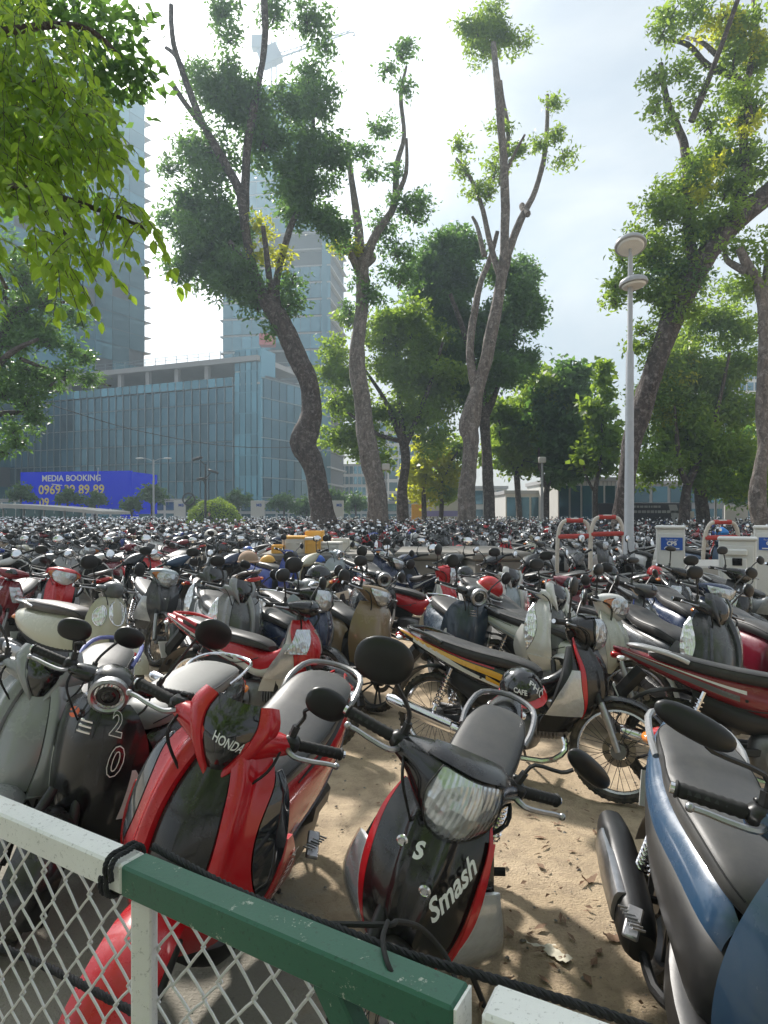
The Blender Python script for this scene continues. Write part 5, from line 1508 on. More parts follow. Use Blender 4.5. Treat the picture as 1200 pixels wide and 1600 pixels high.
tree('bushy tree left of the site office, its trunk beside the square lamp', 52, [(812, 822, 5), (810, 780, 5), (806, 730, 5)], [[(808, 745, 4), (825, 700, 3), (835, 650, 2)], [(808, 745, 4), (785, 700, 3), (775, 660, 2)]],
     [(800, 650, 36), (830, 620, 34), (850, 590, 26), (820, 680, 38), (785, 690, 32), (840, 700, 34), (810, 725, 28), (860, 640, 30), (870, 600, 26)], 30, .36, .2, 'leaf_mid', 'bark_dark', .65, 12, group=gr_)
tree('big leaved tree with twin stems right beside the white site office', 50, [(852, 822, 6), (854, 770, 5), (862, 730, 5)], [[(858, 745, 4), (880, 690, 3), (900, 640, 2)], [(852, 760, 4), (840, 730, 3), (836, 700, 2)]],
     [(870, 640, 36), (895, 610, 32), (880, 690, 40), (905, 660, 36), (870, 730, 28), (850, 660, 34), (900, 725, 30), (925, 690, 28), (910, 585, 18), (880, 575, 20), (900, 640, 26)], 28, .42, .24, 'leaf_dark', 'bark_dark', .7, 11, group=gr_, extra=[([(875, 610, 24), (895, 640, 20), (850, 600, 18)], 18, 'leaf_mid')])
tree('pointed sapling with large pale leaves left of the tall lamp post', 44, [(932, 822, 4), (930, 770, 4), (940, 720, 3)], [[(935, 740, 3), (945, 660, 2.5), (944, 580, 1.5)], [(930, 770, 3), (922, 745, 2), (918, 720, 1.5)]],
     [(945, 590, 12), (943, 570, 7), (950, 615, 16), (935, 640, 20), (955, 645, 18), (945, 680, 26), (925, 710, 24), (950, 720, 22), (965, 690, 14)], 30, .42, .26, 'leaf_mid', 'bark_dark', .5, 9, group=gr_)
tree('wide feathery tree filling the gap behind the right hand trunks', 38,
     [(1068, 822, 8), (1072, 770, 8), (1085, 735, 7)], [[(1075, 760, 6), (1060, 735, 5), (1050, 700, 4), (1040, 640, 2.5)], [(1085, 735, 6), (1110, 660, 4), (1120, 560, 2.5)], [(1085, 735, 5), (1070, 640, 3), (1080, 540, 2)]],
     [(1040, 560, 32), (1075, 530, 34), (1110, 500, 34), (1150, 520, 34), (1050, 610, 38), (1090, 580, 38), (1130, 580, 38), (1165, 570, 30), (1045, 670, 36), (1090, 640, 40), (1135, 640, 38), (1170, 640, 30), (1030, 720, 30), (1070, 700, 36), (1120, 700, 38), (1160, 700, 30), (1100, 745, 32), (1180, 750, 26), (1140, 760, 22), (1160, 450, 26), (1020, 740, 24)],
     42, .28, .11, 'leaf_mid', 'bark_dark', .65, 16, extra=[([(1045, 600, 26), (1040, 640, 22), (1060, 655, 18), (1075, 550, 18)], 22, 'leaf_yellow')])
tree('dark tree with stout crooked trunk behind the notice board', 42, [(1100, 822, 10), (1096, 780, 10), (1090, 740, 10)], [[(1094, 760, 7), (1120, 720, 5), (1150, 680, 3)]],
     [(1130, 730, 34), (1165, 720, 34), (1190, 690, 34), (1190, 740, 34), (1150, 770, 24), (1200, 780, 24), (1110, 770, 18)], 32, .28, .12, 'leaf_dark', 'bark_dark', .6, 14)
tree('huge tree leaning out of frame to the right, thick mottled trunk', 27,
     [(966, 838, 13), (976, 770, 15), (986, 700, 16), (1002, 640, 17), (1018, 590, 17), (1042, 520, 18), (1068, 460, 19), (1102, 400, 19), (1150, 345, 18), (1215, 290, 17), (1300, 210, 15)],
     [[(1150, 350, 14), (1163, 300, 10), (1168, 240, 9), (1172, 180, 8), (1166, 120, 7), (1120, 85, 6), (1088, 50, 5), (1065, 20, 4)], [(1085, 440, 10), (1078, 330, 8), (1079, 230, 8), (1072, 185, 7), (1052, 140, 6), (1046, 78, 5)],
      [(1080, 190, 6), (1098, 140, 5), (1115, 80, 4.5), (1140, -10, 4)], [(1172, 190, 7), (1178, 120, 6), (1190, 40, 5), (1195, -30, 4)], [(1118, 85, 5), (1105, 55, 4), (1098, 20, 3)]],
     [(1035, 50, 24), (1050, 20, 26), (1085, 15, 28), (1130, 25, 24), (1170, 40, 32), (1190, 80, 30), (1150, 90, 26), (1030, 120, 22), (1025, 165, 18), (1060, 110, 18), (1090, 150, 24), (1110, 190, 26), (1045, 190, 12), (1150, 150, 30), (1190, 160, 30), (1130, 230, 34), (1175, 230, 30), (1195, 260, 28),
      (1080, 250, 26), (1060, 290, 30), (1100, 290, 34), (1140, 290, 30), (1040, 330, 30), (1075, 350, 34), (1120, 350, 30), (1000, 360, 22), (1020, 400, 32), (1060, 410, 36), (1100, 430, 28), (975, 400, 14), (1000, 450, 24), (960, 470, 16), (1040, 470, 36), (1080, 480, 26), (1010, 510, 24), (985, 430, 18), (965, 440, 12), (1030, 540, 18), (995, 540, 10)],
     74, .20, .085, 'leaf_mid', 'bark_dark', .42, 15, twigs=3, extra=[([(1120, 40, 30), (1180, 60, 30), (1170, 200, 26), (1100, 270, 28), (1080, 300, 22)], 30, 'leaf_yellow'), ([(1060, 440, 34), (1020, 430, 26), (1090, 380, 26)], 30, 'leaf_dark')])
tree('crooked pale trunk rising at the far right edge', 24,
     [(1192, 828, 13), (1183, 780, 14), (1188, 730, 11), (1194, 690, 10), (1190, 640, 9.5), (1193, 580, 9.5), (1194, 510, 9), (1187, 450, 8.5), (1171, 420, 8), (1155, 388, 6)], [[(1190, 520, 8), (1205, 440, 6), (1215, 380, 4)], [(1168, 425, 8), (1150, 400, 6), (1145, 380, 4)]],
     [(1190, 400, 24), (1205, 440, 24), (1210, 370, 26), (1150, 380, 10), (1180, 440, 12)], 40, .18, .08, 'leaf_mid', 'bark_grey', .4, 14)
tree('dark feathery tree at the left edge in front of the glass podium', 22,
     [(-60, 835, 16), (-50, 700, 15), (-30, 600, 14), (0, 520, 11)], [[(-30, 600, 9), (30, 560, 6), (80, 540, 3)], [(-5, 530, 8), (40, 470, 5), (90, 450, 2.5)], [(-40, 650, 8), (10, 640, 5), (40, 640, 2.5)], [(0, 520, 8), (20, 440, 5), (30, 390, 2.5)], [(30, 560, 4), (90, 580, 2.5), (150, 592, 1.5)]],
     [(20, 400, 34), (40, 430, 36), (0, 450, 36), (70, 470, 28), (100, 485, 22), (120, 500, 14), (30, 500, 38), (70, 530, 30), (110, 545, 22), (130, 558, 12), (0, 540, 36), (40, 575, 34), (75, 590, 22), (100, 585, 16), (145, 592, 12), (0, 610, 34), (35, 630, 26), (55, 650, 12), (10, 665, 28), (30, 690, 16), (0, 700, 24)],
     120, .17, .055, 'leaf_dark', 'bark_dark', .32, 18, twigs=4)
# small street trees by the billboard and the podium
sg_ = 'small street trees along the far kerb'
for i, (x, y, r, lab) in enumerate(((32, 772, 12, 'small dark street tree in front of the left end of the billboard'), (105, 776, 11, 'small street tree hiding the middle of the billboard number'), (148, 780, 10, 'small street tree below the right half of the billboard'),
        (236, 772, 15, 'feathery street tree in front of the billboard corner'), (300, 788, 10, 'low street tree just left of the round bush'), (372, 780, 13, 'small pale street tree right of the round bush'),
        (443, 786, 15, 'small leafy street tree left of the dark leaning trunk'), (478, 792, 12, 'small street tree touching the dark leaning trunk'), (521, 775, 9, 'small street tree just right of the leaning trunk'), (555, 785, 14, 'small street tree in front of the far pale office block'), (205, 786, 9, 'low street tree between billboard and thin street lamp'))):
    d_ = 64 + (i * 7) % 5
    tree(lab, d_, [(x, 824, 1.8), (x + 1, 800, 1.6), (x, y + 4, 1.4)], [], [(x, y, r), (x - r * .9, y + 3, r * .7), (x + r * .9, y + 2, r * .75), (x, y - r * .5, r * .6)], 26, .38, .18, 'leaf_far', 'bark_dark', .5, 10, group=sg_, name='street_tree')
# clipped round bush
t_ = thing('round_bush', 'bright yellow green clipped round bush behind the motorbikes', 'bush', P(335, 815, 42))
t_.location.z = 0
N = 5200; u = unit(nr.normal(size=(N, 3))); u[:, 2] = np.abs(u[:, 2]); rr = 1 + .05 * np.sin(u[:, :1] * 9) * np.sin(u[:, 2:] * 8) + nr.normal(size=(N, 1)) * .03
pos = u * rr * np.array([1.75, 1.6, 1.75]) + np.array([0, 0, .72])
c = link('leaves', quads_mesh('leaves', leaf_quads(pos, .14, .09, -.3), 'leaf_hedge'), t_); c['kind'] = 'stuff'
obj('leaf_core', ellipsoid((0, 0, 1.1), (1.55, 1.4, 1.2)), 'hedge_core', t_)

# ------------------------------------------------------------------ the near tree whose leaves hang in at the top left
nt_ = thing('broad_leaved_tree', 'near tree with bright yellow green leaves hanging in at the top left', 'tree', (-4.6, 4.6, 0))
NO = Vector((-4.6, 4.6, 0)); r2 = random.Random(11)
wood([(0, 0, -.2, .30), (0, 0, 1, .23), (.05, 0, 2.5, .19), (.2, -.1, 4.5, .15), (.1, .1, 6.5, .09)], nt_, 'trunk', 'bark_grey', 3)
def NP(px, py, d): return P(px, py, d) - NO
sprays = []     # twig polylines
main = [([NP(-260, 200, 4.6), NP(-60, 160, 4.4), NP(60, 130, 4.2), NP(150, 190, 4.0)], .05), ([NP(-240, 120, 4.6), NP(-40, 60, 4.6), NP(120, 40, 4.8), NP(190, 90, 5)], .05),
        ([NP(-220, 330, 4.4), NP(-40, 290, 4.0), NP(60, 300, 3.8), NP(160, 330, 3.7), NP(235, 360, 3.6)], .035), ([NP(-60, 300, 4), NP(30, 290, 3.6), NP(80, 340, 3.5), NP(130, 400, 3.4)], .02),
        ([NP(-240, 260, 4.4), NP(-80, 330, 3.8), NP(-20, 400, 3.4), NP(10, 450, 3.2)], .03)]
for q, r in main: wood([(p.x, p.y, p.z, r * (1 - .8 * i / (len(q) - 1))) for i, p in enumerate(q)], nt_, 'limb', 'bark_dark', 2, 7, 4)
for q, r in main: wood([(0, 0, 4.2 + r, .08), tuple(q[0] * .5 + Vector((0, 0, 2.3))) + (.06,), tuple(q[0]) + (r,)], nt_, 'limb', 'bark_dark', 2, 8, 4)
LV = []
def spray(a, b, n, L_, W_, hang=.6):
    """a twig with leaves in two ranks"""
    a = Vector(a); b = Vector(b); d = (b - a); L0 = d.length; d.normalize()
    side = d.cross(Vector((0, 0, 1))).normalized()
    pts = []
    for i in range(n):
        t = (i + .5) / n; p = a + d * L0 * t - Vector((0, 0, .10 * t * t)); pts.append(p)
        for s in (-1, 1):
            dd = (side * s * r2.uniform(.5, 1) + d * r2.uniform(.3, .9) - Vector((0, 0, hang * r2.uniform(.5, 1.5))) + Vector((r2.gauss(0, .2), r2.gauss(0, .2), 0))).normalized()
            nn = dd.cross(Vector((r2.gauss(0, .6), r2.gauss(0, .6), 1))).normalized().cross(dd).normalized(); sd = dd.cross(nn); k = r2.uniform(.7, 1.2); l, w = L_ * k, W_ * k
            LV.append((p + dd * .008, dd, sd, nn, l, w))
    return pts
tw = G()
def cluster(px, py, rpx, d, cnt, L_=.075, W_=.042, hang=.6):
    for _ in range(cnt):
        a_ = r2.uniform(0, 6.28); rr = rpx * math.sqrt(r2.random()); dd = d + r2.uniform(-.45, .45)
        p = NP(px - 24 + rr * math.cos(a_), py - 44 + rr * math.sin(a_), dd); v = Vector((r2.uniform(-.1, .30), r2.uniform(-.2, .12), r2.uniform(-.30, -.02)))
        pts = spray(p, p + v, r2.randint(4, 6), L_, W_, hang); tube([p] + pts, .0022, 3, tw)
for a in ((20, 110, 60, 4.2, 26), (90, 100, 60, 4.2, 26), (40, 200, 70, 4.0, 34), (130, 170, 50, 4.1, 26), (160, 250, 42, 4.0, 22), (70, 270, 60, 3.9, 30), (10, 270, 50, 3.8, 24), (120, 230, 50, 4.0, 24), (185, 215, 22, 4.2, 7), (40, 30, 50, 4.8, 20), (0, 170, 50, 4.3, 20),
          (110, 290, 30, 3.8, 9), (150, 345, 22, 3.7, 6), (190, 345, 20, 3.6, 6), (225, 360, 16, 3.6, 5), (245, 390, 12, 3.6, 3), (90, 345, 24, 3.5, 6), (60, 325, 24, 3.5, 6), (20, 335, 26, 3.5, 7), (85, 400, 22, 3.4, 6), (120, 420, 24, 3.4, 7), (150, 435, 18, 3.4, 5), (110, 450, 16, 3.4, 4),
          (5, 410, 16, 3.3, 3), (5, 470, 14, 3.2, 3), (-60, 200, 80, 4.2, 30), (-60, 60, 80, 4.5, 20)): cluster(*a)
obj('twigs', tw, 'bark_dark', nt_, kind='stuff')
def leafv(p, dd, sd, nn, l, w):
    o = [(0, 0, 0), (.22, .42, .05), (.52, .5, .06), (.80, .28, .0), (1, 0, -.10), (.80, -.28, .0), (.52, -.5, .06), (.22, -.42, .05)]
    return [p + dd * (l * x) + sd * (w * y) + nn * (l * z) for x, y, z in o], p + dd * l * .5 - nn * l * .015
def ondist(lf):
    p = lf[0] + NO; X = 600 + FPX * p.x / p.y; Y = 800 - FPX * (p.z - CAM_H) / p.y
    return (0 < X < 1200 and 0 < Y < 1600), lf[4] / p.y
LV.sort(key=lambda q: -(ondist(q)[1] if ondist(q)[0] else 0))
LF = [(i, (i + 1) % 8, 8) for i in range(8)]
unitleaf = None
for i, lf in enumerate(LV[:290]):
    if unitleaf is None:
        o_ = [(0, 0, 0), (.22, .42, .05), (.52, .5, .06), (.80, .28, .0), (1, 0, -.10), (.80, -.28, .0), (.52, -.5, .06), (.22, -.42, .05), (.5, 0, -.015)]
        unitleaf = mesh_of('leaf', G().add(o_, LF), 'leaf_near', 0)
    p, dd, sd, nn, l, w = lf; o = link('leaf', unitleaf, nt_)
    M3 = Matrix((dd * l, sd * w, nn * l)).transposed(); o.matrix_local = Matrix.Translation(p) @ M3.to_4x4()
g = G()
for lf in LV[290:]:
    v, c = leafv(*lf); g.add(v + [c], LF)
obj('foliage', g, 'leaf_near', nt_, 0, kind='stuff')
# unseen canopy added over and behind the camera to block sky and darken reflections
r4 = random.Random(2); sky_block = []
for k in range(46):
    x = r4.uniform(-9, 5.5); y = r4.uniform(-9, -.5); z = r4.uniform(5.6, 9.0)
    sky_block.append((x - NO.x, y - NO.y, z, r4.uniform(1.0, 1.7)))
for k in range(26): sky_block.append((r4.uniform(-9, 8) - NO.x, r4.uniform(-11, -5) - NO.y, r4.uniform(2.4, 6.5), r4.uniform(1.0, 1.8)))
for k in range(7):
    a = r4.uniform(-2.6, .2); wood([(.1, .1, 5.6, .10), (.1 + 2 * math.cos(a), 2 * math.sin(a), 6.4, .07), (4.6 * math.cos(a), 5 * math.sin(a), 7.2, .04), (7.5 * math.cos(a), 8 * math.sin(a), 7.6, .02)], nt_, 'limb', 'bark_dark', k, 7, 4)
c = crown('crown', nt_, sky_block, 11, .16, .09, 'leaf_near', .45, 14, .5, rs=np.random.RandomState(8)); c['kind'] = 'stuff'
# darker foliage of the same tree higher and further back
bl = [tuple(NP(px, py, d)) + (r,) for px, py, d, r in ((150, 70, 6.2, .34), (195, 95, 6.4, .26), (110, 40, 6.4, .4), (60, 10, 6.4, .5), (205, 115, 6.2, .14), (0, 30, 6.4, .5), (170, 20, 6.6, .22), (-40, 90, 6, .6), (60, 150, 6, .5), (20, 260, 5.6, .45), (90, 250, 5.8, .35), (140, 130, 6.2, .3))]
c = crown('crown', nt_, bl, 190, .10, .05, 'leaf_dark', .22, 10, .7, rs=np.random.RandomState(4)); c['kind'] = 'stuff'

# ------------------------------------------------------------------ the motorbikes
def col(h):
    return tuple(h)
RED = (.52, .006, .014); DRED = (.20, .006, .014); MAR = (.16, .006, .02); WHITE = (.66, .66, .64); SILV = (.30, .31, .32); GREY = (.10, .105, .11); BLACK = (.006, .006, .008)
NAVY = (.012, .025, .075); BLUE = (.02, .05, .30); STEEL = (.030, .070, .135); BEIGE = (.27, .19, .11); CREAM = (.52, .50, .38); MINT = (.30, .50, .42); CHAR = (.03, .033, .038); PALEB = (.36, .42, .46); PINK = (.35, .03, .07); ORANGE = (.55, .12, .01); YEL = (.72, .38, .02)
def pal(A, B=None, C=None, D=BLK, F=None, G_=(.05, .05, .052), H=None, K=BLK, L_=None, S=SEAT, E=None):
    return dict(E=E or B or A, A=A, B=B or A, C=C or BLK, D=D, F=F or A, G=G_, H=H or A, K=K, L=L_ or BLK, S=S)
GSEAT = (.038, .038, .040)

# hero parts added to their own models
smash = underbone('wave', head_shape=0, mirror='big', mspec={-1: ('big', .03, 0), 1: ('wing', .03, -.05, -8)})
S_, rf = smash.Sa, smash.ref
for t0, v0 in ((-.36, .22), (.16, .34), (-.16, .62)):
    p = S_(t0, v0); g = G(); q = Matrix.Translation(p + Vector((.020, 0, .004))) @ Matrix.Rotation(R(-90), 4, 'Z')
    prof = [(-.004, -.003), (.003, -.002), (.004, .004), (-.001, .007), (-.006, .003)]
    ring((0, 0, 0), .013, prof, 18, g); disc((0, .004, 0), .009, .010, 14, g, .007)
    smash.part('screw', g.xf(q), 'chrome', parent=smash.FC)
g = text_on(S_, 'Smash', .058, .44, .31, 1 / .235, -1 / .56, rf, .030, R(50), .45, .0014)
smash.part('lettering', g, 'white_print', parent=smash.FC)
g = patch(S_, (lambda w: .84 - .34 * w), (lambda w: .92 - .40 * w), .14, .62, 4, 12, .0235, .002, rf)
smash.part('red_flash', g, 'paint', 'B', parent=smash.FC)
g = text_on(S_, 'S', .045, -.06, .23, 1 / .17, -1 / .56, rf, .026, R(20), .3, .002); smash.part('emblem', g, 'white_print', parent=smash.FC)
smash.part('rope_hook', tube([S_(-.1, .70) + Vector((.03, 0, 0)), S_(-.1, .74) + Vector((.05, 0, .0))], .006, 6), 'steel_dark', parent=smash.FC)

redv = scooter('vee', mirror='oval', hero=True, mside=(1,), mspec={1: ('oval', -.05, -.04)})
redv.part('lettering', text_on(redv.Sv, 'HONDA', .032, .16, .40, 1 / .15, -1 / .24, redv.vr, .004, R(-8), 0, .0006), 'white_print', steer=True, parent=None)
redv.part('lettering', text_on(redv.Sa, 'HONDA', .034, 1.13, .60, 1 / .235, -1 / .56, redv.ref, .016, R(70), 0, .0004), 'white_print')
redv.part('dash_label', text_on(redv.Sa, 'I I', .02, -.02, .10, 1 / .2, -1 / .56, redv.ref, .0, 0), 'steel_dark')
bluev = scooter('smooth', front='none', mirror='wing', mspec={-1: ('wing', .08, -.04, -26)}, slim=True)
esc = scooter('retro', front='slit', mirror='oval', mspec={1: ('big', .0, .12), -1: ('oval', -.08, -.05)})
def tri_emblem(t0, v0, r):
    g = G()
    for k in range(3):
        pts = []
        for i in range(9):
            a = R(12 + 96 * i / 8) + k * 2 * PI / 3 + R(90); pts.append((math.cos(a) * r, math.sin(a) * r * .82))
        pts.append((math.cos(R(60) + k * 2 * PI / 3 + R(90)) * r * .22, math.sin(R(60) + k * 2 * PI / 3 + R(90)) * r * .2))
        V = [esc.Sa(t0 + x / .2, v0 - y / .58) + Vector((.026, 0, .006)) for x, y in pts]; g.add(V, [tuple(range(len(V)))[::-1]])
    return g
esc.part('emblem', tri_emblem(-.42, .17, .032), 'orange_print')
for ch, v_ in (('2', .20), ('0', .42)):
    esc.part('lettering', text_on(esc.Sa, ch, .135, .58, v_, .62 / .23, -1 / .58, esc.ref, .0265, R(-8), .15, .005), 'white_print', parent=None)
    esc.part('lettering_core', text_on(esc.Sa, ch, .135, .58, v_, .62 / .23, -1 / .58, esc.ref, .0275, R(-8), .15, .001), 'gloss_black', parent=None)
yam = scooter('vee', mirror='oval')
yam.part('lettering', text_on(yam.Sa, 'YAMAHA', .055, .25, .80, 1 / .21, -1 / .56, yam.ref, .034, 0, 0, .001), 'black_print')

MOD = dict(sport2=underbone('sport', style_side=2, mirror='oval'), spoke3=underbone('wave', hero=True, style_side=3, mirror='round'), wave=underbone('wave', head_shape=0, style_side=0), dream=underbone('wave', head_shape=1, style_side=1, mirror='oval'), spoke=underbone('wave', hero=True, style_side=0, mirror='round'),
           sport=underbone('sport', style_side=1, mirror='oval'), racer=underbone('sport', style_side=0, wheelstyle='alloy', mirror='wing'),
           vee=scooter('vee'), lead=scooter('smooth', front='bar', mirror='oval'), soft=scooter('smooth', front='lamp_low', mirror='oval'), slit=scooter('retro', front='slit', mirror='round'),
           vespa=scooter('retro', front='round', mirror='round'), oval=scooter('retro', front='oval', mirror='big'), smash=smash, redv=redv, bluev=bluev, esc=esc, yam=yam)
CATN = dict(sport2='motorbike', spoke3='motorbike', wave='motorbike', dream='motorbike', spoke='motorbike', sport='motorbike', racer='motorbike')
PLACED = []
def mb(model, x, y, yaw, colors, label, lean=10, steer=20, group='motorbikes parked in the lot', scale=1.):
    nm = 'motorbike' if model in CATN or model == 'smash' else 'scooter'
    r_ = MOD[model].place(label, x, y, yaw, colors, lean, steer, group, nm, nm, scale)
    c, s = math.cos(R(yaw)), math.sin(R(yaw)); PLACED.append([(x + c * k, y + s * k) for k in (-.62, 0, .62)])
    return r_
NEAR = 'motorbikes nearest the fence'
mb('redv', -.66, 2.50, -103, pal(RED, BLACK, BLACK, F=RED, G_=(.25, .25, .26), S=GSEAT), 'red and black scooter with dark fly screen, right behind the white rail', 14, 11, NEAR, 1.04)
mb('smash', .085, 2.27, -110, pal(BLACK, RED, WHITE, F=BLACK, L_=BLACK, G_=(.16, .16, .17), S=GSEAT), 'glossy black motorbike with red edged front cover, nearest the end of the green rail', 15, 26, NEAR)
mb('bluev', .905, 1.77, -100, pal(STEEL, BLACK, STEEL, F=STEEL, G_=(.3, .3, .31), S=GSEAT), 'steel blue scooter cut by the right edge, nearest to the camera', 10, 8, NEAR)
mb('esc', -1.27, 3.15, -103, pal(BLACK, F=BLACK, H=BLACK, G_=(.4, .4, .42), S=(.22, .22, .215)), 'black electric scooter with square chrome lamp and orange emblem beside the red scooter', 10, 34, NEAR)
mb('yam', -1.76, 3.28, -84, pal(SILV, WHITE, SILV, F=SILV, G_=(.12, .14, .4), S=GSEAT), 'silver scooter with dark fly screen cut by the left edge', 10, 10, NEAR)
R2_ = 'second row of motorbikes behind the fence'
mb('sport2', -1.02, 4.85, -27, pal(RED, WHITE, BLACK, E=RED, F=BLACK, L_=WHITE, H=BLACK, G_=RED), 'red and white motorbike standing side on behind the black electric scooter', 9, 5, R2_)
mb('spoke3', .84, 4.12, -34, pal(BLACK, WHITE, YEL, D=RED, E=RED, F=CHAR, L_=BLACK, H=BLACK, G_=BLK), 'black motorbike with yellow side stripe and spoked front wheel, side on', 8, 12, R2_)
mb('racer', 2.30, 3.62, -22, pal(DRED, WHITE, GREY, F=BLACK, L_=BLACK, H=BLACK, G_=(.5, .5, .52)), 'red motorbike with white tail panels pointing out of the right edge', 9, 5, R2_)
mb('oval', -2.95, 6.05, -28, pal(CREAM, F=CREAM, H=GREY, G_=BLK, S=(.07, .055, .05)), 'cream scooter with large oval lamp and brown seat, left side', 9, 5, R2_)
mb('lead', -.42, 6.0, -58, pal(BEIGE, F=BEIGE, H=BEIGE, G_=WHITE), 'beige brown scooter with cracked front panel beside the red and white motorbike', 10, 20, R2_)
mb('slit', .60, 6.05, -82, pal((.025, .04, .065), F=CHAR, H=(.035, .035, .04), G_=BLK), 'dark slate retro scooter with round ring lamp, behind the yellow striped motorbike', 8, 22, R2_)
mb('vee', 1.20, 5.75, -72, pal(WHITE, C=GREY, G_=BLK), 'white scooter with dark fly screen left of the white motorbike', 9, 15, R2_)
mb('dream', 1.40, 5.25, -42, pal((.55, .56, .50), C=PALEB, F=WHITE, L_=WHITE, H=WHITE), 'off white motorbike with pale leg shield behind the yellow striped one', 9, 10, R2_)
mb('racer', 2.05, 6.15, -55, pal(GREY, BLUE, BLACK, F=BLACK, L_=GREY, H=GREY, G_=WHITE), 'grey and blue sport motorbike with lamp set low, right of the white motorbikes', 9, 15, R2_)
mb('vee', 2.22, 5.05, -78, pal(CHAR, BLACK, GREY, G_=BLK), 'glossy charcoal scooter behind the red motorbike at the right', 9, 15, R2_)
mb('lead', 2.95, 6.35, -88, pal(NAVY, F=NAVY, H=NAVY), 'navy blue scooter with wide headlight left of the maroon scooters', 9, 5, R2_)
mb('soft', 3.05, 5.15, -80, pal(MAR, F=MAR, H=MAR, G_=WHITE, S=GSEAT), 'maroon scooter with slanted headlights at the right edge', 9, 10, R2_)
mb('soft', 1.85, 7.0, -100, pal(DRED, F=DRED, H=MAR, G_=GREY), 'dark red scooter behind the grey and blue sport motorbike', 9, 5, R2_)
mb('vee', -1.62, 6.1, -62, pal(SILV, C=GREY, F=GREY), 'silver grey scooter behind the tail of the red and white motorbike', 9, 15, R2_)
mb('vespa', -1.05, 6.55, -62, pal(PALEB, F=PALEB, H=SILV, G_=BLK), 'pale blue grey scooter with round lamp behind the red and white motorbike', 9, 15, R2_)
mb('wave', -.95, 5.72, -50, pal(NAVY, SILV, BLACK, F=BLACK, L_=SILV, H=BLACK), 'dark navy motorbike hemmed in left of the beige scooter', 9, 10, R2_)
mb('vee', -2.15, 7.35, -70, pal(GREY, C=SILV), 'dark grey scooter with broad seat behind the cream scooter', 9, 15, R2_)
mb('dream', -2.85, 7.6, -58, pal((.07, .07, .08), C=GREY, F=GREY, H=PALEB), 'gunmetal motorbike with pale silver lamp cowl behind the cream scooter', 9, 15, R2_)
mb('sport', -2.55, 4.75, -30, pal(WHITE, BLUE, BLACK, F=WHITE, L_=WHITE, H=WHITE, G_=WHITE), 'white and blue tailed motorbike between silver and cream scooters', 9, 5, R2_) if False else None
mb('slit', -.25, 7.5, -80, pal(BLACK, F=BLACK, H=BLACK, G_=BLK), 'black scooter standing behind the beige brown scooter', 9, 15, R2_)
mb('wave', .32, 7.75, -35, pal(RED, WHITE, BLACK, F=WHITE, L_=WHITE, H=RED), 'red and white motorbike behind the dark slate retro scooter', 9, 15, R2_)
mb('vee', 1.15, 7.35, -75, pal(WHITE, C=PALEB), 'white scooter with pale centre panel behind the dark slate retro scooter', 9, 15, R2_)

# the rest of the lot, row after row
CNAME = {}
def cn(n, c): CNAME[c] = n; return c
PALETTE = [(cn('black', BLACK), 20), (cn('charcoal', CHAR), 10), (cn('grey', GREY), 12), (cn('silver', SILV), 13), (cn('white', WHITE), 14), (cn('red', RED), 12), (cn('dark red', DRED), 6), (cn('maroon', MAR), 3),
           (cn('navy', NAVY), 7), (cn('blue', BLUE), 3), (cn('steel blue', STEEL), 3), (cn('beige', BEIGE), 2), (cn('cream', CREAM), 2), (cn('mint green', MINT), 1), (cn('pale blue', PALEB), 2)]
PK = [c for c, w in PALETTE for _ in range(w)]
KIND = {'wave': 'motorbike', 'dream': 'motorbike with wide lamp', 'sport': 'sport motorbike', 'racer': 'sport motorbike with alloy wheels', 'vee': 'scooter', 'lead': 'rounded scooter', 'soft': 'low lamp scooter', 'slit': 'retro scooter', 'vespa': 'round lamp scooter', 'oval': 'oval lamp scooter'}
KP = ['wave'] * 6 + ['dream'] * 4 + ['sport'] * 4 + ['racer'] * 3 + ['vee'] * 6 + ['lead'] * 5 + ['soft'] * 4 + ['slit'] * 2 + ['vespa'] * 2 + ['oval']
OBST = [(4.76, 12.5, .35), (4.56, 10.5, .45), (5.3, 9.9, .45), (6.2, 10.4, .5), (5.75, 11.4, 1.1), (3.9, 13.3, .6), (4.6, 13.1, .6), (7.0, 13.4, .6), (5.3, 9.0, .5),
        (.3, 12.6, .9), (1.0, 12.6, .95), (1.9, 12.3, 1.2), (-.4, 12.9, .7), (-1.1, 12.9, .7), (-1.8, 12.9, .7), (-2.2, 12.9, .6), (-4.6, 4.6, .5)]
for q in [o for o in list(SC.objects) if o.get('category') == 'tree' or o.get('category') == 'street lamp']:
    OBST.append((q.location.x, q.location.y, 1.2))
def free(x, y, yaw, pad=.56):
    c, s = math.cos(R(yaw)), math.sin(R(yaw)); pts = [(x + c * k, y + s * k) for k in (-.62, 0, .62)]
    for ox, oy, r in OBST:
        if any((px - ox) ** 2 + (py - oy) ** 2 < (r + .3) ** 2 for px, py in pts): return None
    for pl in PLACED:
        if abs(pl[1][1] - y) > 2 or abs(pl[1][0] - x) > 2: continue
        if any((a - e) ** 2 + (b - f) ** 2 < pad * pad for a, b in pts for e, f in pl): return None
    return pts
rr_ = random.Random(21); CAND = []
yy = 7.9; row = 0; base = [-62, -70, 118, -55, -110, -66, 125, -60, 112, -72]
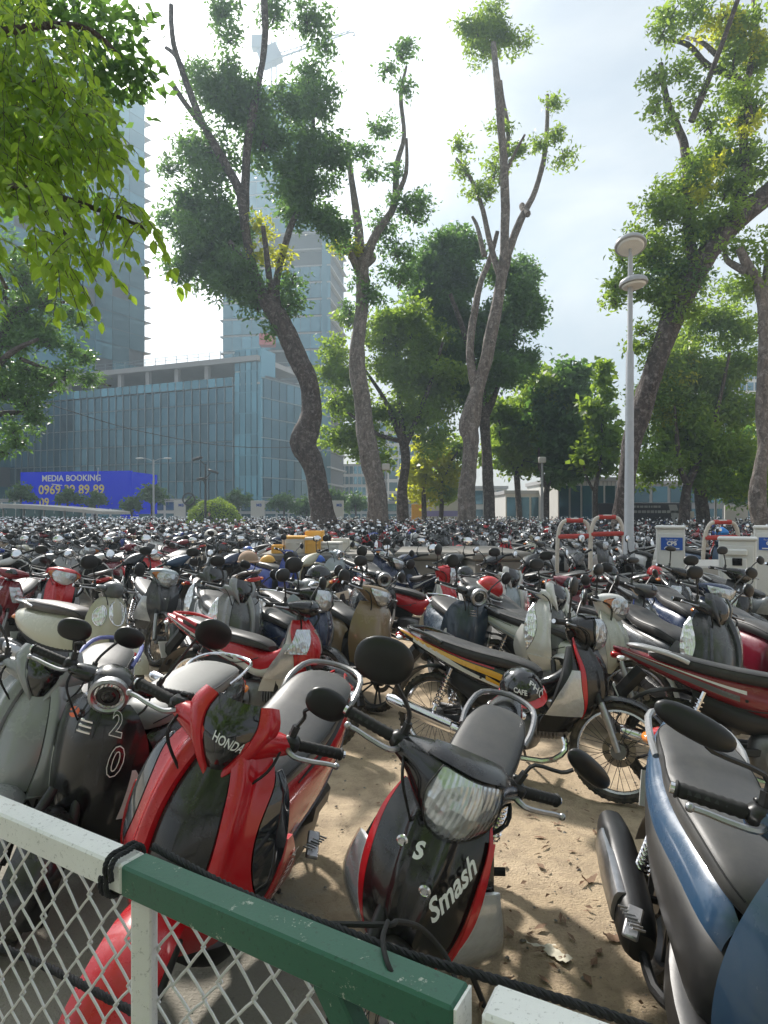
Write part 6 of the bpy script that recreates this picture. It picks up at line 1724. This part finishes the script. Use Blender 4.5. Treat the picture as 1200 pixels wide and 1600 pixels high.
while yy < 60:
    row += 1; th = base[row % len(base)] + rr_.uniform(-6, 6); th_s = abs(math.sin(R(th))); step = (.60 + rr_.uniform(0, .05)) / max(.5, th_s)
    wx = .66 * yy + 2.5; x = -wx + rr_.uniform(0, .6)
    if yy > 24: th = rr_.choice((118, 105, -65, 125, 100))
    while x < wx:
        if rr_.random() < .035: x += step; continue
        yw = th + rr_.gauss(0, 4) + (180 if rr_.random() < .06 else 0); xx = x + rr_.gauss(0, .03); y2 = yy + rr_.gauss(0, .10)
        pts = free(xx, y2, yw, .50)
        if pts:
            PLACED.append(pts); CAND.append((xx, y2, yw, row, rr_.choice(KP), rr_.choice(PK), rr_.choice(PK), rr_.random()))
        x += step
    yy += 1.22 + .62 * th_s * .9 + rr_.uniform(-.05, .1)
CAND.sort(key=lambda c: c[1])
NNEAR = 300 - len([1 for o in SC.objects if o.get('category') in ('motorbike', 'scooter')])
inview = [c for c in CAND if abs(c[0]) < .62 * c[1] + .9]
near = inview[:NNEAR]; nearset = set(id(c) for c in near); far = [c for c in CAND if id(c) not in nearset and (c[1] > near[-1][1] - .5)]
ORD = ['zeroth', 'first', 'second', 'third', 'fourth', 'fifth', 'sixth', 'seventh', 'eighth', 'ninth', 'tenth', 'eleventh', 'twelfth', 'thirteenth', 'fourteenth', 'fifteenth', 'sixteenth']
rowsd = {}
for c in near: rowsd.setdefault(c[3], []).append(c)
LBL = {}; used = {}
for rw, lst in rowsd.items():
    lst.sort(key=lambda c: c[0])
    for i, c in enumerate(lst):
        k = KIND[c[4]]; me = '%s %s' % (CNAME[c[5]], k)
        def sh(q): return '%s one' % CNAME[q[5]]
        o = ORD[min(rw + 2, 16)]
        if i == 0: lab = '%s leftmost in the %s row, beside a %s' % (me, o, sh(lst[1]) if len(lst) > 1 else 'gap')
        elif i == len(lst) - 1: lab = '%s rightmost in the %s row, beside a %s' % (me, o, sh(lst[i - 1]))
        else:
            lab = '%s in the %s row between %s and %s ones' % (me, o, CNAME[lst[i - 1][5]], CNAME[lst[i + 1][5]])
        if lab in used:
            X = c[0] / c[1] * 1000 + 600; place = ('far left', 'left', 'centre left', 'centre right', 'right', 'far right')[min(5, max(0, int(X / 200)))]
            lab = '%s in the %s row, %s, after a %s' % (me, o, place, sh(lst[i - 1]))
            if lab in used: lab = '%s %s in the %s row, %s, before a %s' % ('dusty', me, o, place, sh(lst[min(i + 1, len(lst) - 1)]))
            if lab in used: lab = '%s in the %s row, %s, number %d from its left' % (me, o, place, i + 1)
        if len(lab.split()) > 16: lab = ' '.join(lab.replace(', after', ' after').replace(' with its', '').split()[:16]).rstrip(',')
        used[lab] = 1; LBL[id(c)] = lab
for c in near:
    x, y, yw, rw, kd, ca, cb, q = c
    pa = pal(ca, B=cb if q < .35 else (BLACK if q < .6 else ca), C=BLK if q < .5 else GREY, F=ca if q > .3 else BLK, L_=(ca if q < .45 else BLK), H=ca if q > .2 else BLK, G_=BLK if q < .6 else (.3, .3, .3), S=SEAT if q < .7 else GSEAT)
    mb(kd, x, y, yw, pa, LBL[id(c)], 9 + rr_.gauss(0, 1.5), rr_.uniform(5, 30), 'row %s of the parked motorbikes' % ORD[min(rw + 2, 16)])
NB = [c for c in near if 8 < c[1] < 15 and abs(c[0]) < .5 * c[1]]
HELM = []
for i, c in enumerate(rr_.sample(NB, 9)): HELM.append((c, i))
# beyond three hundred: one object, real low shapes
Q = .22
LOW = {}
FCOL = {'tyre': (.03, .03, .03), 'chrome': (.6, .6, .62), 'alloy': (.4, .4, .4), 'engine_alloy': (.15, .15, .15), 'steel_dark': (.04, .04, .04), 'rubber': (.02, .02, .02), 'black_plastic': (.018, .018, .02), 'reflector': (.7, .72, .75),
        'red_lens': (.4, .01, .01), 'amber_lens': (.6, .2, .03), 'plate_white': (.7, .7, .68), 'smoke_glass': (.02, .02, .03), 'gloss_black': (.01, .01, .01), 'seat_vinyl': (.02, .02, .02), 'rust_disc': (.2, .18, .15), 'plastic': BLK}
SKIP = {'cables', 'mirror_stem', 'grab_rail', 'rear_indicator', 'front_indicator', 'handlebar', 'kickstand', 'footrest', 'engine', 'swing_arm', 'fork', 'fork_slider', 'inner_frame', 'rim', 'exhaust', 'brake_disc', 'number_plate', 'footboard', 'front_fender', 'front_wheel', 'rear_wheel', 'rear_fender', 'inner_shield', 'brake_lever'}
for kd, B_ in (('wave', underbone('wave')), ('sport', underbone('sport')), ('vee', scooter('vee')), ('lead', scooter('smooth', front='bar')), ('vespa', scooter('retro', front='round'))):
    Vs = []; T = []; LI = []; key = []; M3 = []; Ms = steer_m(R(18))
    for p in B_.parts:
        if p[0] in SKIP and p[0] not in ('exhaust', 'rear_wheel', 'front_wheel'): continue
        if p[0] in ('exhaust',): continue
        g = p[1]
        o = len(Vs); vv = [(Ms @ Vector(q)) if p[4] else Vector(q) for q in g.v]; Vs += [tuple(q) for q in vv]
        for f in g.f: T.append(len(f)); LI += [i + o for i in f]; M3.append(1 if p[2] == 'mirror_glass' else 0)
        key += [p[3] if p[2] in ('paint', 'matte_paint') else FCOL.get(p[2], BLK)] * len(g.v)
    LOW[kd] = (np.array(Vs), np.array(T), np.array(LI), key, np.array(M3))
Q = 1.0
LK = list(LOW); AV = []; AT = []; AL = []; AC = []; AM = []; off = 0
for x, y, yw, rw, kd, ca, cb, q in far:
    kd = kd if kd in LOW else LK[int(q * 997) % len(LK)]; Vs, T, LI, key, M3 = LOW[kd]
    M = np.array((Matrix.Translation((x, y, 0)) @ Matrix.Rotation(R(yw), 4, 'Z') @ Matrix.Rotation(R(-9), 4, 'X')))
    AV.append(Vs @ M[:3, :3].T + M[:3, 3]); AT.append(T); AL.append(LI + off); off += len(Vs); AM.append(M3)
    pa = pal(ca, B=cb if q < .3 else ca, L_=ca if q < .5 else BLK)
    AC.append(np.array([(*(pa[k] if isinstance(k, str) else k), 1) for k in key]))
AV, AT, AL, AC, AM = [np.concatenate(z) for z in (AV, AT, AL, AC, AM)]
me = bpy.data.meshes.new('distant_motorbikes'); me.vertices.add(len(AV)); me.vertices.foreach_set('co', AV.astype(np.float32).ravel())
me.loops.add(len(AL)); me.loops.foreach_set('vertex_index', AL.astype(np.int32)); me.polygons.add(len(AT))
me.polygons.foreach_set('loop_start', np.concatenate([[0], np.cumsum(AT)[:-1]]).astype(np.int32))
me.materials.append(MATS['far_paint']); me.materials.append(MATS['mirror_glass']); me.polygons.foreach_set('material_index', AM.astype(np.int32))
me.polygons.foreach_set('use_smooth', np.ones(len(AT), dtype=bool))
at = me.attributes.new('col', 'FLOAT_COLOR', 'POINT'); at.data.foreach_set('color', AC.astype(np.float32).ravel()); me.update(calc_edges=True)
o = link('distant_motorbikes', me); o['kind'] = 'stuff'; o['label'] = 'hundreds of motorbikes packed together at the far end of the lot'
print('FAR', len(far), 'tris', int((AT - 2).sum()), 'near', len(near), near[-1][1])

# ------------------------------------------------------------------ helmets and odds and ends on the bikes
def helmet(label, loc, mat, band, rot=(0, 0, 0), r=.125, words=None, brim=True):
    t_ = thing('helmet', label, 'helmet', loc, tuple(R(a) for a in rot)); V = []; F = []; n, m = 24, 9
    for i in range(m + 1):
        a = PI / 2 * (1 - i / m) - (.12 if i == m else 0)
        for j in range(n):
            b = 2 * PI * j / n; V.append((r * 1.12 * math.cos(a) * math.cos(b), r * .92 * math.cos(a) * math.sin(b), r * math.sin(a)))
    for i in range(m):
        for j in range(n): F.append((i * n + j, (i + 1) * n + j, (i + 1) * n + (j + 1) % n, i * n + (j + 1) % n))
    V2 = [tuple(c * .93 for c in v) for v in V]; N_ = len(V)
    F += [tuple(i + N_ for i in f[::-1]) for f in F[:]] + [(m * n + j, m * n + (j + 1) % n, m * n + (j + 1) % n + N_, m * n + j + N_)[::-1] for j in range(n)]
    sh_ = obj('shell', G().add(V + V2, F), mat, t_)
    g = ring((0, 0, 0), 1, [(0, 0)] * 3, 3) if False else G()
    pts = [(r * 1.13 * math.cos(a), r * .93 * math.sin(a), -.012) for a in [2 * PI * j / 24 for j in range(25)]]
    obj('trim_band', tube(pts, .009, 6), band, t_)
    if brim:
        S = lambda u, v: Vector((r * 1.08 * math.cos(u) + v * .055 * math.cos(u), r * .9 * math.sin(u), .012 - v * .018))
        obj('brim', patch(S, -.95, .95, 0, 1, 12, 4, 0, .004, (0, 0, -.3)), band, t_)
    obj('chin_strap', tube([(0, r * .9, 0), (.03, r * .6, -.10), (.04, 0, -.14), (.03, -r * .6, -.10), (0, -r * .9, 0)], .007, 5, smooth=3), 'rubber', t_)
    if words:
        Sh = lambda u, v: Vector((r * 1.12 * math.cos(v) * math.cos(u), r * .92 * math.cos(v) * math.sin(u), r * math.sin(v)))
        for w_, u, v, sz, ro in words: obj('lettering', text_on(Sh, w_, sz, u, v, 1 / r, 1 / r, (0, 0, -.05), .002, ro, 0, .001), 'white_print', sh_, 0)
    return t_
helmet('black helmet with red band and white lettering hanging on the yellow striped motorbike', P(815, 1078, 3.85), 'helmet_black', 'red_gloss', (18, 12, -70), .135, [('PHỐ', .30, .42, .062, R(-68)), ('CAFE', -.62, .55, .04, R(-15))])
helmet('plain black helmet resting on a seat left of the beige scooter', P(498, 900, 6.9), 'helmet_black', 'rubber', (0, 10, 30))
helmet('red and white helmet hanging from a bar behind the white scooter', P(765, 920, 6.3), 'red_gloss', 'barrier_white', (20, 30, 20))
helmet('brown cloth capped helmet on a handlebar, upper left of the red and white motorbike', P(388, 876, 7.9), 'tan_cloth', 'tan_cloth', (0, 0, -40))
helmet('white helmet on a seat left of centre in the middle rows', P(330, 836, 13.5), 'barrier_white', 'steel_dark', (0, 0, 10))
HC = [('white', 'barrier_white'), ('black', 'helmet_black'), ('red', 'red_gloss'), ('blue', 'sign_blue'), ('yellow', 'safety_yellow')]
for c, i in HELM:
    n_, m_ = HC[i % 5]; X = int((c[0] / c[1] * 1000 + 600) // 200); a = R(c[2])
    helmet(('%s helmet on the %s' % (n_, LBL[id(c)].replace(' in the', ', ').replace(' ones', '').replace(' row', ' row')))[:200], (c[0] - .28 * math.cos(a) - .14 * math.sin(a), c[1] - .28 * math.sin(a) + .14 * math.cos(a), .80), m_, 'rubber', (0, 0, rr_.uniform(0, 360)))
b_ = tag(obj('plastic_bag', ellipsoid(P(1128, 832, 17.5), (.20, .14, .15), None, 12, 8, None, 1.4), 'bag_blue'), 'small bright blue bag on a motorbike behind the third arched barrier', 'bag')

# ------------------------------------------------------------------ person far off beside the round bush
def person(label, x, y, h=1.66):
    t_ = thing('person', label, 'person', (x, y, 0)); k = h / 1.70
    me = bpy.data.meshes.new('body')
    J = [(0, 0, .95, .13), (0, 0, 1.15, .12), (0, 0, 1.36, .145), (0, 0, 1.47, .055), (0, .0, 1.52, .05), (-.11, 0, .88, .09), (-.12, -.01, .48, .058), (-.12, .02, .09, .042), (-.12, -.12, .04, .035), (.11, 0, .88, .09), (.12, -.01, .48, .058), (.12, .02, .09, .042), (.12, -.12, .04, .035),
         (-.20, 0, 1.38, .055), (-.25, .02, 1.12, .042), (-.23, -.06, .88, .032), (.20, 0, 1.38, .055), (.25, .02, 1.12, .042), (.23, -.08, .90, .032)]
    E = [(0, 1), (1, 2), (2, 3), (3, 4), (0, 5), (5, 6), (6, 7), (7, 8), (0, 9), (9, 10), (10, 11), (11, 12), (2, 13), (13, 14), (14, 15), (2, 16), (16, 17), (17, 18)]
    me.from_pydata([(a * k, b * k, c * k) for a, b, c, _ in J], E, []); o = link('body', me, t_); o.modifiers.new('skin', 'SKIN')
    for i, q in enumerate(J): me.skin_vertices[0].data[i].radius = (q[3] * k, q[3] * .8 * k)
    me.skin_vertices[0].data[0].use_root = True
    s_ = o.modifiers.new('sub', 'SUBSURF'); s_.levels = 1; s_.render_levels = 1
    bpy.context.view_layer.update(); m2 = bpy.data.meshes.new_from_object(o.evaluated_get(bpy.context.evaluated_depsgraph_get()))
    o.modifiers.clear(); o.data = m2; m2.materials.clear(); m2.materials.append(MATS['cloth_dark']); m2.shade_smooth()
    g = ellipsoid((0, -.01, 1.60 * k), (.078 * k, .095 * k, .115 * k), None, 18, 12); ellipsoid((0, -.105 * k, 1.59 * k), (.012, .018, .022), g, 8, 6)
    for s in (-1, 1): ellipsoid((s * .078 * k, 0, 1.59 * k), (.012, .02, .03), g, 8, 6)
    tube([(0, 0, 1.46 * k), (0, 0, 1.54 * k)], .048, 10, g)
    hd = obj('head', g, 'skin', t_)
    for s in (-1, 1): obj('eye', ellipsoid((s * .03 * k, -.092 * k, 1.615 * k), (.010, .006, .006), None, 8, 5), 'black_print', hd)
    obj('mouth', ellipsoid((0, -.096 * k, 1.55 * k), (.022, .006, .005), None, 8, 5), 'red_lens', hd)
    obj('hair', ellipsoid((0, .02, 1.645 * k), (.086 * k, .095 * k, .085 * k), None, 16, 8), 'cloth_dark', t_)
    for s in (-1, 1):
        g = ellipsoid((s * .235 * k, -.08, .83 * k), (.018, .04, .045), None, 10, 6)
        for f in range(4): tube([(s * .235 * k, -.105 + f * .02, .80 * k), (s * .235 * k, -.11 + f * .02, (.755 + .005 * (f in (0, 3))) * k), (s * .225 * k, -.115 + f * .02, .735 * k)], .009, 5, g)
        tube([(s * .235 * k, -.12, .84 * k), (s * .22 * k, -.14, .80 * k)], .010, 5, g)
        obj('hand', g, 'skin', t_)
    return t_
pp = P(327, 800, 39); person('person in dark clothes standing in front of the round bush', pp.x, 39)

# ------------------------------------------------------------------ fence in front
E0 = Vector((.094, .78, 0)); U = Vector((-.861, .508, 0)).normalized(); Nn = Vector((U.y, -U.x, 0)); 
if Nn.y > 0: Nn = -Nn
def FP(s, z, o=0.): return E0 + U * s + Nn * o + Vector((0, 0, z))
fe = thing('chain_link_fence', 'waist high chain link fence with a square rail painted white then green', 'fence', E0)
O_ = E0
def loc(g): g.v = [tuple(Vector(v) - O_) for v in g.v]; return g
ZT = 1.112
obj('green_rail', loc(beam(FP(0, ZT - .026), FP(.603, ZT - .026), .052, .052, None, .004)), 'rail_green', fe, 20)
obj('end_cap', loc(beam(FP(-.004, ZT - .026), FP(-.0005, ZT - .026), .047, .047)), 'rail_white', fe, 0)
obj('white_rail', loc(beam(FP(.6035, ZT - .026), FP(2.1, ZT - .026), .0505, .0505, None, .004)), 'rail_white', fe, 20)
obj('post', loc(beam(FP(.575, 0), FP(.575, ZT - .053), .034, .034, None, .003)), 'rail_white', fe, 20)
obj('post', loc(beam(FP(.05, 0), FP(.05, ZT - .053), .042, .042, None, .003)), 'rail_green', fe, 20)
obj('post', loc(beam(FP(1.35, 0), FP(1.35, ZT - .053), .034, .034, None, .003)), 'rail_white', fe, 20)
obj('brace', loc(beam(FP(.20, ZT - .050), FP(.055, ZT - .25), .030, .04, None, .003)), 'rail_green', fe, 20)
c_ = .0355; hz = .044; r2 = random.Random(4)
for k in range(1, 54):
    pts = []; bend = r2.gauss(0, .003); nseg = 23
    for i in range(nseg + 1):
        z = ZT - .068 - i * hz; s = c_ * (k + ((i + k) % 2)) + bend * math.sin(i * .7)
        sag = .006 * math.sin(s * 5 + z * 4)
        if i > 0:
            pm = pts[-1]; 
        pts.append(FP(s, z + r2.gauss(0, .0025), -.022 + sag + (.0028 if (i + k) % 2 else -.0028)))
    fine = []
    for i in range(len(pts) - 1):
        a, b = pts[i], pts[i + 1]; m = a.lerp(b, .5); s_ = 1 if (i + k) % 2 else -1
        fine += [a, a.lerp(b, .10) , a.lerp(b, .5) + Vector((0, 0, .0012)), a.lerp(b, .90)]
    fine.append(pts[-1])
    obj('wire', loc(tube(fine, .0026, 5)), 'galvanised', fe, 60)
g = tube([FP(.05, ZT - .066, -.024), FP(2.1, ZT - .066, -.024)], .002, 5); obj('tension_wire', loc(g), 'galvanised', fe)
# second barrier at the lower right
f2 = thing('white_rail_barrier', 'end of a white painted steel rail at the bottom edge', 'barrier', (.13, .775, 0))
a_, b2 = Vector((.128, .758, ZT - .035)), Vector((.62, .50, ZT - .035)); o2 = Vector((.13, .75, 0))
obj('rail', beam(a_ - o2, b2 - o2, .06, .06, None, .005), 'rail_white', f2, 20)
obj('post', beam(Vector((.19, .725, 0)) - o2, Vector((.19, .725, ZT - .068)) - o2, .04, .04, None, .003), 'rail_white', f2, 20)
# ropes
def rope(label, pts, r=.008, strands=3, pitch=.035, name='rope', cat='rope', sm=14):
    tab = [tuple(p) for p in pts]; m = (len(tab) - 1) * sm; C = [Vector(crom(tab, i / m)) for i in range(m + 1)]; g = G(); L_ = 0; ang = [0.]
    for i in range(m): L_ += (C[i + 1] - C[i]).length; ang.append(L_ / pitch * 2 * PI)
    for k in range(strands):
        q = []
        for i in range(m + 1):
            d = (C[min(i + 1, m)] - C[max(i - 1, 0)]).normalized(); x = d.cross(Vector((0, 0, 1)))
            x = x.normalized() if x.length > .01 else Vector((1, 0, 0)); y = d.cross(x); a = ang[i] + 2 * PI * k / strands
            q.append(C[i] + (x * math.cos(a) + y * math.sin(a)) * r * .52)
        tube(q, r * .60, 6, g)
    return tag(obj(name, g, 'rope', None, 50), label, cat)
rope('black twisted rope running along the green rail to the bottom right', [FP(.60, ZT + .004, -.038), FP(.40, ZT - .02, -.045), FP(.22, ZT - .02, -.05), P(640, 1492, .89), P(760, 1527, .86), P(880, 1563, .84), P(1010, 1606, .82), P(1200, 1680, .8)], .0062, sm=46)
lp_ = []
for i in range(25):
    a = 2 * PI * i / 12; h = .034; lp_.append(FP(.615 + .0035 * i / 3, ZT - .026 + h * max(-1, min(1, 1.3 * math.sin(a))), h * max(-1, min(1, 1.3 * math.cos(a)))))
rope('black cord wound twice round the joint of the white and green rail', lp_, .0045, 3, .02, sm=6)
tag(obj('cord', tube([FP(.24, ZT - .02, -.05), P(604, 1445, .93), P(622, 1440, .95), P(660, 1452, 1.0), P(700, 1500, 1.0), P(722, 1570, .95), P(740, 1640, .9)], .0042, 8, smooth=8), 'rubber'), 'thin black cable looping over the green rail in front of the black motorbike', 'cable')
tag(obj('cord', tube([P(606, 1440, .935), P(598, 1470, .87), P(612, 1520, .82), P(650, 1570, .82), P(690, 1640, .80)], .0036, 8, smooth=8), 'rubber'), 'thin black cable hanging down in front of the green rail', 'cable')
rope('dark rope sagging behind the wire mesh at lower left', [P(-60, 1455, 1.55), P(60, 1505, 1.5), P(150, 1550, 1.42), P(260, 1610, 1.35)], .009, 3, .04, sm=24)

# ------------------------------------------------------------------ litter on the sand
def ground_at(px, py): d = CAM_H * FPX / (py - 800); return Vector(((px - 600) / FPX * d, d, .012))
def scrap(label, px, py, w, h, mat, rot, cat, name, curl=.02):
    p = ground_at(px, py); g = G(); n = 8; V = []
    for i in range(n + 1):
        for j in range(3): u = i / n - .5; v = j / 2 - .5; V.append((u * w, v * h * (1 - (.7 * abs(u * 2) ** 1.5 if name == 'fallen_leaf' else .06 * math.sin(i * 5))), curl * (u * u * 4) + .004 * math.sin(i * 2 + j)))
    F = [(i * 3 + j, (i + 1) * 3 + j, (i + 1) * 3 + j + 1, i * 3 + j + 1) for i in range(n) for j in range(2)]
    o = obj(name, G().add(V, F), mat, None, 60); o.location = p; o.rotation_euler = (R(rr_.uniform(-8, 8)), R(rr_.uniform(-8, 8)), R(rot)); return tag(o, label, cat)
scrap('torn pale piece of cardboard lying on the sand', 872, 1497, .10, .05, 'paper', -50, 'cardboard', 'paper_scrap', .006)
scrap('pale dry palm strip beside the torn cardboard', 845, 1482, .12, .012, 'paper', 5, 'leaf', 'palm_strip', .01)
scrap('curled orange brown dead leaf on the sand', 920, 1380, .09, .035, 'dry_leaf', 25, 'leaf', 'fallen_leaf', .03)
scrap('brown dead leaf lying near the blue scooter footrest', 958, 1470, .08, .045, 'dry_leaf', -10, 'leaf', 'fallen_leaf', .012)
scrap('dark fallen leaf close to the spoked wheel', 870, 1290, .06, .02, 'dry_leaf', 5, 'leaf', 'fallen_leaf', .012)
g = G(); r2 = random.Random(9)
for i in range(270):
    cx, cy = r2.choice(((.45, 2.3), (.5, 2.55), (.3, 2.1), (.6, 3.2), (.35, 2.75), (1.2, 3.5), (-.05, 3.6), (.5, 2.35), (.42, 2.42)))
    x = cx + r2.gauss(0, .28); y = cy + r2.gauss(0, .30); a = r2.uniform(0, 6.28); l = r2.uniform(.008, .030) * r2.choice((.5, .7, 1, 1.3)); w = l * r2.uniform(.15, .55); h = .010
    c, s = math.cos(a), math.sin(a)
    g.add([(x + c * l, y + s * l, h + r2.uniform(.003, .012)), (x - s * w, y + c * w, h + r2.uniform(0, .014)), (x - c * l, y - s * l, h + .003), (x + s * w, y - c * w, h + r2.uniform(0, .014))], [(0, 1, 2, 3)])
o = obj('leaf_litter', g, 'dry_leaf', None, 0, kind='stuff')
g = G()
for i in range(900):
    x = r2.uniform(-1.5, 2.6); y = r2.uniform(1.0, 5.5); k = r2.uniform(.003, .010) * r2.choice((.6, 1, 1.4)); q = Matrix.Rotation(r2.uniform(0, 6), 3, 'Z')
    V = [q @ Vector(v) * k + Vector((x, y, .006)) for v in ((1, 0, 0), (0, .8, 0), (-1, .1, 0), (0, -.9, 0), (0.1, 0, .7))]; g.add(V, [(0, 1, 4), (1, 2, 4), (2, 3, 4), (3, 0, 4)])
obj('gravel', g, 'concrete', None, 0, kind='stuff')

# ------------------------------------------------------------------ the hazy air
t = NT('hazy_air'); t.t.nodes.remove(t.b)
pv_ = t.n('ShaderNodeVolumePrincipled'); pv_.inputs['Density'].default_value = HAZE_D; pv_.inputs['Color'].default_value = (.70, .88, 1.0, 1); pv_.inputs['Anisotropy'].default_value = .35
t.l(pv_.outputs[0], t.out.inputs['Volume']); t.done('hazy_air')
if HAZE_D > 0:
    hz_ = obj('haze', box((0, 110, 72), (700, 560, 150)), 'hazy_air', None, 0, kind='stuff')
